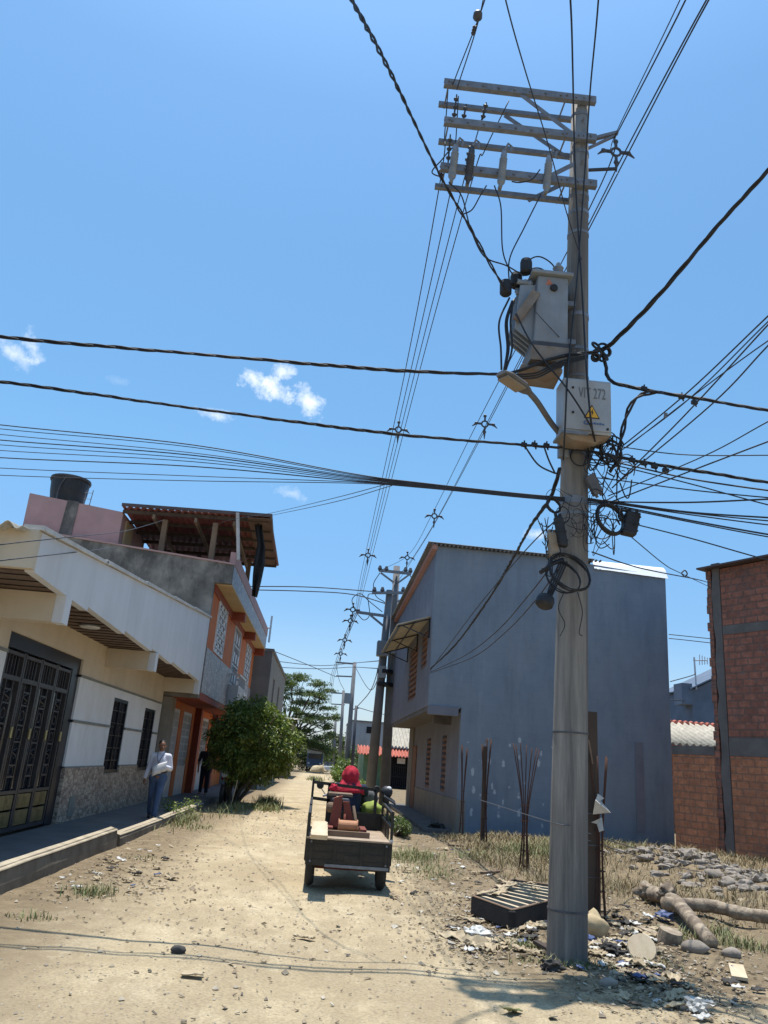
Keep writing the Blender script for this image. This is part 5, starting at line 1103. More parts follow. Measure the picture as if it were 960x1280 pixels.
# ------------------------------------------------------------------ cargo tricycle seen from behind
ct = thing('cargo_tricycle', 'black motor tricycle with open cargo bed and low side rails driving away', 'cargo tricycle', (.46, 11.6, 0))
YB, YF, XL, XR, ZB = 11.05, 12.85, -.09, 1.0, .62
MB().box((XL, YB, ZB-.05), (XR, YF, ZB)).build('bed_floor', 'bed', ct)
MB().hexa([(XL, YB-.04, .30), (XR, YB-.04, .27), (XR, YB-.002, .27), (XL, YB-.002, .30), (XL, YB-.04, ZB-.01), (XR, YB-.04, ZB-.01), (XR, YB-.002, ZB-.01), (XL, YB-.002, ZB-.01)]).build('tailgate', 'steel_black', ct, bevel=.006)
for z in (.37, .46, .55): MB().box((XL+.01, YB-.046, z), (XR-.01, YB-.0405, z+.008)).build('board_joint', 'ink', ct)
for x in (XL+.06, .28, .62, XR-.06): MB().box((x-.018, YB-.052, .31), (x+.018, YB-.0405, ZB-.012)).build('strap', 'steel_black', ct)
for x in (XL+.06, XR-.06):
    for z in (.35, .58): MB().lathe((x, YB-.06, z), [(.012, -.004), (.012, .008)], 8, (0, 1, 0)).build('bolt', 'galv', ct)
MB().box((.40, YB-.052, .36), (.60, YB-.044, .44)).build('number_plate', 'steel_black', ct)
MB().box((XL+.25, YB-.055, .29), (XR-.02, YB-.041, .325)).build('tailgate_rim', 'galv', ct)
MB().box((XL-.01, YB-.05, ZB-.008), (XR+.01, YB+.02, ZB+.012)).build('bed_edge', 'bed', ct)
for x0, x1 in ((XL-.012, XL+.02), (XR-.02, XR+.012)): MB().box((x0, YB, .34), (x1, YF, ZB-.052)).build('side_skirt', 'steel_black', ct)
def bars(L, mt, name, par, w=.035):
    for p, q in L: MB().beam(p, q, w, w).build(name, mt, par)
for x in (XL, XR):
    lst = [((x, YB+.02, .35), (x, YB+.02, 1.0 if x > 0 else .92)), ((x, YF, .5), (x, YF, 1.30 if x < 0 else 1.24)), ((x, (YB+YF)/2, .6), (x, (YB+YF)/2, .98)), ((x, YB+.04, .97 if x > 0 else .88), (x, YF-.02, 1.02)), ((x, YB+.04, .80), (x, YF-.02, .82))]
    bars(lst, 'steel_black', 'side_rail', ct)
MB().box((XR-.008, YB+.5, ZB), (XR+.008, YF-.02, .80)).build('side_panel', 'steel_black', ct)
MB().box((XL-.008, YB+.9, ZB), (XL+.008, YF-.02, .80)).build('side_panel', 'steel_black', ct)
bars([((XL, YF, 1.25), (XR-.12, YF, 1.20)), ((XL, YF, 1.02), (XL+.30, YF, 1.0)), ((XL+.25, YF, .62), (XL+.25, YF, 1.24)), ((XR-.12, YF, .62), (XR-.12, YF, 1.2))], 'steel_black', 'headboard_rail', ct, .045)
MB().box((XL+.27, YF-.01, ZB), (XR, YF+.015, .86)).build('headboard', 'steel_black', ct)
for x in (XL+.05, XR-.10):
    w_ = MB().torus((x+.02, 11.45, .25), .185, .065, (1, 0, 0), 28, 10, 1.0).build('wheel', 'tyre', ct, smooth=True)
    MB().lathe((x-.02, 11.45, .25), [(.13, 0), (.135, .02), (.05, .03), (.05, .05), (.135, .06), (.13, .08)], 20, (1, 0, 0)).build('rim', 'galv', w_)
    MB().box((x-.06, 11.22, .50), (x+.10, 11.7, .515)).build('mudguard', 'steel_black', ct)
MB().cyl((XL+.05, 11.45, .25), (XR-.1, 11.45, .25), .035, n=10).build('axle', 'rust', ct)
MB().box((.2, 11.2, .40), (.72, 12.9, .56)).build('chassis', 'steel_black', ct)
MB().box((.28, 12.9, .40), (.66, 14.0, .52)).build('chassis', 'steel_black', ct)
w_ = MB().torus((.47, 14.3, .27), .21, .06, (1, 0, 0), 26, 8).build('wheel', 'tyre', ct, smooth=True)
MB().lathe((.43, 14.3, .27), [(.15, 0), (.15, .08)], 18, (1, 0, 0)).build('rim', 'galv', w_)
MB().beam((.40, 14.3, .27), (.42, 13.95, 1.0), .04, .04).build('fork', 'galv', ct); MB().beam((.54, 14.3, .27), (.52, 13.95, 1.0), .04, .04).build('fork', 'galv', ct)
MB().tube(spline([(.08, 13.75, 1.02), (.25, 13.85, 1.06), (.47, 13.92, 1.02), (.69, 13.85, 1.06), (.86, 13.75, 1.02)], 5), .016, 8).build('handlebar', 'galv', ct)
MB().blob((.47, 13.45, .74), (.16, .30, .13), 2, .05).build('fuel_tank', 'rust', ct, smooth=True)
MB().box((.27, 12.92, .62), (.67, 13.25, .72)).build('saddle', 'navy', ct, bevel=.03)
MB().box((.30, 13.2, .3), (.64, 13.6, .58)).build('engine', 'steel_black', ct, bevel=.03)
for s_, x in ((-1, .02), (1, .95)): 
    MB().tube([(.47+s_*.35, 13.8, 1.04), (x, 13.8, 1.16)], .008, 6).build('mirror_stem', 'galv', ct)
    MB().lathe((x, 13.78, 1.18), [(.05, 0), (.06, .02), (.03, .03)], 14, (0, 1, 0)).build('mirror', 'steel_black', ct)
MB().lathe((XR+.0, YB-.03, .64), [(.022, -.01), (.022, .01)], 12, (0, 1, 0)).build('reflector', 'paper', ct)
# load
pk = MB(); nl = 12; rnd = random.Random(8)
for i in range(nl+1):
    t = i/nl; y = 10.45+t*1.55; z = .655+t*.05; j = lambda s=.006: rnd.uniform(-s, s)
    pk.v += [Vector((-.045+j(), y+(j(.03) if i == 0 else 0), z)), Vector((.165+j(), y+(j(.03) if i == 0 else 0), z)), Vector((.165+j(), y, z+.055+j())), Vector((-.045+j(), y, z+.055+j()))]
for i in range(nl):
    for k in range(4): a = i*4+k; b = i*4+(k+1) % 4; pk.f.append((a, b, b+4, a+4))
pk.f += [(0, 1, 2, 3), (nl*4, nl*4+1, nl*4+2, nl*4+3)]
tag(pk.build('plank', 'pale_wood'), 'pale freshly sawn thick plank sticking out over the back of the cargo tricycle', 'plank')
MB_ = MB().box((.15, 12.15, 1.10), (.50, 12.7, 1.135)); o = MB_.build('board', 'wood'); tag(o, 'short weathered board lying on top of the rusty machine on the cargo tricycle', 'board')
mc = thing('machine', 'rusty red iron hoisting machine with drum standing on the cargo tricycle bed', 'machine', (.38, 11.8, ZB))
MB().box((.14, 11.45, ZB+.002), (.74, 11.55, ZB+.07)).build('skid', 'wood', mc); MB().box((.12, 12.15, ZB+.002), (.70, 12.25, ZB+.07)).build('skid', 'wood', mc)
MB().box((.16, 11.56, ZB+.03), (.24, 12.14, ZB+.1)).build('skid_rail', 'rust', mc); MB().box((.62, 11.56, ZB+.03), (.70, 12.14, ZB+.1)).build('skid_rail', 'rust', mc)
dr = MB().lathe((.31, 11.62, ZB+.13), [(.085, 0), (.085, .01), (.07, .012), (.07, .25), (.085, .252), (.085, .265)], 18, (1, 0, 0)).build('drum', 'orange_steel', mc)
MB().tube(spline([(.58, 11.75, ZB+.08), (.55, 11.8, ZB+.2), (.51, 11.9, ZB+.37)], 4), .022, 8).build('lever', 'wood', mc)
MB().hexa([(.19, 11.9, ZB+.08), (.34, 11.9, ZB+.08), (.34, 12.1, ZB+.08), (.19, 12.1, ZB+.08), (.23, 11.92, ZB+.46), (.35, 11.92, ZB+.5), (.35, 12.08, ZB+.5), (.23, 12.08, ZB+.46)]).build('frame_plate', 'rust', mc)
MB().hexa([(.42, 11.95, ZB+.08), (.56, 11.95, ZB+.08), (.56, 12.1, ZB+.08), (.42, 12.1, ZB+.08), (.36, 11.95, ZB+.42), (.45, 11.95, ZB+.42), (.45, 12.08, ZB+.42), (.36, 12.08, ZB+.42)]).build('frame_plate', 'rust', mc)
MB().box((.2, 12.05, ZB+.35), (.46, 12.4, ZB+.46)).build('motor', 'dark_polymer', mc, bevel=.03)
MB().lathe((.19, 12.0, ZB+.33), [(.05, -.05), (.07, -.03), (.07, .03), (.05, .05)], 14, (1, 0, 0)).build('pulley', 'wood', mc)
MB().torus((.40, 11.98, ZB+.17), .09, .018, (1, 0, 0), 18, 6).build('flywheel', 'rust', mc)
mb = MB().blob((.22, 12.45, 1.2), (.055, .04, .05), 3, .9, 2.6, 4); o = mb.build('rag', 'redcloth', smooth=True); tag(o, 'small red rag tied on the front rail of the cargo tricycle', 'rag')
tag(MB().blob((.85, 13.05, .90), (.17, .15, .12), 3, .35, 2.0, 2).build('sack', 'sack', smooth=True), 'lime green sack beside the driver on the cargo tricycle', 'sack')
tag(MB().blob((.80, 13.3, 1.02), (.14, .13, .16), 3, .35, 2.0, 7).build('bundle', 'greysack', smooth=True), 'dusty grey cloth bundle above the lime green sack on the cargo tricycle', 'bundle')
hc = thing('cap', 'black cap with white front patch hung on the front rail of the cargo tricycle', 'cap', (1.02, 12.8, 1.2))
mb = MB(); cc = Vector((1.02, 12.8, 1.15)); ax = Vector((.45, -.25, .85)).normalized()
mb.lathe(cc, [(.085, 0), (.092, .025), (.088, .065), (.07, .10), (.035, .122), (.01, .127)], 18, ax); mb.build('crown', 'black', hc, smooth=True)
u = ax.orthogonal().normalized(); 
MB().obox(cc+Vector((.06, -.10, -.06)), (.09, .0, -.05), (.0, .10, .02), (.006, .0, .010)).build('brim', 'black', hc, bevel=.01)
MB().blob(cc+Vector((.045, -.045, .085)), (.045, .04, .035), 2, .1).build('patch', 'paper', hc, smooth=True)

# ------------------------------------------------------------------ people
def solid(balls, name, mt, parent, vox, smooth_it=4):
    """one continuous skin grown over tapered limbs: list of (p, q, r0, r1) or (c, (rx, ry, rz))"""
    mb = MB()
    for b in balls:
        if len(b) == 4:
            p, q = Vector(b[0]), Vector(b[1]); mb.tube([p, p.lerp(q, .5), q], [b[2], (b[2]+b[3])/2, b[3]], 12)
            for c, r in ((p, b[2]), (q, b[3])): mb.blob(c, (r, r, r), 2, 0)
        else: mb.blob(b[0], b[1], 3, 0)
    o = mb.build(name, mt, parent, smooth=True)
    rm = o.modifiers.new('skin', 'REMESH'); rm.mode = 'VOXEL'; rm.voxel_size = vox; rm.use_smooth_shade = True
    sm = o.modifiers.new('relax', 'SMOOTH'); sm.factor = .5; sm.iterations = smooth_it
    return o
def hand(balls, wr, d, up, s, curl=.5, r=.0085):
    """palm and five bent fingers from the wrist along d; up is the back of the hand, s = +1/-1 thumb side"""
    wr, d, up = Vector(wr), Vector(d).normalized(), Vector(up).normalized(); sd_ = d.cross(up).normalized()*s
    pc_ = wr+d*.045; balls.append((wr, wr+d*.075, .024, .026)); balls.append((pc_, (.034, .034, .034)))
    for k, L in enumerate((.066, .074, .069, .054)):
        b = wr+d*.078+sd_*(.030-.020*k); m1 = b+(d-up*curl*.4).normalized()*L*.5; e = m1+(d*.6-up*curl*1.4).normalized()*L*.5
        balls += [(b-d*.02, b, r*1.1, r*1.05), (b, m1, r*1.05, r), (m1, e, r, r*.8)]
    t0_ = wr+d*.02+sd_*.026; t1_ = t0_+(d*.6+sd_*.7).normalized()*.036; t2_ = t1_+(d*.9-up*.5).normalized()*.03
    balls += [(t0_, t1_, r*1.4, r*1.2), (t1_, t2_, r*1.2, r*.9)]
def eyes(par, hc_, fd, z):
    fd = Vector(fd).normalized(); sd_ = fd.cross(Vector((0, 0, 1)))
    for s_ in (-1, 1): MB().blob(Vector(hc_)+fd*.088+sd_*.031*s_+Vector((0, 0, z)), (.011, .009, .007), 2, 0).build('eye', 'ink', par)
def head(b, c, fd):
    c, fd = Vector(c), Vector(fd).normalized(); sd_ = fd.cross(Vector((0, 0, 1)))
    b += [(c+Vector((0, 0, .025)), (.074, .09, .088)), (c-Vector((0, 0, .05))+fd*.022, (.056, .062, .062)), (c+fd*.088-Vector((0, 0, .01)), c+fd*.104-Vector((0, 0, .028)), .010, .014), (c+fd*.076-Vector((0, 0, .062)), (.022, .014, .009))]
    for s_ in (-1, 1): b.append((c+sd_*.078*s_-Vector((0, 0, .008)), (.012, .018, .028)))
# walking man in white
MX, MY = -3.46, 18.3
man = thing('person', 'man in white shirt and blue jeans walking on the pavement holding papers', 'person', (MX, MY, SW), 'people on the left pavement')
z0 = SW
hip = Vector((MX, MY, z0+.83)); chest = Vector((MX+.0, MY, z0+1.18)); neck = Vector((MX, MY-.01, z0+1.345)); hd_ = Vector((MX-.005, MY-.03, z0+1.475))
LS, RS = Vector((MX+.165, MY, z0+1.265)), Vector((MX-.165, MY, z0+1.265))       # shoulders (viewer right / left)
LE, RE = Vector((MX+.225, MY+.0, z0+1.02)), Vector((MX-.225, MY+.04, z0+1.01))
LW, RW = Vector((MX+.12, MY-.22, z0+1.06)), Vector((MX-.275, MY-.03, z0+.79))
LK, RK = Vector((MX+.07, MY-.12, z0+.46)), Vector((MX-.085, MY+.02, z0+.45))
LA, RA = Vector((MX+.06, MY-.17, z0+.08)), Vector((MX-.11, MY+.20, z0+.11))
LH, RH = hip+Vector((.085, 0, -.02)), hip+Vector((-.085, 0, -.02))
b = []; head(b, hd_, (.45, -1, -.05))
b += [(neck-Vector((0, 0, .03)), hd_-Vector((0, 0, .05)), .055, .05), (hip, chest, .125, .14), (chest, neck-Vector((0, 0, .06)), .13, .07), (LS, RS, .06, .06), (LS, LE, .05, .042), (LE, LW, .04, .027), (RS, RE, .05, .042), (RE, RW, .04, .027), (LH, LK, .08, .055), (LK, LA, .052, .036), (RH, RK, .08, .055), (RK, RA, .052, .036)]
for A, up in ((LA, 0), (RA, .03)): b.append((A+Vector((0, .02, -.045)), A+Vector((.02, -.13, -.052-up)), .034, .026))
hand(b, LW, (-.5, -.5, -.25), (0, -.3, 1), 1, .7); hand(b, RW, (-.02, -.1, -1), (-1, 0, 0), -1, .5)
body = solid(b, 'body', 'skin', man, .0075)
eyes(man, hd_, (.45, -1, 0), .012)
solid([(hd_+Vector((-.008, .02, .055)), (.079, .09, .075)), (hd_+Vector((-.02, .05, .0)), (.066, .06, .07))], 'hair', 'hair', man, .009, 2)
sb = [(hip+Vector((0, -.01, .17)), chest, .158, .155), (chest, neck-Vector((0, 0, .075)), .145, .075), (LS, chest+Vector((0, 0, .08)), .066, .09), (RS, chest+Vector((0, 0, .08)), .066, .09), (LS, LE, .068, .06), (LE, LW.lerp(LE, .18), .06, .045), (RS, RE, .068, .06), (RE, RW.lerp(RE, .12), .058, .045), (neck-Vector((0, 0, .05)), neck+Vector((0, -.005, .0)), .07, .062)]
solid(sb, 'shirt', 'shirt', man, .010, 3)
jb = [(LH, RH, .118, .118), (hip+Vector((-.03, 0, .07)), hip+Vector((.03, 0, .07)), .132, .132), (LH, LK, .10, .074), (LK, LA, .074, .06), (RH, RK, .10, .074), (RK, RA, .074, .06)]
solid(jb, 'jeans', 'jeans', man, .010, 3)
for A, up in ((LA, 0), (RA, .03)): solid([(A+Vector((0, .03, -.045)), A+Vector((.02, -.15, -.050-up)), .042, .034)], 'shoe', 'shoe', man, .008, 2)
MB().tube(spline([neck+Vector((-.07, -.06, .0)), neck+Vector((-.05, -.15, -.10)), chest+Vector((-.01, -.185, -.05)), neck+Vector((.04, -.16, -.1)), neck+Vector((.07, -.06, .0))], 6), .006, 6).build('lanyard', 'navy', man)
MB().torus(hip+Vector((0, 0, .115)), .150, .022, (0, 0, 1), 28, 8).build('belt', 'shoe', man, smooth=True)
pp = MB(); c = LW+Vector((-.05, -.07, -.07)); n = 8
for i in range(n+1):
    for k in range(5): t, s_ = i/n, k/4; pp.v.append(c+Vector((-.15+.27*s_, -.03+.05*s_-.03*math.sin(t*3), .06-.20*t+.12*s_+.012*math.sin(t*6+s_*3))))
for i in range(n):
    for k in range(4): a = i*5+k; pp.f.append((a, a+1, a+6, a+5))
o = pp.build('papers', 'paper', smooth=True); solidify(o, .008); tag(o, 'loose white sheets of paper held by the walking man in white', 'papers')
# dark figure by the bush
DX, DY = -3.95, 29.2
dm_ = thing('person', 'dark dressed person standing in the shade behind the leafy bush', 'person', (DX, DY, SW), 'people on the left pavement')
b = []; hd2 = Vector((DX, DY, SW+1.55)); head(b, hd2, (.4, -1, -.1)); hp = Vector((DX, DY, SW+.9)); ck = Vector((DX, DY, SW+1.25))
b += [(hp, ck, .13, .15), (ck, hd2-Vector((0, 0, .12)), .13, .06), (hd2-Vector((0, 0, .17)), hd2, .05, .05), (ck+Vector((-.2, 0, .1)), ck+Vector((.2, 0, .1)), .06, .06), (ck+Vector((-.2, 0, .1)), ck+Vector((-.27, .02, -.2)), .05, .04), (ck+Vector((-.27, .02, -.2)), ck+Vector((-.24, -.1, -.45)), .04, .028), (ck+Vector((.2, 0, .1)), ck+Vector((.26, .02, -.2)), .05, .04), (ck+Vector((.26, .02, -.2)), ck+Vector((.22, -.12, -.42)), .04, .028)]
for s_ in (-1, 1): b += [(hp+Vector((.09*s_, 0, 0)), (DX+.10*s_, DY-.04*s_, SW+.48), .085, .058), ((DX+.10*s_, DY-.04*s_, SW+.48), (DX+.11*s_, DY-.08*s_, SW+.08), .055, .04), ((DX+.11*s_, DY-.08*s_, SW+.04), (DX+.12*s_, DY-.08*s_-.15, SW+.035), .036, .03)]
hand(b, ck+Vector((-.24, -.1, -.45)), (0, -.1, -1), (-1, 0, 0), -1); hand(b, ck+Vector((.22, -.12, -.42)), (0, -.1, -1), (1, 0, 0), 1)
solid(b, 'body', 'skin', dm_, .011)
solid([(hd2+Vector((0, .02, .05)), (.08, .09, .075))], 'hair', 'hair', dm_, .012, 2)
solid([(hp, ck, .15, .165), (ck, hd2-Vector((0, 0, .2)), .15, .08), (ck+Vector((-.2, 0, .1)), ck+Vector((.2, 0, .1)), .072, .072), (ck+Vector((-.2, 0, .1)), ck+Vector((-.26, .02, -.15)), .065, .055), (ck+Vector((.2, 0, .1)), ck+Vector((.26, .02, -.15)), .065, .055)], 'shirt', 'darkcloth', dm_, .013, 2)
solid([q for s_ in (-1, 1) for q in ((hp+Vector((.08*s_, 0, 0)), (DX+.10*s_, DY-.04*s_, SW+.48), .105, .078), ((DX+.10*s_, DY-.04*s_, SW+.48), (DX+.11*s_, DY-.08*s_, SW+.1), .078, .062))]+[(hp+Vector((-.08, 0, 0)), hp+Vector((.08, 0, 0)), .11, .11)], 'trousers', 'navy', dm_, .013, 2)
# driver, seen from behind with a red cloth over the head
RX, RY = .50, 13.08
rd = thing('person', 'driver with crimson cloth over head and shoulders seated on the cargo tricycle', 'person', (RX, RY, .72))
rh = Vector((RX-.02, RY+.06, 1.39)); rp_ = Vector((RX, RY, .82)); rc = Vector((RX, RY+.06, 1.12))
b = []; head(b, rh, (0, 1, -.1))
b += [(rp_, rc, .14, .15), (rc, rh-Vector((0, 0, .12)), .13, .06), (rh-Vector((0, 0, .16)), rh, .05, .05), (rc+Vector((-.19, 0, .08)), rc+Vector((.19, 0, .08)), .065, .065), (rc+Vector((-.2, 0, .08)), rc+Vector((-.30, .25, -.12)), .05, .042), (rc+Vector((-.30, .25, -.12)), (RX-.34, 13.72, 1.04), .04, .028), (rc+Vector((.2, 0, .08)), rc+Vector((.28, .25, -.12)), .05, .042), (rc+Vector((.28, .25, -.12)), (RX+.30, 13.72, 1.04), .04, .028)]
for s_ in (-1, 1): b += [(rp_+Vector((.1*s_, 0, 0)), (RX+.2*s_, RY+.45, .72), .085, .06), ((RX+.2*s_, RY+.45, .72), (RX+.22*s_, RY+.42, .34), .058, .04), ((RX+.22*s_, RY+.42, .30), (RX+.22*s_, RY+.58, .29), .036, .03)]
hand(b, (RX-.34, 13.72, 1.045), (.1, 1, 0), (0, 0, 1), 1, 1.0); hand(b, (RX+.30, 13.72, 1.045), (-.1, 1, 0), (0, 0, 1), -1, 1.0)
solid(b, 'body', 'skin', rd, .010)
solid([(rp_, rc, .17, .18), (rc+Vector((-.19, 0, .07)), rc+Vector((.19, 0, .07)), .075, .075), (rc+Vector((-.2, 0, .08)), rc+Vector((-.30, .25, -.12)), .07, .06), (rc+Vector((-.30, .25, -.12)), (RX-.33, 13.66, 1.04), .055, .042), (rc+Vector((.2, 0, .08)), rc+Vector((.28, .25, -.12)), .07, .06), (rc+Vector((.28, .25, -.12)), (RX+.29, 13.66, 1.04), .055, .042)], 'jacket', 'navy', rd, .012, 2)
solid([q for s_ in (-1, 1) for q in ((rp_+Vector((.08*s_, 0, 0)), (RX+.2*s_, RY+.45, .72), .11, .08), ((RX+.2*s_, RY+.45, .72), (RX+.22*s_, RY+.42, .36), .08, .06))], 'trousers', 'navy', rd, .013, 2)
hb = MB(); c = rh; n = 40; prof = [(0, .12), (.03, .117), (.07, .10), (.1, .062), (.118, .01), (.122, -.03), (.108, -.075), (.112, -.10), (.145, -.14), (.185, -.19), (.205, -.235), (.21, -.27)]
for (r, z) in prof:
    for k in range(n):
        a = 2*math.pi*k/n; f = 1+.26*noise.noise(Vector((math.cos(a)*2.6, math.sin(a)*2.6, z*22)))+.06*math.sin(5*a+z*22)+.05*math.sin(8*a-z*46)+.06*math.sin(z*55+2*a); rx = r*f*(1.0 if z > -.1 else 1.10); ry = r*f*(.95 if z > -.1 else .72)
        hb.v.append(c+Vector((rx*math.cos(a), ry*math.sin(a)-(.02 if z < -.1 else 0), z+.012*math.sin(3*a+z*30))))
for i in range(len(prof)-1):
    for k in range(n): a = i*n+k; b_ = i*n+(k+1) % n; hb.f.append((a, b_, b_+n, a+n))
o = hb.build('head_cloth', 'redcloth', rd, smooth=True); solidify(o, .014)
# ------------------------------------------------------------------ parked motorcycle by the bush
mo = thing('motorcycle', 'dark motorcycle parked beside the trunk of the leafy bush', 'motorcycle', (-3.0, 27.6, 0))
for y in (27.0, 28.2):
    w_ = MB().torus((-3.05, y, .30), .25, .05, (1, 0, 0), 22, 8).build('wheel', 'tyre', mo, smooth=True); MB().torus((-3.05, y, .30), .17, .012, (1, 0, 0), 18, 5).build('rim', 'galv', w_)
MB().box((-3.15, 27.35, .35), (-2.95, 27.9, .62)).build('engine', 'steel_black', mo, bevel=.04); MB().blob((-3.05, 27.5, .78), (.14, .26, .12), 2, .05).build('fuel_tank', 'redcloth', mo, smooth=True)
MB().blob((-3.05, 28.0, .78), (.13, .34, .07), 2, .05).build('saddle', 'black', mo, smooth=True); MB().beam((-3.05, 27.0, .3), (-3.05, 27.25, .98), .06, .06).build('fork', 'galv', mo)
MB().tube([(-3.38, 27.35, 1.02), (-3.05, 27.22, 1.0), (-2.72, 27.35, 1.02)], .016, 8).build('handlebar', 'galv', mo); MB().blob((-3.05, 27.05, .88), (.10, .07, .10), 2, 0).build('headlight', 'paper', mo, smooth=True); MB().box((-3.14, 28.25, .55), (-2.96, 28.28, .70)).build('plate', 'paper', mo)

# ------------------------------------------------------------------ trees and foliage
def leaves(mb, c, n, rad, size, rnd, droop=.3, aspect=.42):
    for _ in range(n):
        d = Vector((rnd.gauss(0, 1), rnd.gauss(0, 1), rnd.gauss(0, 1))).normalized()*(rnd.random()**.45)
        p = c+Vector((d.x*rad[0], d.y*rad[1], d.z*rad[2])); out = (d+Vector((rnd.uniform(-.7, .7), rnd.uniform(-.7, .7), (rnd.uniform(-.5, .5)-d.z*.7)-droop))).normalized()
        s_ = size*rnd.uniform(.6, 1.3); sd_ = out.cross(Vector((rnd.uniform(-1, 1), rnd.uniform(-1, 1), rnd.uniform(.6, 1.6)))).normalized(); up = sd_.cross(out)
        i = len(mb.v); w_ = s_*aspect
        mb.v += [p, p+out*s_*.5+sd_*w_*.5+up*w_*.15, p+out*s_-up*s_*.12, p+out*s_*.5-sd_*w_*.5+up*w_*.15]
        mb.f += [(i, i+1, i+2), (i, i+2, i+3)]
def limb(mb, p, q, r0, r1, rnd, wob=.12, n=6):
    p, q = Vector(p), Vector(q); pts = []
    for i in range(n+1):
        t = i/n; pts.append(p.lerp(q, t)+Vector((rnd.uniform(-1, 1), rnd.uniform(-1, 1), rnd.uniform(-.5, .5)))*wob*math.sin(math.pi*t)*(q-p).length*.5)
    mb.tube(pts, [r0+(r1-r0)*i/n for i in range(n+1)], 8); return pts
rnd = random.Random(77)
bt = thing('tree', 'dense dark leafy bush-like tree on the verge in front of the orange house', 'tree', (-2.75, 27.6, 0))
tk = MB(); ends = []
for k in range(5):
    a = k*1.3; e = Vector((-2.45+.8*math.cos(a), 27.8+.8*math.sin(a), 1.5+.3*(k % 2))); limb(tk, (-2.75+.06*math.cos(a), 27.6+.06*math.sin(a), -.05), e, .07, .04, rnd); ends.append(e)
    for j in range(3): limb(tk, e, e+Vector((rnd.uniform(-.8, .8), rnd.uniform(-.8, .8), rnd.uniform(.4, 1.4))), .035, .012, rnd)
tk.build('trunk', 'bark', bt, smooth=True)
lf = MB()
for _ in range(380):
    d = Vector((rnd.gauss(0, 1), rnd.gauss(0, 1), rnd.gauss(0, 1))).normalized()*(.30+.70*rnd.random()**.5)
    t = d.z; cx = -2.25-.35*max(t, 0)+.12*t; c = Vector((cx+d.x*1.5*(1-.35*max(t, 0)), 27.7+d.y*1.35, 2.02+d.z*1.5))
    if noise.noise(c*1.1) < -.4: continue
    if c.z < 1.15 and c.x < -2.9: continue
    leaves(lf, c, 60, (.27, .27, .20), .14, rnd, .35)
lf.build('crown', 'leaf', bt, fix=False)
stk = MB().tube([P(285, 1022, 25), P(297, 975, 25.2)], .012, 6); tag(stk.build('stick', 'pale_wood'), 'thin pale stick leaning in the grass before the leafy bush', 'stick')
ft = thing('tree', 'wide spreading feathery tree far down the street behind the leafy bush', 'tree', (-4.2, 96, 0))
tk = MB(); limb(tk, (-4.2, 96, -.1), (-4.0, 96, 3.4), .34, .24, rnd, .06)
lf = MB()
def flat_crown(u, v, n, ru, y=96, sz=.27):
    c = P(u, v, y+rnd.uniform(-2.5, 2.5)); limb(tk, (-4.0+rnd.uniform(-.1, .1), 96, rnd.uniform(2.6, 3.4)), c-Vector((0, 0, .15)), .13, .03, rnd, .12)
    for j in range(4): limb(tk, c-Vector((0, 0, .15)), c+Vector((rnd.uniform(-1, 1)*ru, rnd.uniform(-1, 1), rnd.uniform(-.1, .25))), .03, .012, rnd)
    for _ in range(n):
        q = c+Vector((rnd.gauss(0, .55)*ru, rnd.gauss(0, .8), rnd.gauss(0, .16)+.1)); leaves(lf, q, 62, (.55, .5, .16), sz, rnd, .05, .38)
for u, v, n, ru in ((400, 935, 14, 1.5), (385, 930, 14, 1.5), (370, 925, 14, 1.5), (412, 940, 10, 1.2), (360, 915, 12, 1.4), (366, 856, 14, 1.4), (388, 868, 14, 1.4), (400, 872, 10, 1.2), (376, 878, 12, 1.4), (404, 898, 12, 1.3), (386, 894, 12, 1.4), (350, 848, 12, 1.3), (365, 846, 12, 1.3), (380, 849, 12, 1.4), (396, 856, 10, 1.3), (409, 864, 6, 1.0), (356, 862, 8, 1.2), (372, 866, 8, 1.3), (345, 870, 9, 1.2), (386, 879, 12, 1.4), (402, 886, 10, 1.3), (414, 896, 7, 1.0), (372, 888, 10, 1.4), (392, 902, 12, 1.5), (408, 910, 10, 1.2), (380, 914, 10, 1.4), (416, 920, 7, 1.0), (396, 924, 10, 1.3), (360, 900, 8, 1.3)):
    flat_crown(u, v, n, ru)
tk.build('trunk', 'bark', ft, smooth=True); lf.build('crown', 'farleaf', ft, fix=False)
def shrub(name, label, c, rad, n, size, mt, group=None, seed=0, clump=26):
    r2 = random.Random(seed); o = thing(name, label, 'tree' if name == 'tree' else 'shrub', (c[0], c[1], 0), group)
    tk = MB()
    for k in range(5): limb(tk, (c[0]+r2.uniform(-.2, .2), c[1], -.05), (c[0]+r2.uniform(-.6, .6)*rad[0], c[1]+r2.uniform(-.5, .5)*rad[1], c[2]+rad[2]*.3), .07, .025, r2)
    tk.build('stem', 'bark', o)
    m2 = MB()
    for _ in range(clump):
        d = Vector((r2.gauss(0, 1), r2.gauss(0, 1), r2.gauss(0, 1))).normalized()*(.4+.6*r2.random()); leaves(m2, Vector(c)+Vector((d.x*rad[0], d.y*rad[1], d.z*rad[2])), n, (rad[0]*.35, rad[1]*.35, rad[2]*.3), size, r2, .2)
    m2.build('foliage', mt, o, fix=False)
shrub('tree', 'dark green tree mass at the end of the street under the wide feathery tree', (-1.5, 104, 2.6), (3.2, 2.5, 2.3), 90, .36, 'farleaf', None, 3, 50)
shrub('tree', 'dark trees closing the street end beside the farthest pole', (1.9, 112, 2.8), (2.4, 2, 2.6), 90, .36, 'farleaf', None, 4, 44)
shrub('tree', 'lower dark tree at the street end behind the brown house', (-6.0, 104, 3.0), (3, 2.5, 2.6), 80, .38, 'farleaf', None, 5, 40)
shrub('shrub', 'tall olive weeds on the right verge beside the slim grey pole', (1.5, 60, .85), (.75, 3.0, .85), 70, .22, 'leaf', None, 6, 40)
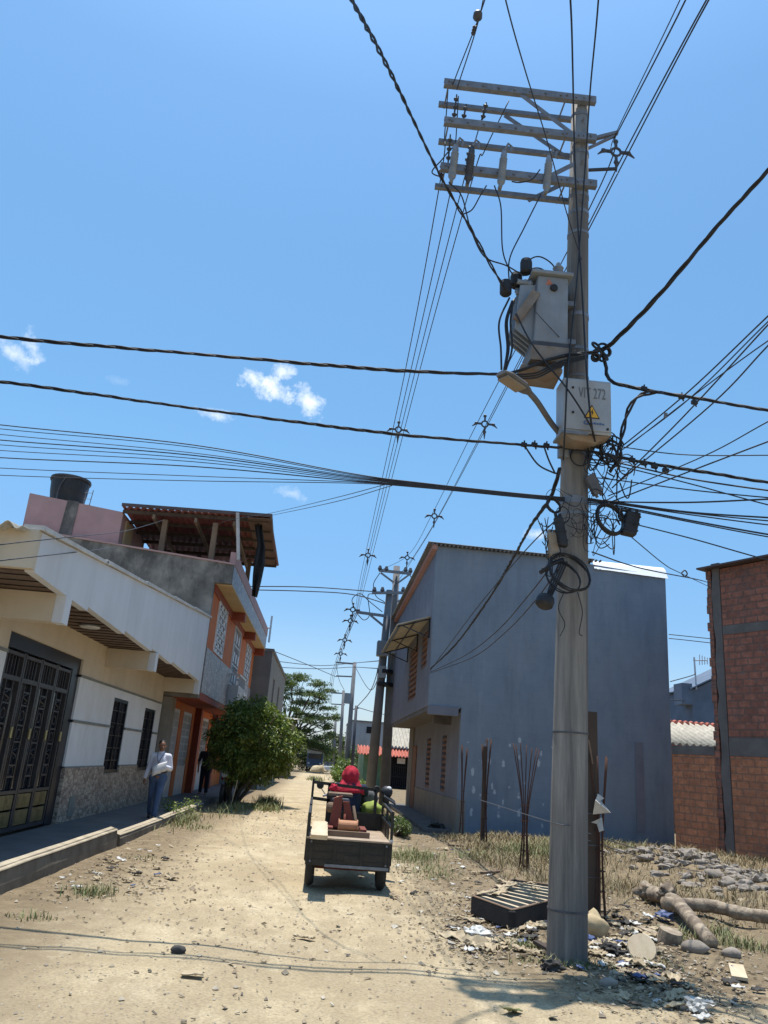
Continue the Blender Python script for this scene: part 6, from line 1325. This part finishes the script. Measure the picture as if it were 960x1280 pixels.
shrub('shrub', 'green bush in front of the pale grey far building', (2.9, 70, 1.5), (1.2, 2, 1.3), 80, .24, 'farleaf', None, 7, 40)
shrub('shrub', 'low green weeds at the feet of the twin poles', (1.7, 38, .42), (.55, 2.0, .38), 60, .16, 'leaf', None, 8, 26)
shrub('shrub', 'dark green weed clump growing beside the cart at the pavement corner', (2.05, 20.2, .2), (.2, .9, .18), 60, .09, 'farleaf', None, 9, 20)
# parked vehicle far off under the trees
bs = thing('bus', 'small white and blue bus parked far off under the trees', 'bus', (-.6, 98, 0))
MB().box((-1.7, 97, .6), (.2, 101, 2.5)).build('body', 'carblue', bs, bevel=.15); MB().box((-1.72, 96.96, 2.05), (.22, 101, 2.75)).build('roof', 'carwhite', bs, bevel=.1); MB().box((-1.5, 96.94, 1.5), (.0, 96.97, 2.04)).build('windscreen', 'glass', bs)
MB().box((-1.6, 96.9, .55), (.1, 97.0, .8)).build('bumper', 'galv', bs)
for x in (-1.6, .0): MB().torus((x, 97.8, .42), .28, .13, (1, 0, 0), 16, 8).build('wheel', 'tyre', bs); 
for x in (-1.45, -.1): MB().lathe((x, 96.93, 1.0), [(.12, 0), (.12, .03)], 12, (0, 1, 0)).build('headlight', 'paper', bs)
cr = thing('car', 'tiny white car parked at the far end of the street', 'car', (.6, 92, 0))
MB().box((.25, 92, .35), (1.5, 95, .85)).build('body', 'carwhite', cr, bevel=.12); MB().hexa([(.3, 92.5, .85), (1.45, 92.5, .85), (1.45, 94.6, .85), (.3, 94.6, .85), (.4, 92.9, 1.3), (1.35, 92.9, 1.3), (1.35, 94.2, 1.3), (.4, 94.2, 1.3)]).build('cabin', 'glass', cr)
for x in (.3, 1.45): MB().torus((x, 92.6, .3), .2, .1, (1, 0, 0), 14, 6).build('wheel', 'tyre', cr)
mb = MB(); 
tag(MB().blob((-.25, 90, .2), (.9, .7, .75), 3, .3, 1.5, 3, 0).build('earth_heap', 'earth', smooth=True), 'pale heap of earth at the far end of the dirt road', 'heap')

# ------------------------------------------------------------------ grass and weeds
def gz(x, y): return gh(x, y)
def blade(mb, p, h, w_, rnd, lean=.5, n=2):
    a = rnd.uniform(0, 6.28); d = Vector((math.cos(a), math.sin(a), 0)); L = d*h*lean*rnd.uniform(.2, 1.2); s_ = Vector((-d.y, d.x, 0))*w_
    i = len(mb.v); mb.v += [p-s_, p+s_, p+L*.4+Vector((0, 0, h*.62))+s_*.7, p+L*.4+Vector((0, 0, h*.62))-s_*.7, p+L+Vector((0, 0, h))]; mb.f += [(i, i+1, i+2, i+3), (i+3, i+2, i+4)]
rnd = random.Random(5); dg_ = MB(); gg_ = MB()
def dens(x, y):
    n = noise.noise(Vector((x*.7, y*.7, 3)))*.5+.5
    d = ss(2.6, 3.8, x+.6*(n-.5))*ss(10.2, 12.5, y)*(1-ss(20.4, 21, y))
    d = max(d, .9*ss(4.0, 5.5, x)*ss(9.3, 10.5, y)*(1-ss(14, 16, y))*.6)
    if x > 4.8 and 12.2 < y < 16 : d *= .35
    return d*(.25+1.2*n*n)
N = 0
while N < 21000:
    x, y = rnd.uniform(2.2, 10.5), 9+rnd.random()**1.15*12.2
    if rnd.random() > dens(x, y): continue
    h = rnd.uniform(.06, .26)*(.7+.6*noise.noise(Vector((x, y, 8)))); N += 1
    blade(dg_, Vector((x, y, gz(x, y)-.01)), h, rnd.uniform(.003, .008)*(y/12), rnd, 1.3)
tag(dg_.build('dry_grass', 'drygrass', fix=False), kind='stuff')
def gpatch(x, y, rx, ry, n, h0, h1):
    for _ in range(n):
        a, b_ = rnd.gauss(0, .5), rnd.gauss(0, .5); px_, py_ = x+a*rx, y+b_*ry; z = SW if px_ < -3.36 else gz(px_, py_)
        blade(gg_, Vector((px_, py_, z-.01)), rnd.uniform(h0, h1)*rnd.uniform(.5, 1), rnd.uniform(.003, .007)*max(1, py_/13), rnd, 1.1)
for (u, v, rx, ry, n, h0, h1) in ((115, 1118, .30, .30, 260, .04, .16), (40, 1148, .25, .15, 90, .03, .10), (515, 1072, .55, 1.3, 900, .05, .22), (540, 1090, .5, .8, 400, .04, .15), (595, 1075, .5, .8, 300, .05, .2), (640, 1075, .4, .8, 300, .08, .3), (675, 1078, .5, .8, 500, .08, .34), (700, 1072, .5, .8, 300, .1, .3), (640, 1182, .22, .16, 200, .03, .12), (665, 1185, .15, .1, 120, .03, .1), (925, 1190, .25, .3, 260, .05, .22), (900, 1175, .2, .3, 160, .05, .2), (785, 1085, .3, .5, 200, .1, .35), (230, 1028, .25, 2.2, 420, .06, .30), (290, 1012, .5, 3, 600, .06, .3), (335, 1008, .35, 1.0, 900, .12, .48), (330, 1012, .5, 1.0, 500, .06, .3), (395, 975, .6, 4, 250, .1, .5), (450, 975, .5, 4, 300, .2, .7), (705, 1205, .45, .12, 260, .03, .12), (850, 1180, .3, .3, 200, .03, .15), (250, 1035, .3, 1, 160, .03, .15), (180, 1075, .2, .4, 60, .03, .1), (430, 1075, .1, .2, 0, .03, .1), (485, 1025, .15, .8, 200, .1, .35), (760, 1060, .5, 1, 200, .1, .3), (815, 1205, .3, .2, 90, .03, .1)):
    q = PZ(u, v); gpatch(q.x, q.y, rx, ry, n, h0, h1)
tag(gg_.build('green_weeds', 'green', fix=False), kind='stuff')
wp = MB(); r2 = random.Random(4)
for k, (u, v) in enumerate(((206, 1020), (213, 1022), (222, 1026), (232, 1020), (240, 1018))):
    q = PZ(u, v); leaves(wp, Vector((q.x, q.y, .24)), 60, (.16, .3, .2), .08, r2, -.1, .5)
o = wp.build('weed_foliage', 'leaf', fix=False); o.name = 'kerb_weeds'; tag(o, kind='stuff')

# ------------------------------------------------------------------ rebar clusters and posts of the lot
def rebar(u, v, v_top, n, spread, splay, label, post=None, seed=0):
    b = PZ(u, v); top = P(u, v_top, b.y).z; r2 = random.Random(seed); o = thing('rebar_column', label, 'rebar', (b.x, b.y, 0), 'rebar columns in the lot')
    for k in range(n):
        a = 6.28*k/n+.5; o0 = Vector((math.cos(a), math.sin(a), 0))*spread; t = top*r2.uniform(.94, 1.0)
        mid = b+o0*.6+Vector((0, 0, t*.45)); pts = [b+o0*1.5+Vector((0, 0, -.1)), mid, b+o0+Vector((math.cos(a), math.sin(a)*.5, 0))*splay+Vector((0, 0, t))]
        MB().tube(spline(pts, 5), .009*max(1, b.y/14), 6).build('rod', 'rebar', o, smooth=True)
    for k in range(5): z = .15+k*top*.11; MB().torus(b+Vector((0, 0, z)), spread*1.15, .006, (0, 0, 1), 10, 5).build('tie', 'rebar', o)
    return o
rebar(576, 1052, 930, 4, .045, .05, 'thin rusty rebar bundle closest to the corner of the blue-grey building', seed=1)
r_ = rebar(604, 1065, 922, 6, .06, .05, 'dark rusty rebar bundle tied to a wooden stake, second from the building corner', seed=2); b = PZ(604, 1065); MB().box((b.x-.07, b.y-.03, -.1), (b.x+.01, b.y+.03, 2.1)).build('stake', 'dark_wood', r_)
rebar(655, 1095, 926, 7, .07, .16, 'rusty rebar bundle splayed open at the top, nearest the concrete pole', seed=3)
r4 = rebar(751, 1158, 935, 5, .05, .06, 'rusty rods standing behind the concrete pole against the dark wooden post', seed=4)
wpst = thing('wooden_post', 'dark square wooden post standing just behind the concrete pole', 'post', (3.3, 9.95, 0)); t_ = P(740, 890, 9.95)
MB().hexa([(3.20, 9.9, -.2), (3.37, 9.9, -.2), (3.37, 10.03, -.2), (3.20, 10.03, -.2), (3.23, 9.9, t_.z), (3.35, 9.9, t_.z), (3.35, 10.03, t_.z), (3.23, 10.03, t_.z)]).build('shaft', 'dark_wood', wpst)
for z in (.5, .85, 1.2): MB().box((3.19, 9.885, z), (3.38, 10.04, z+.012)).build('wire_tie', 'thinwire', wpst)
MB().beam(P(736, 925, 9.85), P(741, 955, 9.85), .02, .012).build('splinter', 'wood', wpst)
def sheet(c, w_, h_, rnd, amp=.2, nx=6, ny=6, tilt=None):
    mb = MB(); c = Vector(c); e1 = Vector((rnd.uniform(.5, 1), rnd.uniform(-.8, .8), rnd.uniform(-.2, .2))).normalized(); e2 = Vector((-e1.y, e1.x, rnd.uniform(-.15, .15))).normalized()
    if tilt: e1, e2 = Vector(tilt[0]), Vector(tilt[1])
    nn = e1.cross(e2); s0 = rnd.uniform(0, 50)
    for j in range(ny+1):
        for i in range(nx+1):
            a, b_ = i/nx-.5, j/ny-.5; k = 1+.35*noise.noise(Vector((a*3+s0, b_*3, 1)))
            mb.v.append(c+e1*a*w_*k+e2*b_*h_*k+nn*amp*min(w_, h_)*noise.noise(Vector((a*4+s0, b_*4, 5))))
    for j in range(ny):
        for i in range(nx): a = j*(nx+1)+i; mb.f.append((a, a+1, a+nx+2, a+nx+1))
    return mb
r2 = random.Random(9); bagn = 0
for pts in ([(747, 992), (755, 998), (744, 1004)], [(746, 996), (763, 1016), (750, 1017), (741, 1018), (744, 1000)], [(739, 1028), (752, 1022), (754, 1038), (749, 1040), (746, 1030)]):
    mb = MB(); q = [P(u, v, 9.8+r2.uniform(-.05, .05)) for u, v in pts]; mb.prism(q, (0.01, .012, .0)); o = mb.build('plastic_bag', 'plastic'); tag(o, ['small torn white plastic shred highest on the dark wooden post', 'largest torn white plastic bag snagged on the dark wooden post', 'lower torn white plastic bag snagged on the dark wooden post'][bagn], 'plastic bag'); bagn += 1

# discarded bed base, log, stones, litter
bb = thing('bed_base', 'discarded black bed base with bare wooden slats lying beside the concrete pole', 'bed base', (2.5, 10.2, 0))
c0, c1, c2, c3 = PZ(640, 1163, .02), PZ(588, 1142, .02), PZ(640, 1118, 0.02), PZ(738, 1133, .02)
c0.z = c1.z = c2.z = c3.z = 0
cs = [c0, c3, c2, c1]
def wallbar(p, q, t, z0, z1, mt, name, par):
    p, q = Vector(p), Vector(q); d = (q-p).normalized(); s_ = Vector((-d.y, d.x, 0))*t
    return MB().hexa([p+Vector((0, 0, z0)), q+Vector((0, 0, z0)), q+s_+Vector((0, 0, z0)), p+s_+Vector((0, 0, z0)), p+Vector((0, 0, z1)), q+Vector((0, 0, z1)), q+s_+Vector((0, 0, z1)), p+s_+Vector((0, 0, z1))]).build(name, mt, par, bevel=.01)
for i in range(4): wallbar(cs[i], cs[(i+1) % 4], .05, .02, .20, 'boxfab', 'side_panel', bb); wallbar(cs[i].lerp(cs[(i+1) % 4], .02), cs[(i+1) % 4].lerp(cs[i], .02), .035, .202, .22, 'wood', 'top_rail', bb)
for k in range(1, 9):
    t = k/9; a = cs[0].lerp(cs[1], t); b_ = cs[3].lerp(cs[2], t); MB().beam(a.lerp(b_, .03)+Vector((0, 0, .195)), b_.lerp(a, .03)+Vector((0, 0, .195)), .055, .022).build('slat', 'pale_wood', bb)
MB().prism([Vector((p.x, p.y, .10)) for p in (cs[0].lerp(cs[2], .03), cs[1].lerp(cs[3], .03), cs[2].lerp(cs[0], .03), cs[3].lerp(cs[1], .03))], (0, 0, .01)).build('lining', 'boxfab', bb)
lg_ = thing('log', 'pale forked fallen log with a cut stump limb lying right of the concrete pole', 'log', PZ(890, 1170))
r2 = random.Random(17)
for k in range(10):
    ta, tb2 = r2.uniform(.1, .9), r2.uniform(.25, .95); q = cs[0].lerp(cs[1], ta).lerp(cs[3].lerp(cs[2], ta), tb2); w_ = r2.uniform(.10, .26)
    o = sheet(q+Vector((0, 0, .225+w_*.08)), w_, w_*r2.uniform(.4, .8), r2, .4, 5, 5).build('cardboard_scrap', 'card'); solidify(o, .006); tag(o, 'torn tan cardboard lying on the slats of the bed base', 'cardboard scrap', 'cardboard on the bed base')
A = PZ(814, 1140); A.z = .22; Bq = PZ(850, 1160); Bq.z = .24; Ce = PZ(890, 1192); Ce.z = .10
mb = MB(); pts = spline([A, A.lerp(Bq, .5)+Vector((0, 0, .03)), Bq, Bq.lerp(Ce, .55), Ce], 5); n = len(pts); mb.tube(pts, [.088+.014*math.sin(i*.9)*(i < n*.5)-.02*i/n+.008*noise.noise(Vector((i*.7, 1, 1))) for i in range(n)], 14); 
o = mb.build('limb', 'log', lg_, smooth=True)
pts = spline([Bq+Vector((-.15, .1, .0)), PZ(890, 1160)+Vector((0, 0, .24)), PZ(930, 1168)+Vector((0, 0, .22)), PZ(985, 1172)+Vector((0, 0, .2)), PZ(1060, 1178)+Vector((0, 0, .2))], 5)
MB().tube(pts, [.075+.02*noise.noise(Vector((i*.6, 3, 1))) for i in range(len(pts))], 14).build('trunk', 'log', lg_, smooth=True)
MB().blob(A+Vector((-.05, .02, .02)), (.12, .10, .11), 3, .8, 2.6, 3).build('burl', 'log', lg_, smooth=True)
MB().blob(A.lerp(Bq, .6)+Vector((0, 0, .08)), (.11, .10, .10), 3, .8, 2.6, 8).build('burl', 'log', lg_, smooth=True)
def disc(u, v, r, h, label, mt='log', name='stump'):
    q = PZ(u, v); q.z = gz(q.x, q.y); tag(MB().lathe(q+Vector((0, 0, -.02)), [(r*1.05, 0), (r, h*.6), (r*.96, h)], 14, (.15, -.2, 1)).build(name, mt), label, 'stump')
disc(836, 1185, .12, .14, 'round cut wood stump nearest the forked log'); 
tag(MB().lathe(PZ(802, 1196)+Vector((0, 0, .06)), [(.13, 0), (.14, .03), (.13, .06)], 16, (-.2, -.8, .5)).build('wood_disc', 'pale_wood'), 'pale round wood slice leaning among the litter', 'wood slice')
r2 = random.Random(31)
ns = 0
for k in range(4000):
    y = r2.uniform(11.9, 16.2); x = 6.65+.12*(14-y)+r2.gauss(0, .5)
    s_ = r2.uniform(.035, .085)*(1 if r2.random() < .88 else 1.5)
    o = MB().blob((x, y, gz(x, y)+s_*r2.uniform(.05, .55)), (s_*r2.uniform(.85, 1.35), s_*r2.uniform(.7, 1.1), s_*r2.uniform(.5, .8)), 2, .85, 1.4, k).build('stone', 'stone', smooth=r2.random() < .45)
    o.name = 'stone'; tag(o, 'dusty stone lying in the rubble heap along the brick wall', 'stone', 'stones in the rubble heap'); ns += 1
    if ns >= 260: break
for u, v, s_, lb_ in ((868, 1194, .10, 'smooth rounded stone between the log and the pale board'), (221, 1193, .05, 'dark stone lying on the cable shadow in the middle of the road'), (430, 1158, .0, ''), (742, 1168, .16, ''), (480, 1210, .0, ''), (915, 1200, .07, 'small stone right of the green tuft by the log'), (760, 1232, .06, 'small grey stone at the edge of the pole shadow')):
    if not lb_: continue
    q = PZ(u, v); tag(MB().blob((q.x, q.y, gz(q.x, q.y)+s_*.4), (s_*1.35, s_, s_*.75), 2, .35, 1.3, int(u)).build('stone', 'rubbish' if u == 221 else 'stone', smooth=True), lb_, 'stone')
q = PZ(742, 1172); tag(MB().blob((q.x, q.y, .12), (.15, .12, .14), 3, .4, 1.4, 2).build('foam_lump', 'foam', smooth=True), 'yellowed foam lump at the foot of the dark wooden post', 'foam')
q = PZ(785, 1158); tag(MB().beam(PZ(757, 1162)+Vector((0, 0, .07)), PZ(800, 1164)+Vector((0, 0, .07)), .06, .05).build('plank', 'boxfab'), 'black batten lying in the litter right of the dark wooden post', 'plank')
tag(MB().beam(PZ(920, 1211)+Vector((0, 0, .03)), PZ(925, 1228)+Vector((0, 0, .03)), .13, .025, (0, 0, 1)).build('board', 'pale_wood'), 'short pale board lying on the earth below the log', 'board')
tag(MB().beam(PZ(800, 1172)+Vector((0, 0, .07)), PZ(830, 1183)+Vector((0, 0, .05)), .10, .09).build('branch', 'log'), 'short thick broken branch among the litter right of the post', 'branch')
for a, b_, lb_ in (((700, 1065), (662, 1066), 'dead stick lying at the foot of the blue-grey wall'), ((560, 1060), (600, 1063), 'broken plank at the lot edge near the building corner'), ((670, 1186), (700, 1202), 'dark broken stick leaning at the base of the concrete pole'), ((602, 1096), (650, 1092), 'thin dry twig lying in the grass before the rebar'), ((880, 1042), (905, 1052), 'x')):
    if lb_ == 'x': continue
    p, q = PZ(*a), PZ(*b_); tag(MB().beam(p+Vector((0, 0, .06)), q+Vector((0, 0, .05)), .07, .03).build('stick', 'dark_wood' if 'dark' in lb_ else 'wood'), lb_, 'stick')
q = PZ(803, 1165); q = PZ(745, 1050); tag(MB().obox(P(745, 1058, 19.5), (.12, .02, -.03), (0, .03, .0), (.0, .0, .02)).build('wood_scrap', 'pale_wood'), 'pale wood offcut on the grass mound before the blue-grey wall', 'offcut')
kinds = {'plastic_scrap': ('plastic', 'scrap of dirty white plastic', 'plastic scrap', .10), 'cardboard_scrap': ('card', 'torn scrap of tan cardboard', 'cardboard scrap', .14), 'rag_scrap': ('rubbish', 'dark crumpled rag', 'rag', .12), 'blue_plastic_scrap': ('blueplastic', 'crumpled scrap of blue plastic', 'plastic scrap', .10)}
zones = [('around the foot of the concrete pole and bed base', [(560, 700, 1128, 1192)], 92), ('in the litter right of the concrete pole', [(735, 840, 1150, 1212)], 78), ('strewn over the earth below the log', [(740, 955, 1205, 1272)], 22), ('along the left roadside below the kerb', [(60, 235, 1062, 1118)], 34), ('along the edge of the lot beside the cart', [(490, 620, 1045, 1130)], 46)]
r2 = random.Random(13); protos = {}
for zn, boxes, cnt in zones:
    for k in range(cnt):
        u0, u1, v0, v1 = boxes[0]; u, v = (u0+u1)/2+r2.triangular(-.62, .62)*(u1-u0), (v0+v1)/2+r2.triangular(-.6, .6)*(v1-v0)
        if zn.startswith('along the left') and not (-40 < v-(1118-.42*(u-0)) < 80 and v > 1118-.46*u+14): continue
        q = PZ(u, v); q.z = gz(q.x, q.y)
        kn_ = r2.choices(list(kinds), [2.4, 5, 2.2, .9])[0]; mt, lb_, ct_, sz = kinds[kn_]
        if zn.startswith('along'): sz *= .8
        w_ = sz*r2.uniform(.5, 1.3); o = sheet(q+Vector((0, 0, .02+w_*.12)), w_, w_*r2.uniform(.4, .9), r2, .45, 5, 5).build(kn_, mt, smooth=(mt != 'card')); solidify(o, .006)
        tag(o, f'{lb_} {zn}', ct_, f'{lb_}s {zn}')
for u, v, mt, w_, lb_, nm in ((738, 1268, 'plastic', 0, '', ''), (870, 1262, 'plastic', .17, 'crumpled white plastic bag near the bottom edge right of the pole', 'plastic_bag'), (815, 1208, 'plastic', .2, 'flat pale plastic sheet below the stump', 'plastic_sheet'), (832, 1163, 'blueplastic', .18, 'crumpled dark blue bag tucked against the log', 'plastic_bag'), (598, 1172, 'plastic', .22, 'largest crumpled white bag in front of the bed base', 'plastic_bag'), (575, 1170, 'card', .4, 'flattened cardboard piece left of the bed base', 'cardboard'), (615, 1182, 'card', .42, 'flat pale cardboard strip below the bed base', 'cardboard'), (732, 1180, 'blueplastic', .16, 'blue and white crumpled bag at the foot of the wooden post', 'plastic_bag'), (765, 1193, 'rubbish', .18, 'black crumpled bag right of the wooden post', 'plastic_bag'), (690, 1213, 'rubbish', .16, 'dark plastic piece in the shade at the pole base', 'plastic_bag'), (640, 1262, 'green', .16, 'small pale green leaf-like scrap on the road by the lamp shadow', 'paper_scrap'), (878, 1274, 'plastic', .14, 'white paper at the bottom edge right of the pole', 'paper_scrap'), (383, 1170, 'card', .16, 'small tan scrap on the road behind the cart', 'paper_scrap'), (240, 1222, 'card', .16, 'flat tan scrap lying on the road below the cable shadow', 'paper_scrap'), (545, 1040, 'rubbish', .4, 'black rubbish bag at the corner of the far pavement', 'rubbish_bag'), (150, 1078, 'plastic', .14, 'white scrap at the end of the tall kerb', 'paper_scrap'), (95, 1112, 'plastic', .12, 'white scrap beside the green tuft on the left verge', 'paper_scrap'), (800, 1228, 'rubbish', .2, 'dark broken shoe-like rubbish right of the pole shadow', 'rubbish')):
    if not lb_: continue
    q = PZ(u, v); q.z = gz(q.x, q.y)
    if 'bag' in nm: o = MB().blob(q+Vector((0, 0, w_*.22)), (w_*.55, w_*.45, w_*.32), 3, .9, 2.6, int(u)).build(nm, mt)
    else: o = sheet(q+Vector((0, 0, .03)), w_, w_*.55, r2, .3, 6, 5).build(nm, mt); solidify(o, .008)
    tag(o, lb_, 'bag' if 'bag' in nm else 'scrap')
# a sandal
q = PZ(795, 1188); q.z = gz(q.x, q.y)+.04; sdl = thing('sandal', 'grey sandal lying in the litter right of the wooden post', 'sandal', q)
MB().blob(q, (.13, .05, .02), 2, .1, 1).build('sole', 'stone', sdl, smooth=True); MB().torus(q+Vector((.03, 0, .025)), .045, .012, (1, 0, .2), 14, 6).build('strap', 'rubbish', sdl)
# pebbles
pb = MB(); r2 = random.Random(2)
for k in range(9000):
    x = r2.uniform(-3.2, 6); y = 4.4+r2.random()**1.4*22
    if x > -3 and x < 2.2 and r2.random() < .55*(1-ss(-2.9, -1.6, x)*(0)) and noise.noise(Vector((x*.8, y*.5, 1))) < .1: continue
    s_ = r2.uniform(.004, .014)*(1 if r2.random() < .95 else 2.2)*max(1, y/12); i = len(pb.v); c = Vector((x, y, gz(x, y)+s_*.25)); a = r2.uniform(0, 6)
    for d in ((1, 0, 0), (0, 1, 0), (-1, 0, 0), (0, -1, 0), (0, 0, .7), (0, 0, -.7)):
        v = Vector(d)*s_*r2.uniform(.7, 1.2); pb.v.append(c+Vector((v.x*math.cos(a)-v.y*math.sin(a), v.x*math.sin(a)+v.y*math.cos(a), v.z)))
    for f in ((0, 1, 4), (1, 2, 4), (2, 3, 4), (3, 0, 4), (1, 0, 5), (2, 1, 5), (3, 2, 5), (0, 3, 5)): pb.f.append(tuple(i+t for t in f))
tag(pb.build('pebbles', 'pebble', fix=False), kind='stuff')

cb = MB(); r2 = random.Random(40)
def crumb(q, s_):
    a = r2.uniform(0, 6.28); e1 = Vector((math.cos(a), math.sin(a), r2.uniform(-.4, .4)))*s_; e2 = Vector((-math.sin(a), math.cos(a), r2.uniform(-.3, .5)))*s_*r2.uniform(.3, .9); n_ = Vector((0, 0, s_*.25)); i = len(cb.v)
    cb.v += [q-e1-e2*.6, q+e1*.8-e2+n_, q+e1+e2*.7, q-e1*.7+e2+n_*.6]; cb.v += [v-Vector((0, 0, .004)) for v in cb.v[i:i+4]]
    cb.f += [(i, i+1, i+2), (i, i+2, i+3), (i+4, i+6, i+5), (i+4, i+7, i+6), (i, i+4, i+5, i+1), (i+1, i+5, i+6, i+2), (i+2, i+6, i+7, i+3), (i+3, i+7, i+4, i)]
for (u0, u1, v0, v1, n) in ((545, 705, 1125, 1200, 1900), (730, 860, 1145, 1225, 1900), (490, 640, 1040, 1140, 900), (740, 960, 1195, 1275, 800), (20, 260, 1055, 1130, 800), (380, 560, 1110, 1180, 90), (100, 500, 1060, 1270, 260), (800, 960, 1080, 1200, 700)):
    for k in range(n):
        u, v = (u0+u1)/2+r2.gauss(0, .30)*(u1-u0), (v0+v1)/2+r2.gauss(0, .30)*(v1-v0)
        if not (u0-60 < u < u1+60 and max(v0-25, 1020) < v < v1+25): continue
        if u0 == 20 and v < 1128-.46*u: continue
        q = PZ(u, v); q.z = gz(q.x, q.y)+.012; crumb(q, r2.uniform(.006, .022)*(1 if r2.random() < .92 else 2.0))
M['crumb'] = island_mat('mixed_litter_crumb', [(.30, .23, .15), (.44, .35, .23), (.16, .12, .08), (.50, .46, .38), (.36, .27, .17), (.05, .05, .055), (.46, .38, .25), (.20, .15, .10), (.24, .18, .12), (.33, .26, .17)], .9, .1)
tag(cb.build('litter_crumbs', 'crumb', fix=False), kind='stuff')
# ------------------------------------------------------------------ light and sky
SX, SY = .05, -.125     # shadow offset per metre of height
sd = Vector((SX, SY, -1)).normalized()
el = math.asin(-sd.z); az = math.atan2(-sd.x, -sd.y)
sl = bpy.data.lights.new('sun', 'SUN'); sl.energy = 4.4; sl.angle = R_(.53); sl.color = (1, .955, .88)
so = bpy.data.objects.new('sun', sl); col.objects.link(so); so.rotation_euler = sd.to_track_quat('-Z', 'Y').to_euler()
w = bpy.data.worlds.new('World'); scene.world = w; w.use_nodes = True; nt = w.node_tree
bg = nt.nodes['Background']; sky = nd(nt, 'ShaderNodeTexSky', sky_type='NISHITA', sun_disc=False)
sky.sun_elevation = el; sky.sun_rotation = az; sky.air_density = 1.25; sky.dust_density = .8; sky.ozone_density = 3.0; sky.altitude = 300
bg.inputs['Strength'].default_value = .116
tc = nd(nt, 'ShaderNodeTexCoord'); dirv = tc.outputs['Generated']
sz = nd(nt, 'ShaderNodeSeparateXYZ'); nt.links.new(dirv, sz.inputs[0])
air = ramp(nt, sz.outputs[2], [(0, (.72, .82, 1.15)), (.09, (.73, .82, .98)), (.18, (.60, .79, .96)), (.35, (.69, .97, 1.05)), (.58, (.75, 1.03, 1.10)), (.70, (.80, 1.10, 1.18)), (.76, (.95, 1.25, 1.32)), (1, (.95, 1.25, 1.30))])
c = mixc(nt, 1.0, sky.outputs['Color'], air, 'MULTIPLY')
nz = nd(nt, 'ShaderNodeTexNoise'); nz.inputs['Scale'].default_value = 46; nz.inputs['Detail'].default_value = 12; nz.inputs['Roughness'].default_value = .68; nt.links.new(dirv, nz.inputs['Vector'])
def cloud(c, u, v, su, sv, rot, strength, soft=.5):
    d0 = ray(u, v).normalized(); t1 = d0.cross(Vector((0, 0, 1))).normalized(); t2 = t1.cross(d0)
    a = R_(rot); e1 = (t1*math.cos(a)+t2*math.sin(a))/su; e2 = (t2*math.cos(a)-t1*math.sin(a))/sv
    def dot(vec, off=0):
        n = nd(nt, 'ShaderNodeVectorMath', operation='DOT_PRODUCT'); nt.links.new(dirv, n.inputs[0]); n.inputs[1].default_value = vec; return n.outputs['Value']
    q = math_n(nt, 'SQRT', math_n(nt, 'ADD', math_n(nt, 'POWER', math_n(nt, 'ABSOLUTE', dot(e1)), 2.0), math_n(nt, 'POWER', math_n(nt, 'ABSOLUTE', dot(e2)), 2.0)))
    front = math_n(nt, 'GREATER_THAN', dot(d0), .5)
    f = math_n(nt, 'ADD', math_n(nt, 'SUBTRACT', 1.0, q), math_n(nt, 'MULTIPLY', math_n(nt, 'SUBTRACT', nz.outputs['Fac'], .5), 3.6))
    f = math_n(nt, 'MULTIPLY', math_n(nt, 'MULTIPLY', f, soft, True), front)
    f = math_n(nt, 'MULTIPLY', f, strength)
    return mixc(nt, f, c, (7.2, 7.6, 8.2))
for k in ((335, 482, .040, .017, -14, .95, 1.0), (352, 466, .016, .012, 10, .8, .9), (385, 500, .028, .016, -34, .85, .9), (15, 441, .030, .013, -20, .65, .8), (43, 436, .010, .020, 25, .7, .8), (268, 519, .026, .008, -4, .6, .9), (366, 618, .022, .008, -10, .45, .8), (672, 669, .020, .007, 0, .5, .9), (145, 475, .014, .005, 0, .12, .8)):
    c = cloud(c, *k)
nt.links.new(c, bg.inputs['Color'])
scene.render.engine = 'CYCLES'
scene.cycles.max_bounces = 6; scene.cycles.transparent_max_bounces = 6; scene.cycles.use_denoising = True
vs = scene.view_settings; vs.view_transform = 'Standard'; vs.look = 'None'; vs.gamma = 1; vs.exposure = 0.5; vs.use_curve_mapping = False
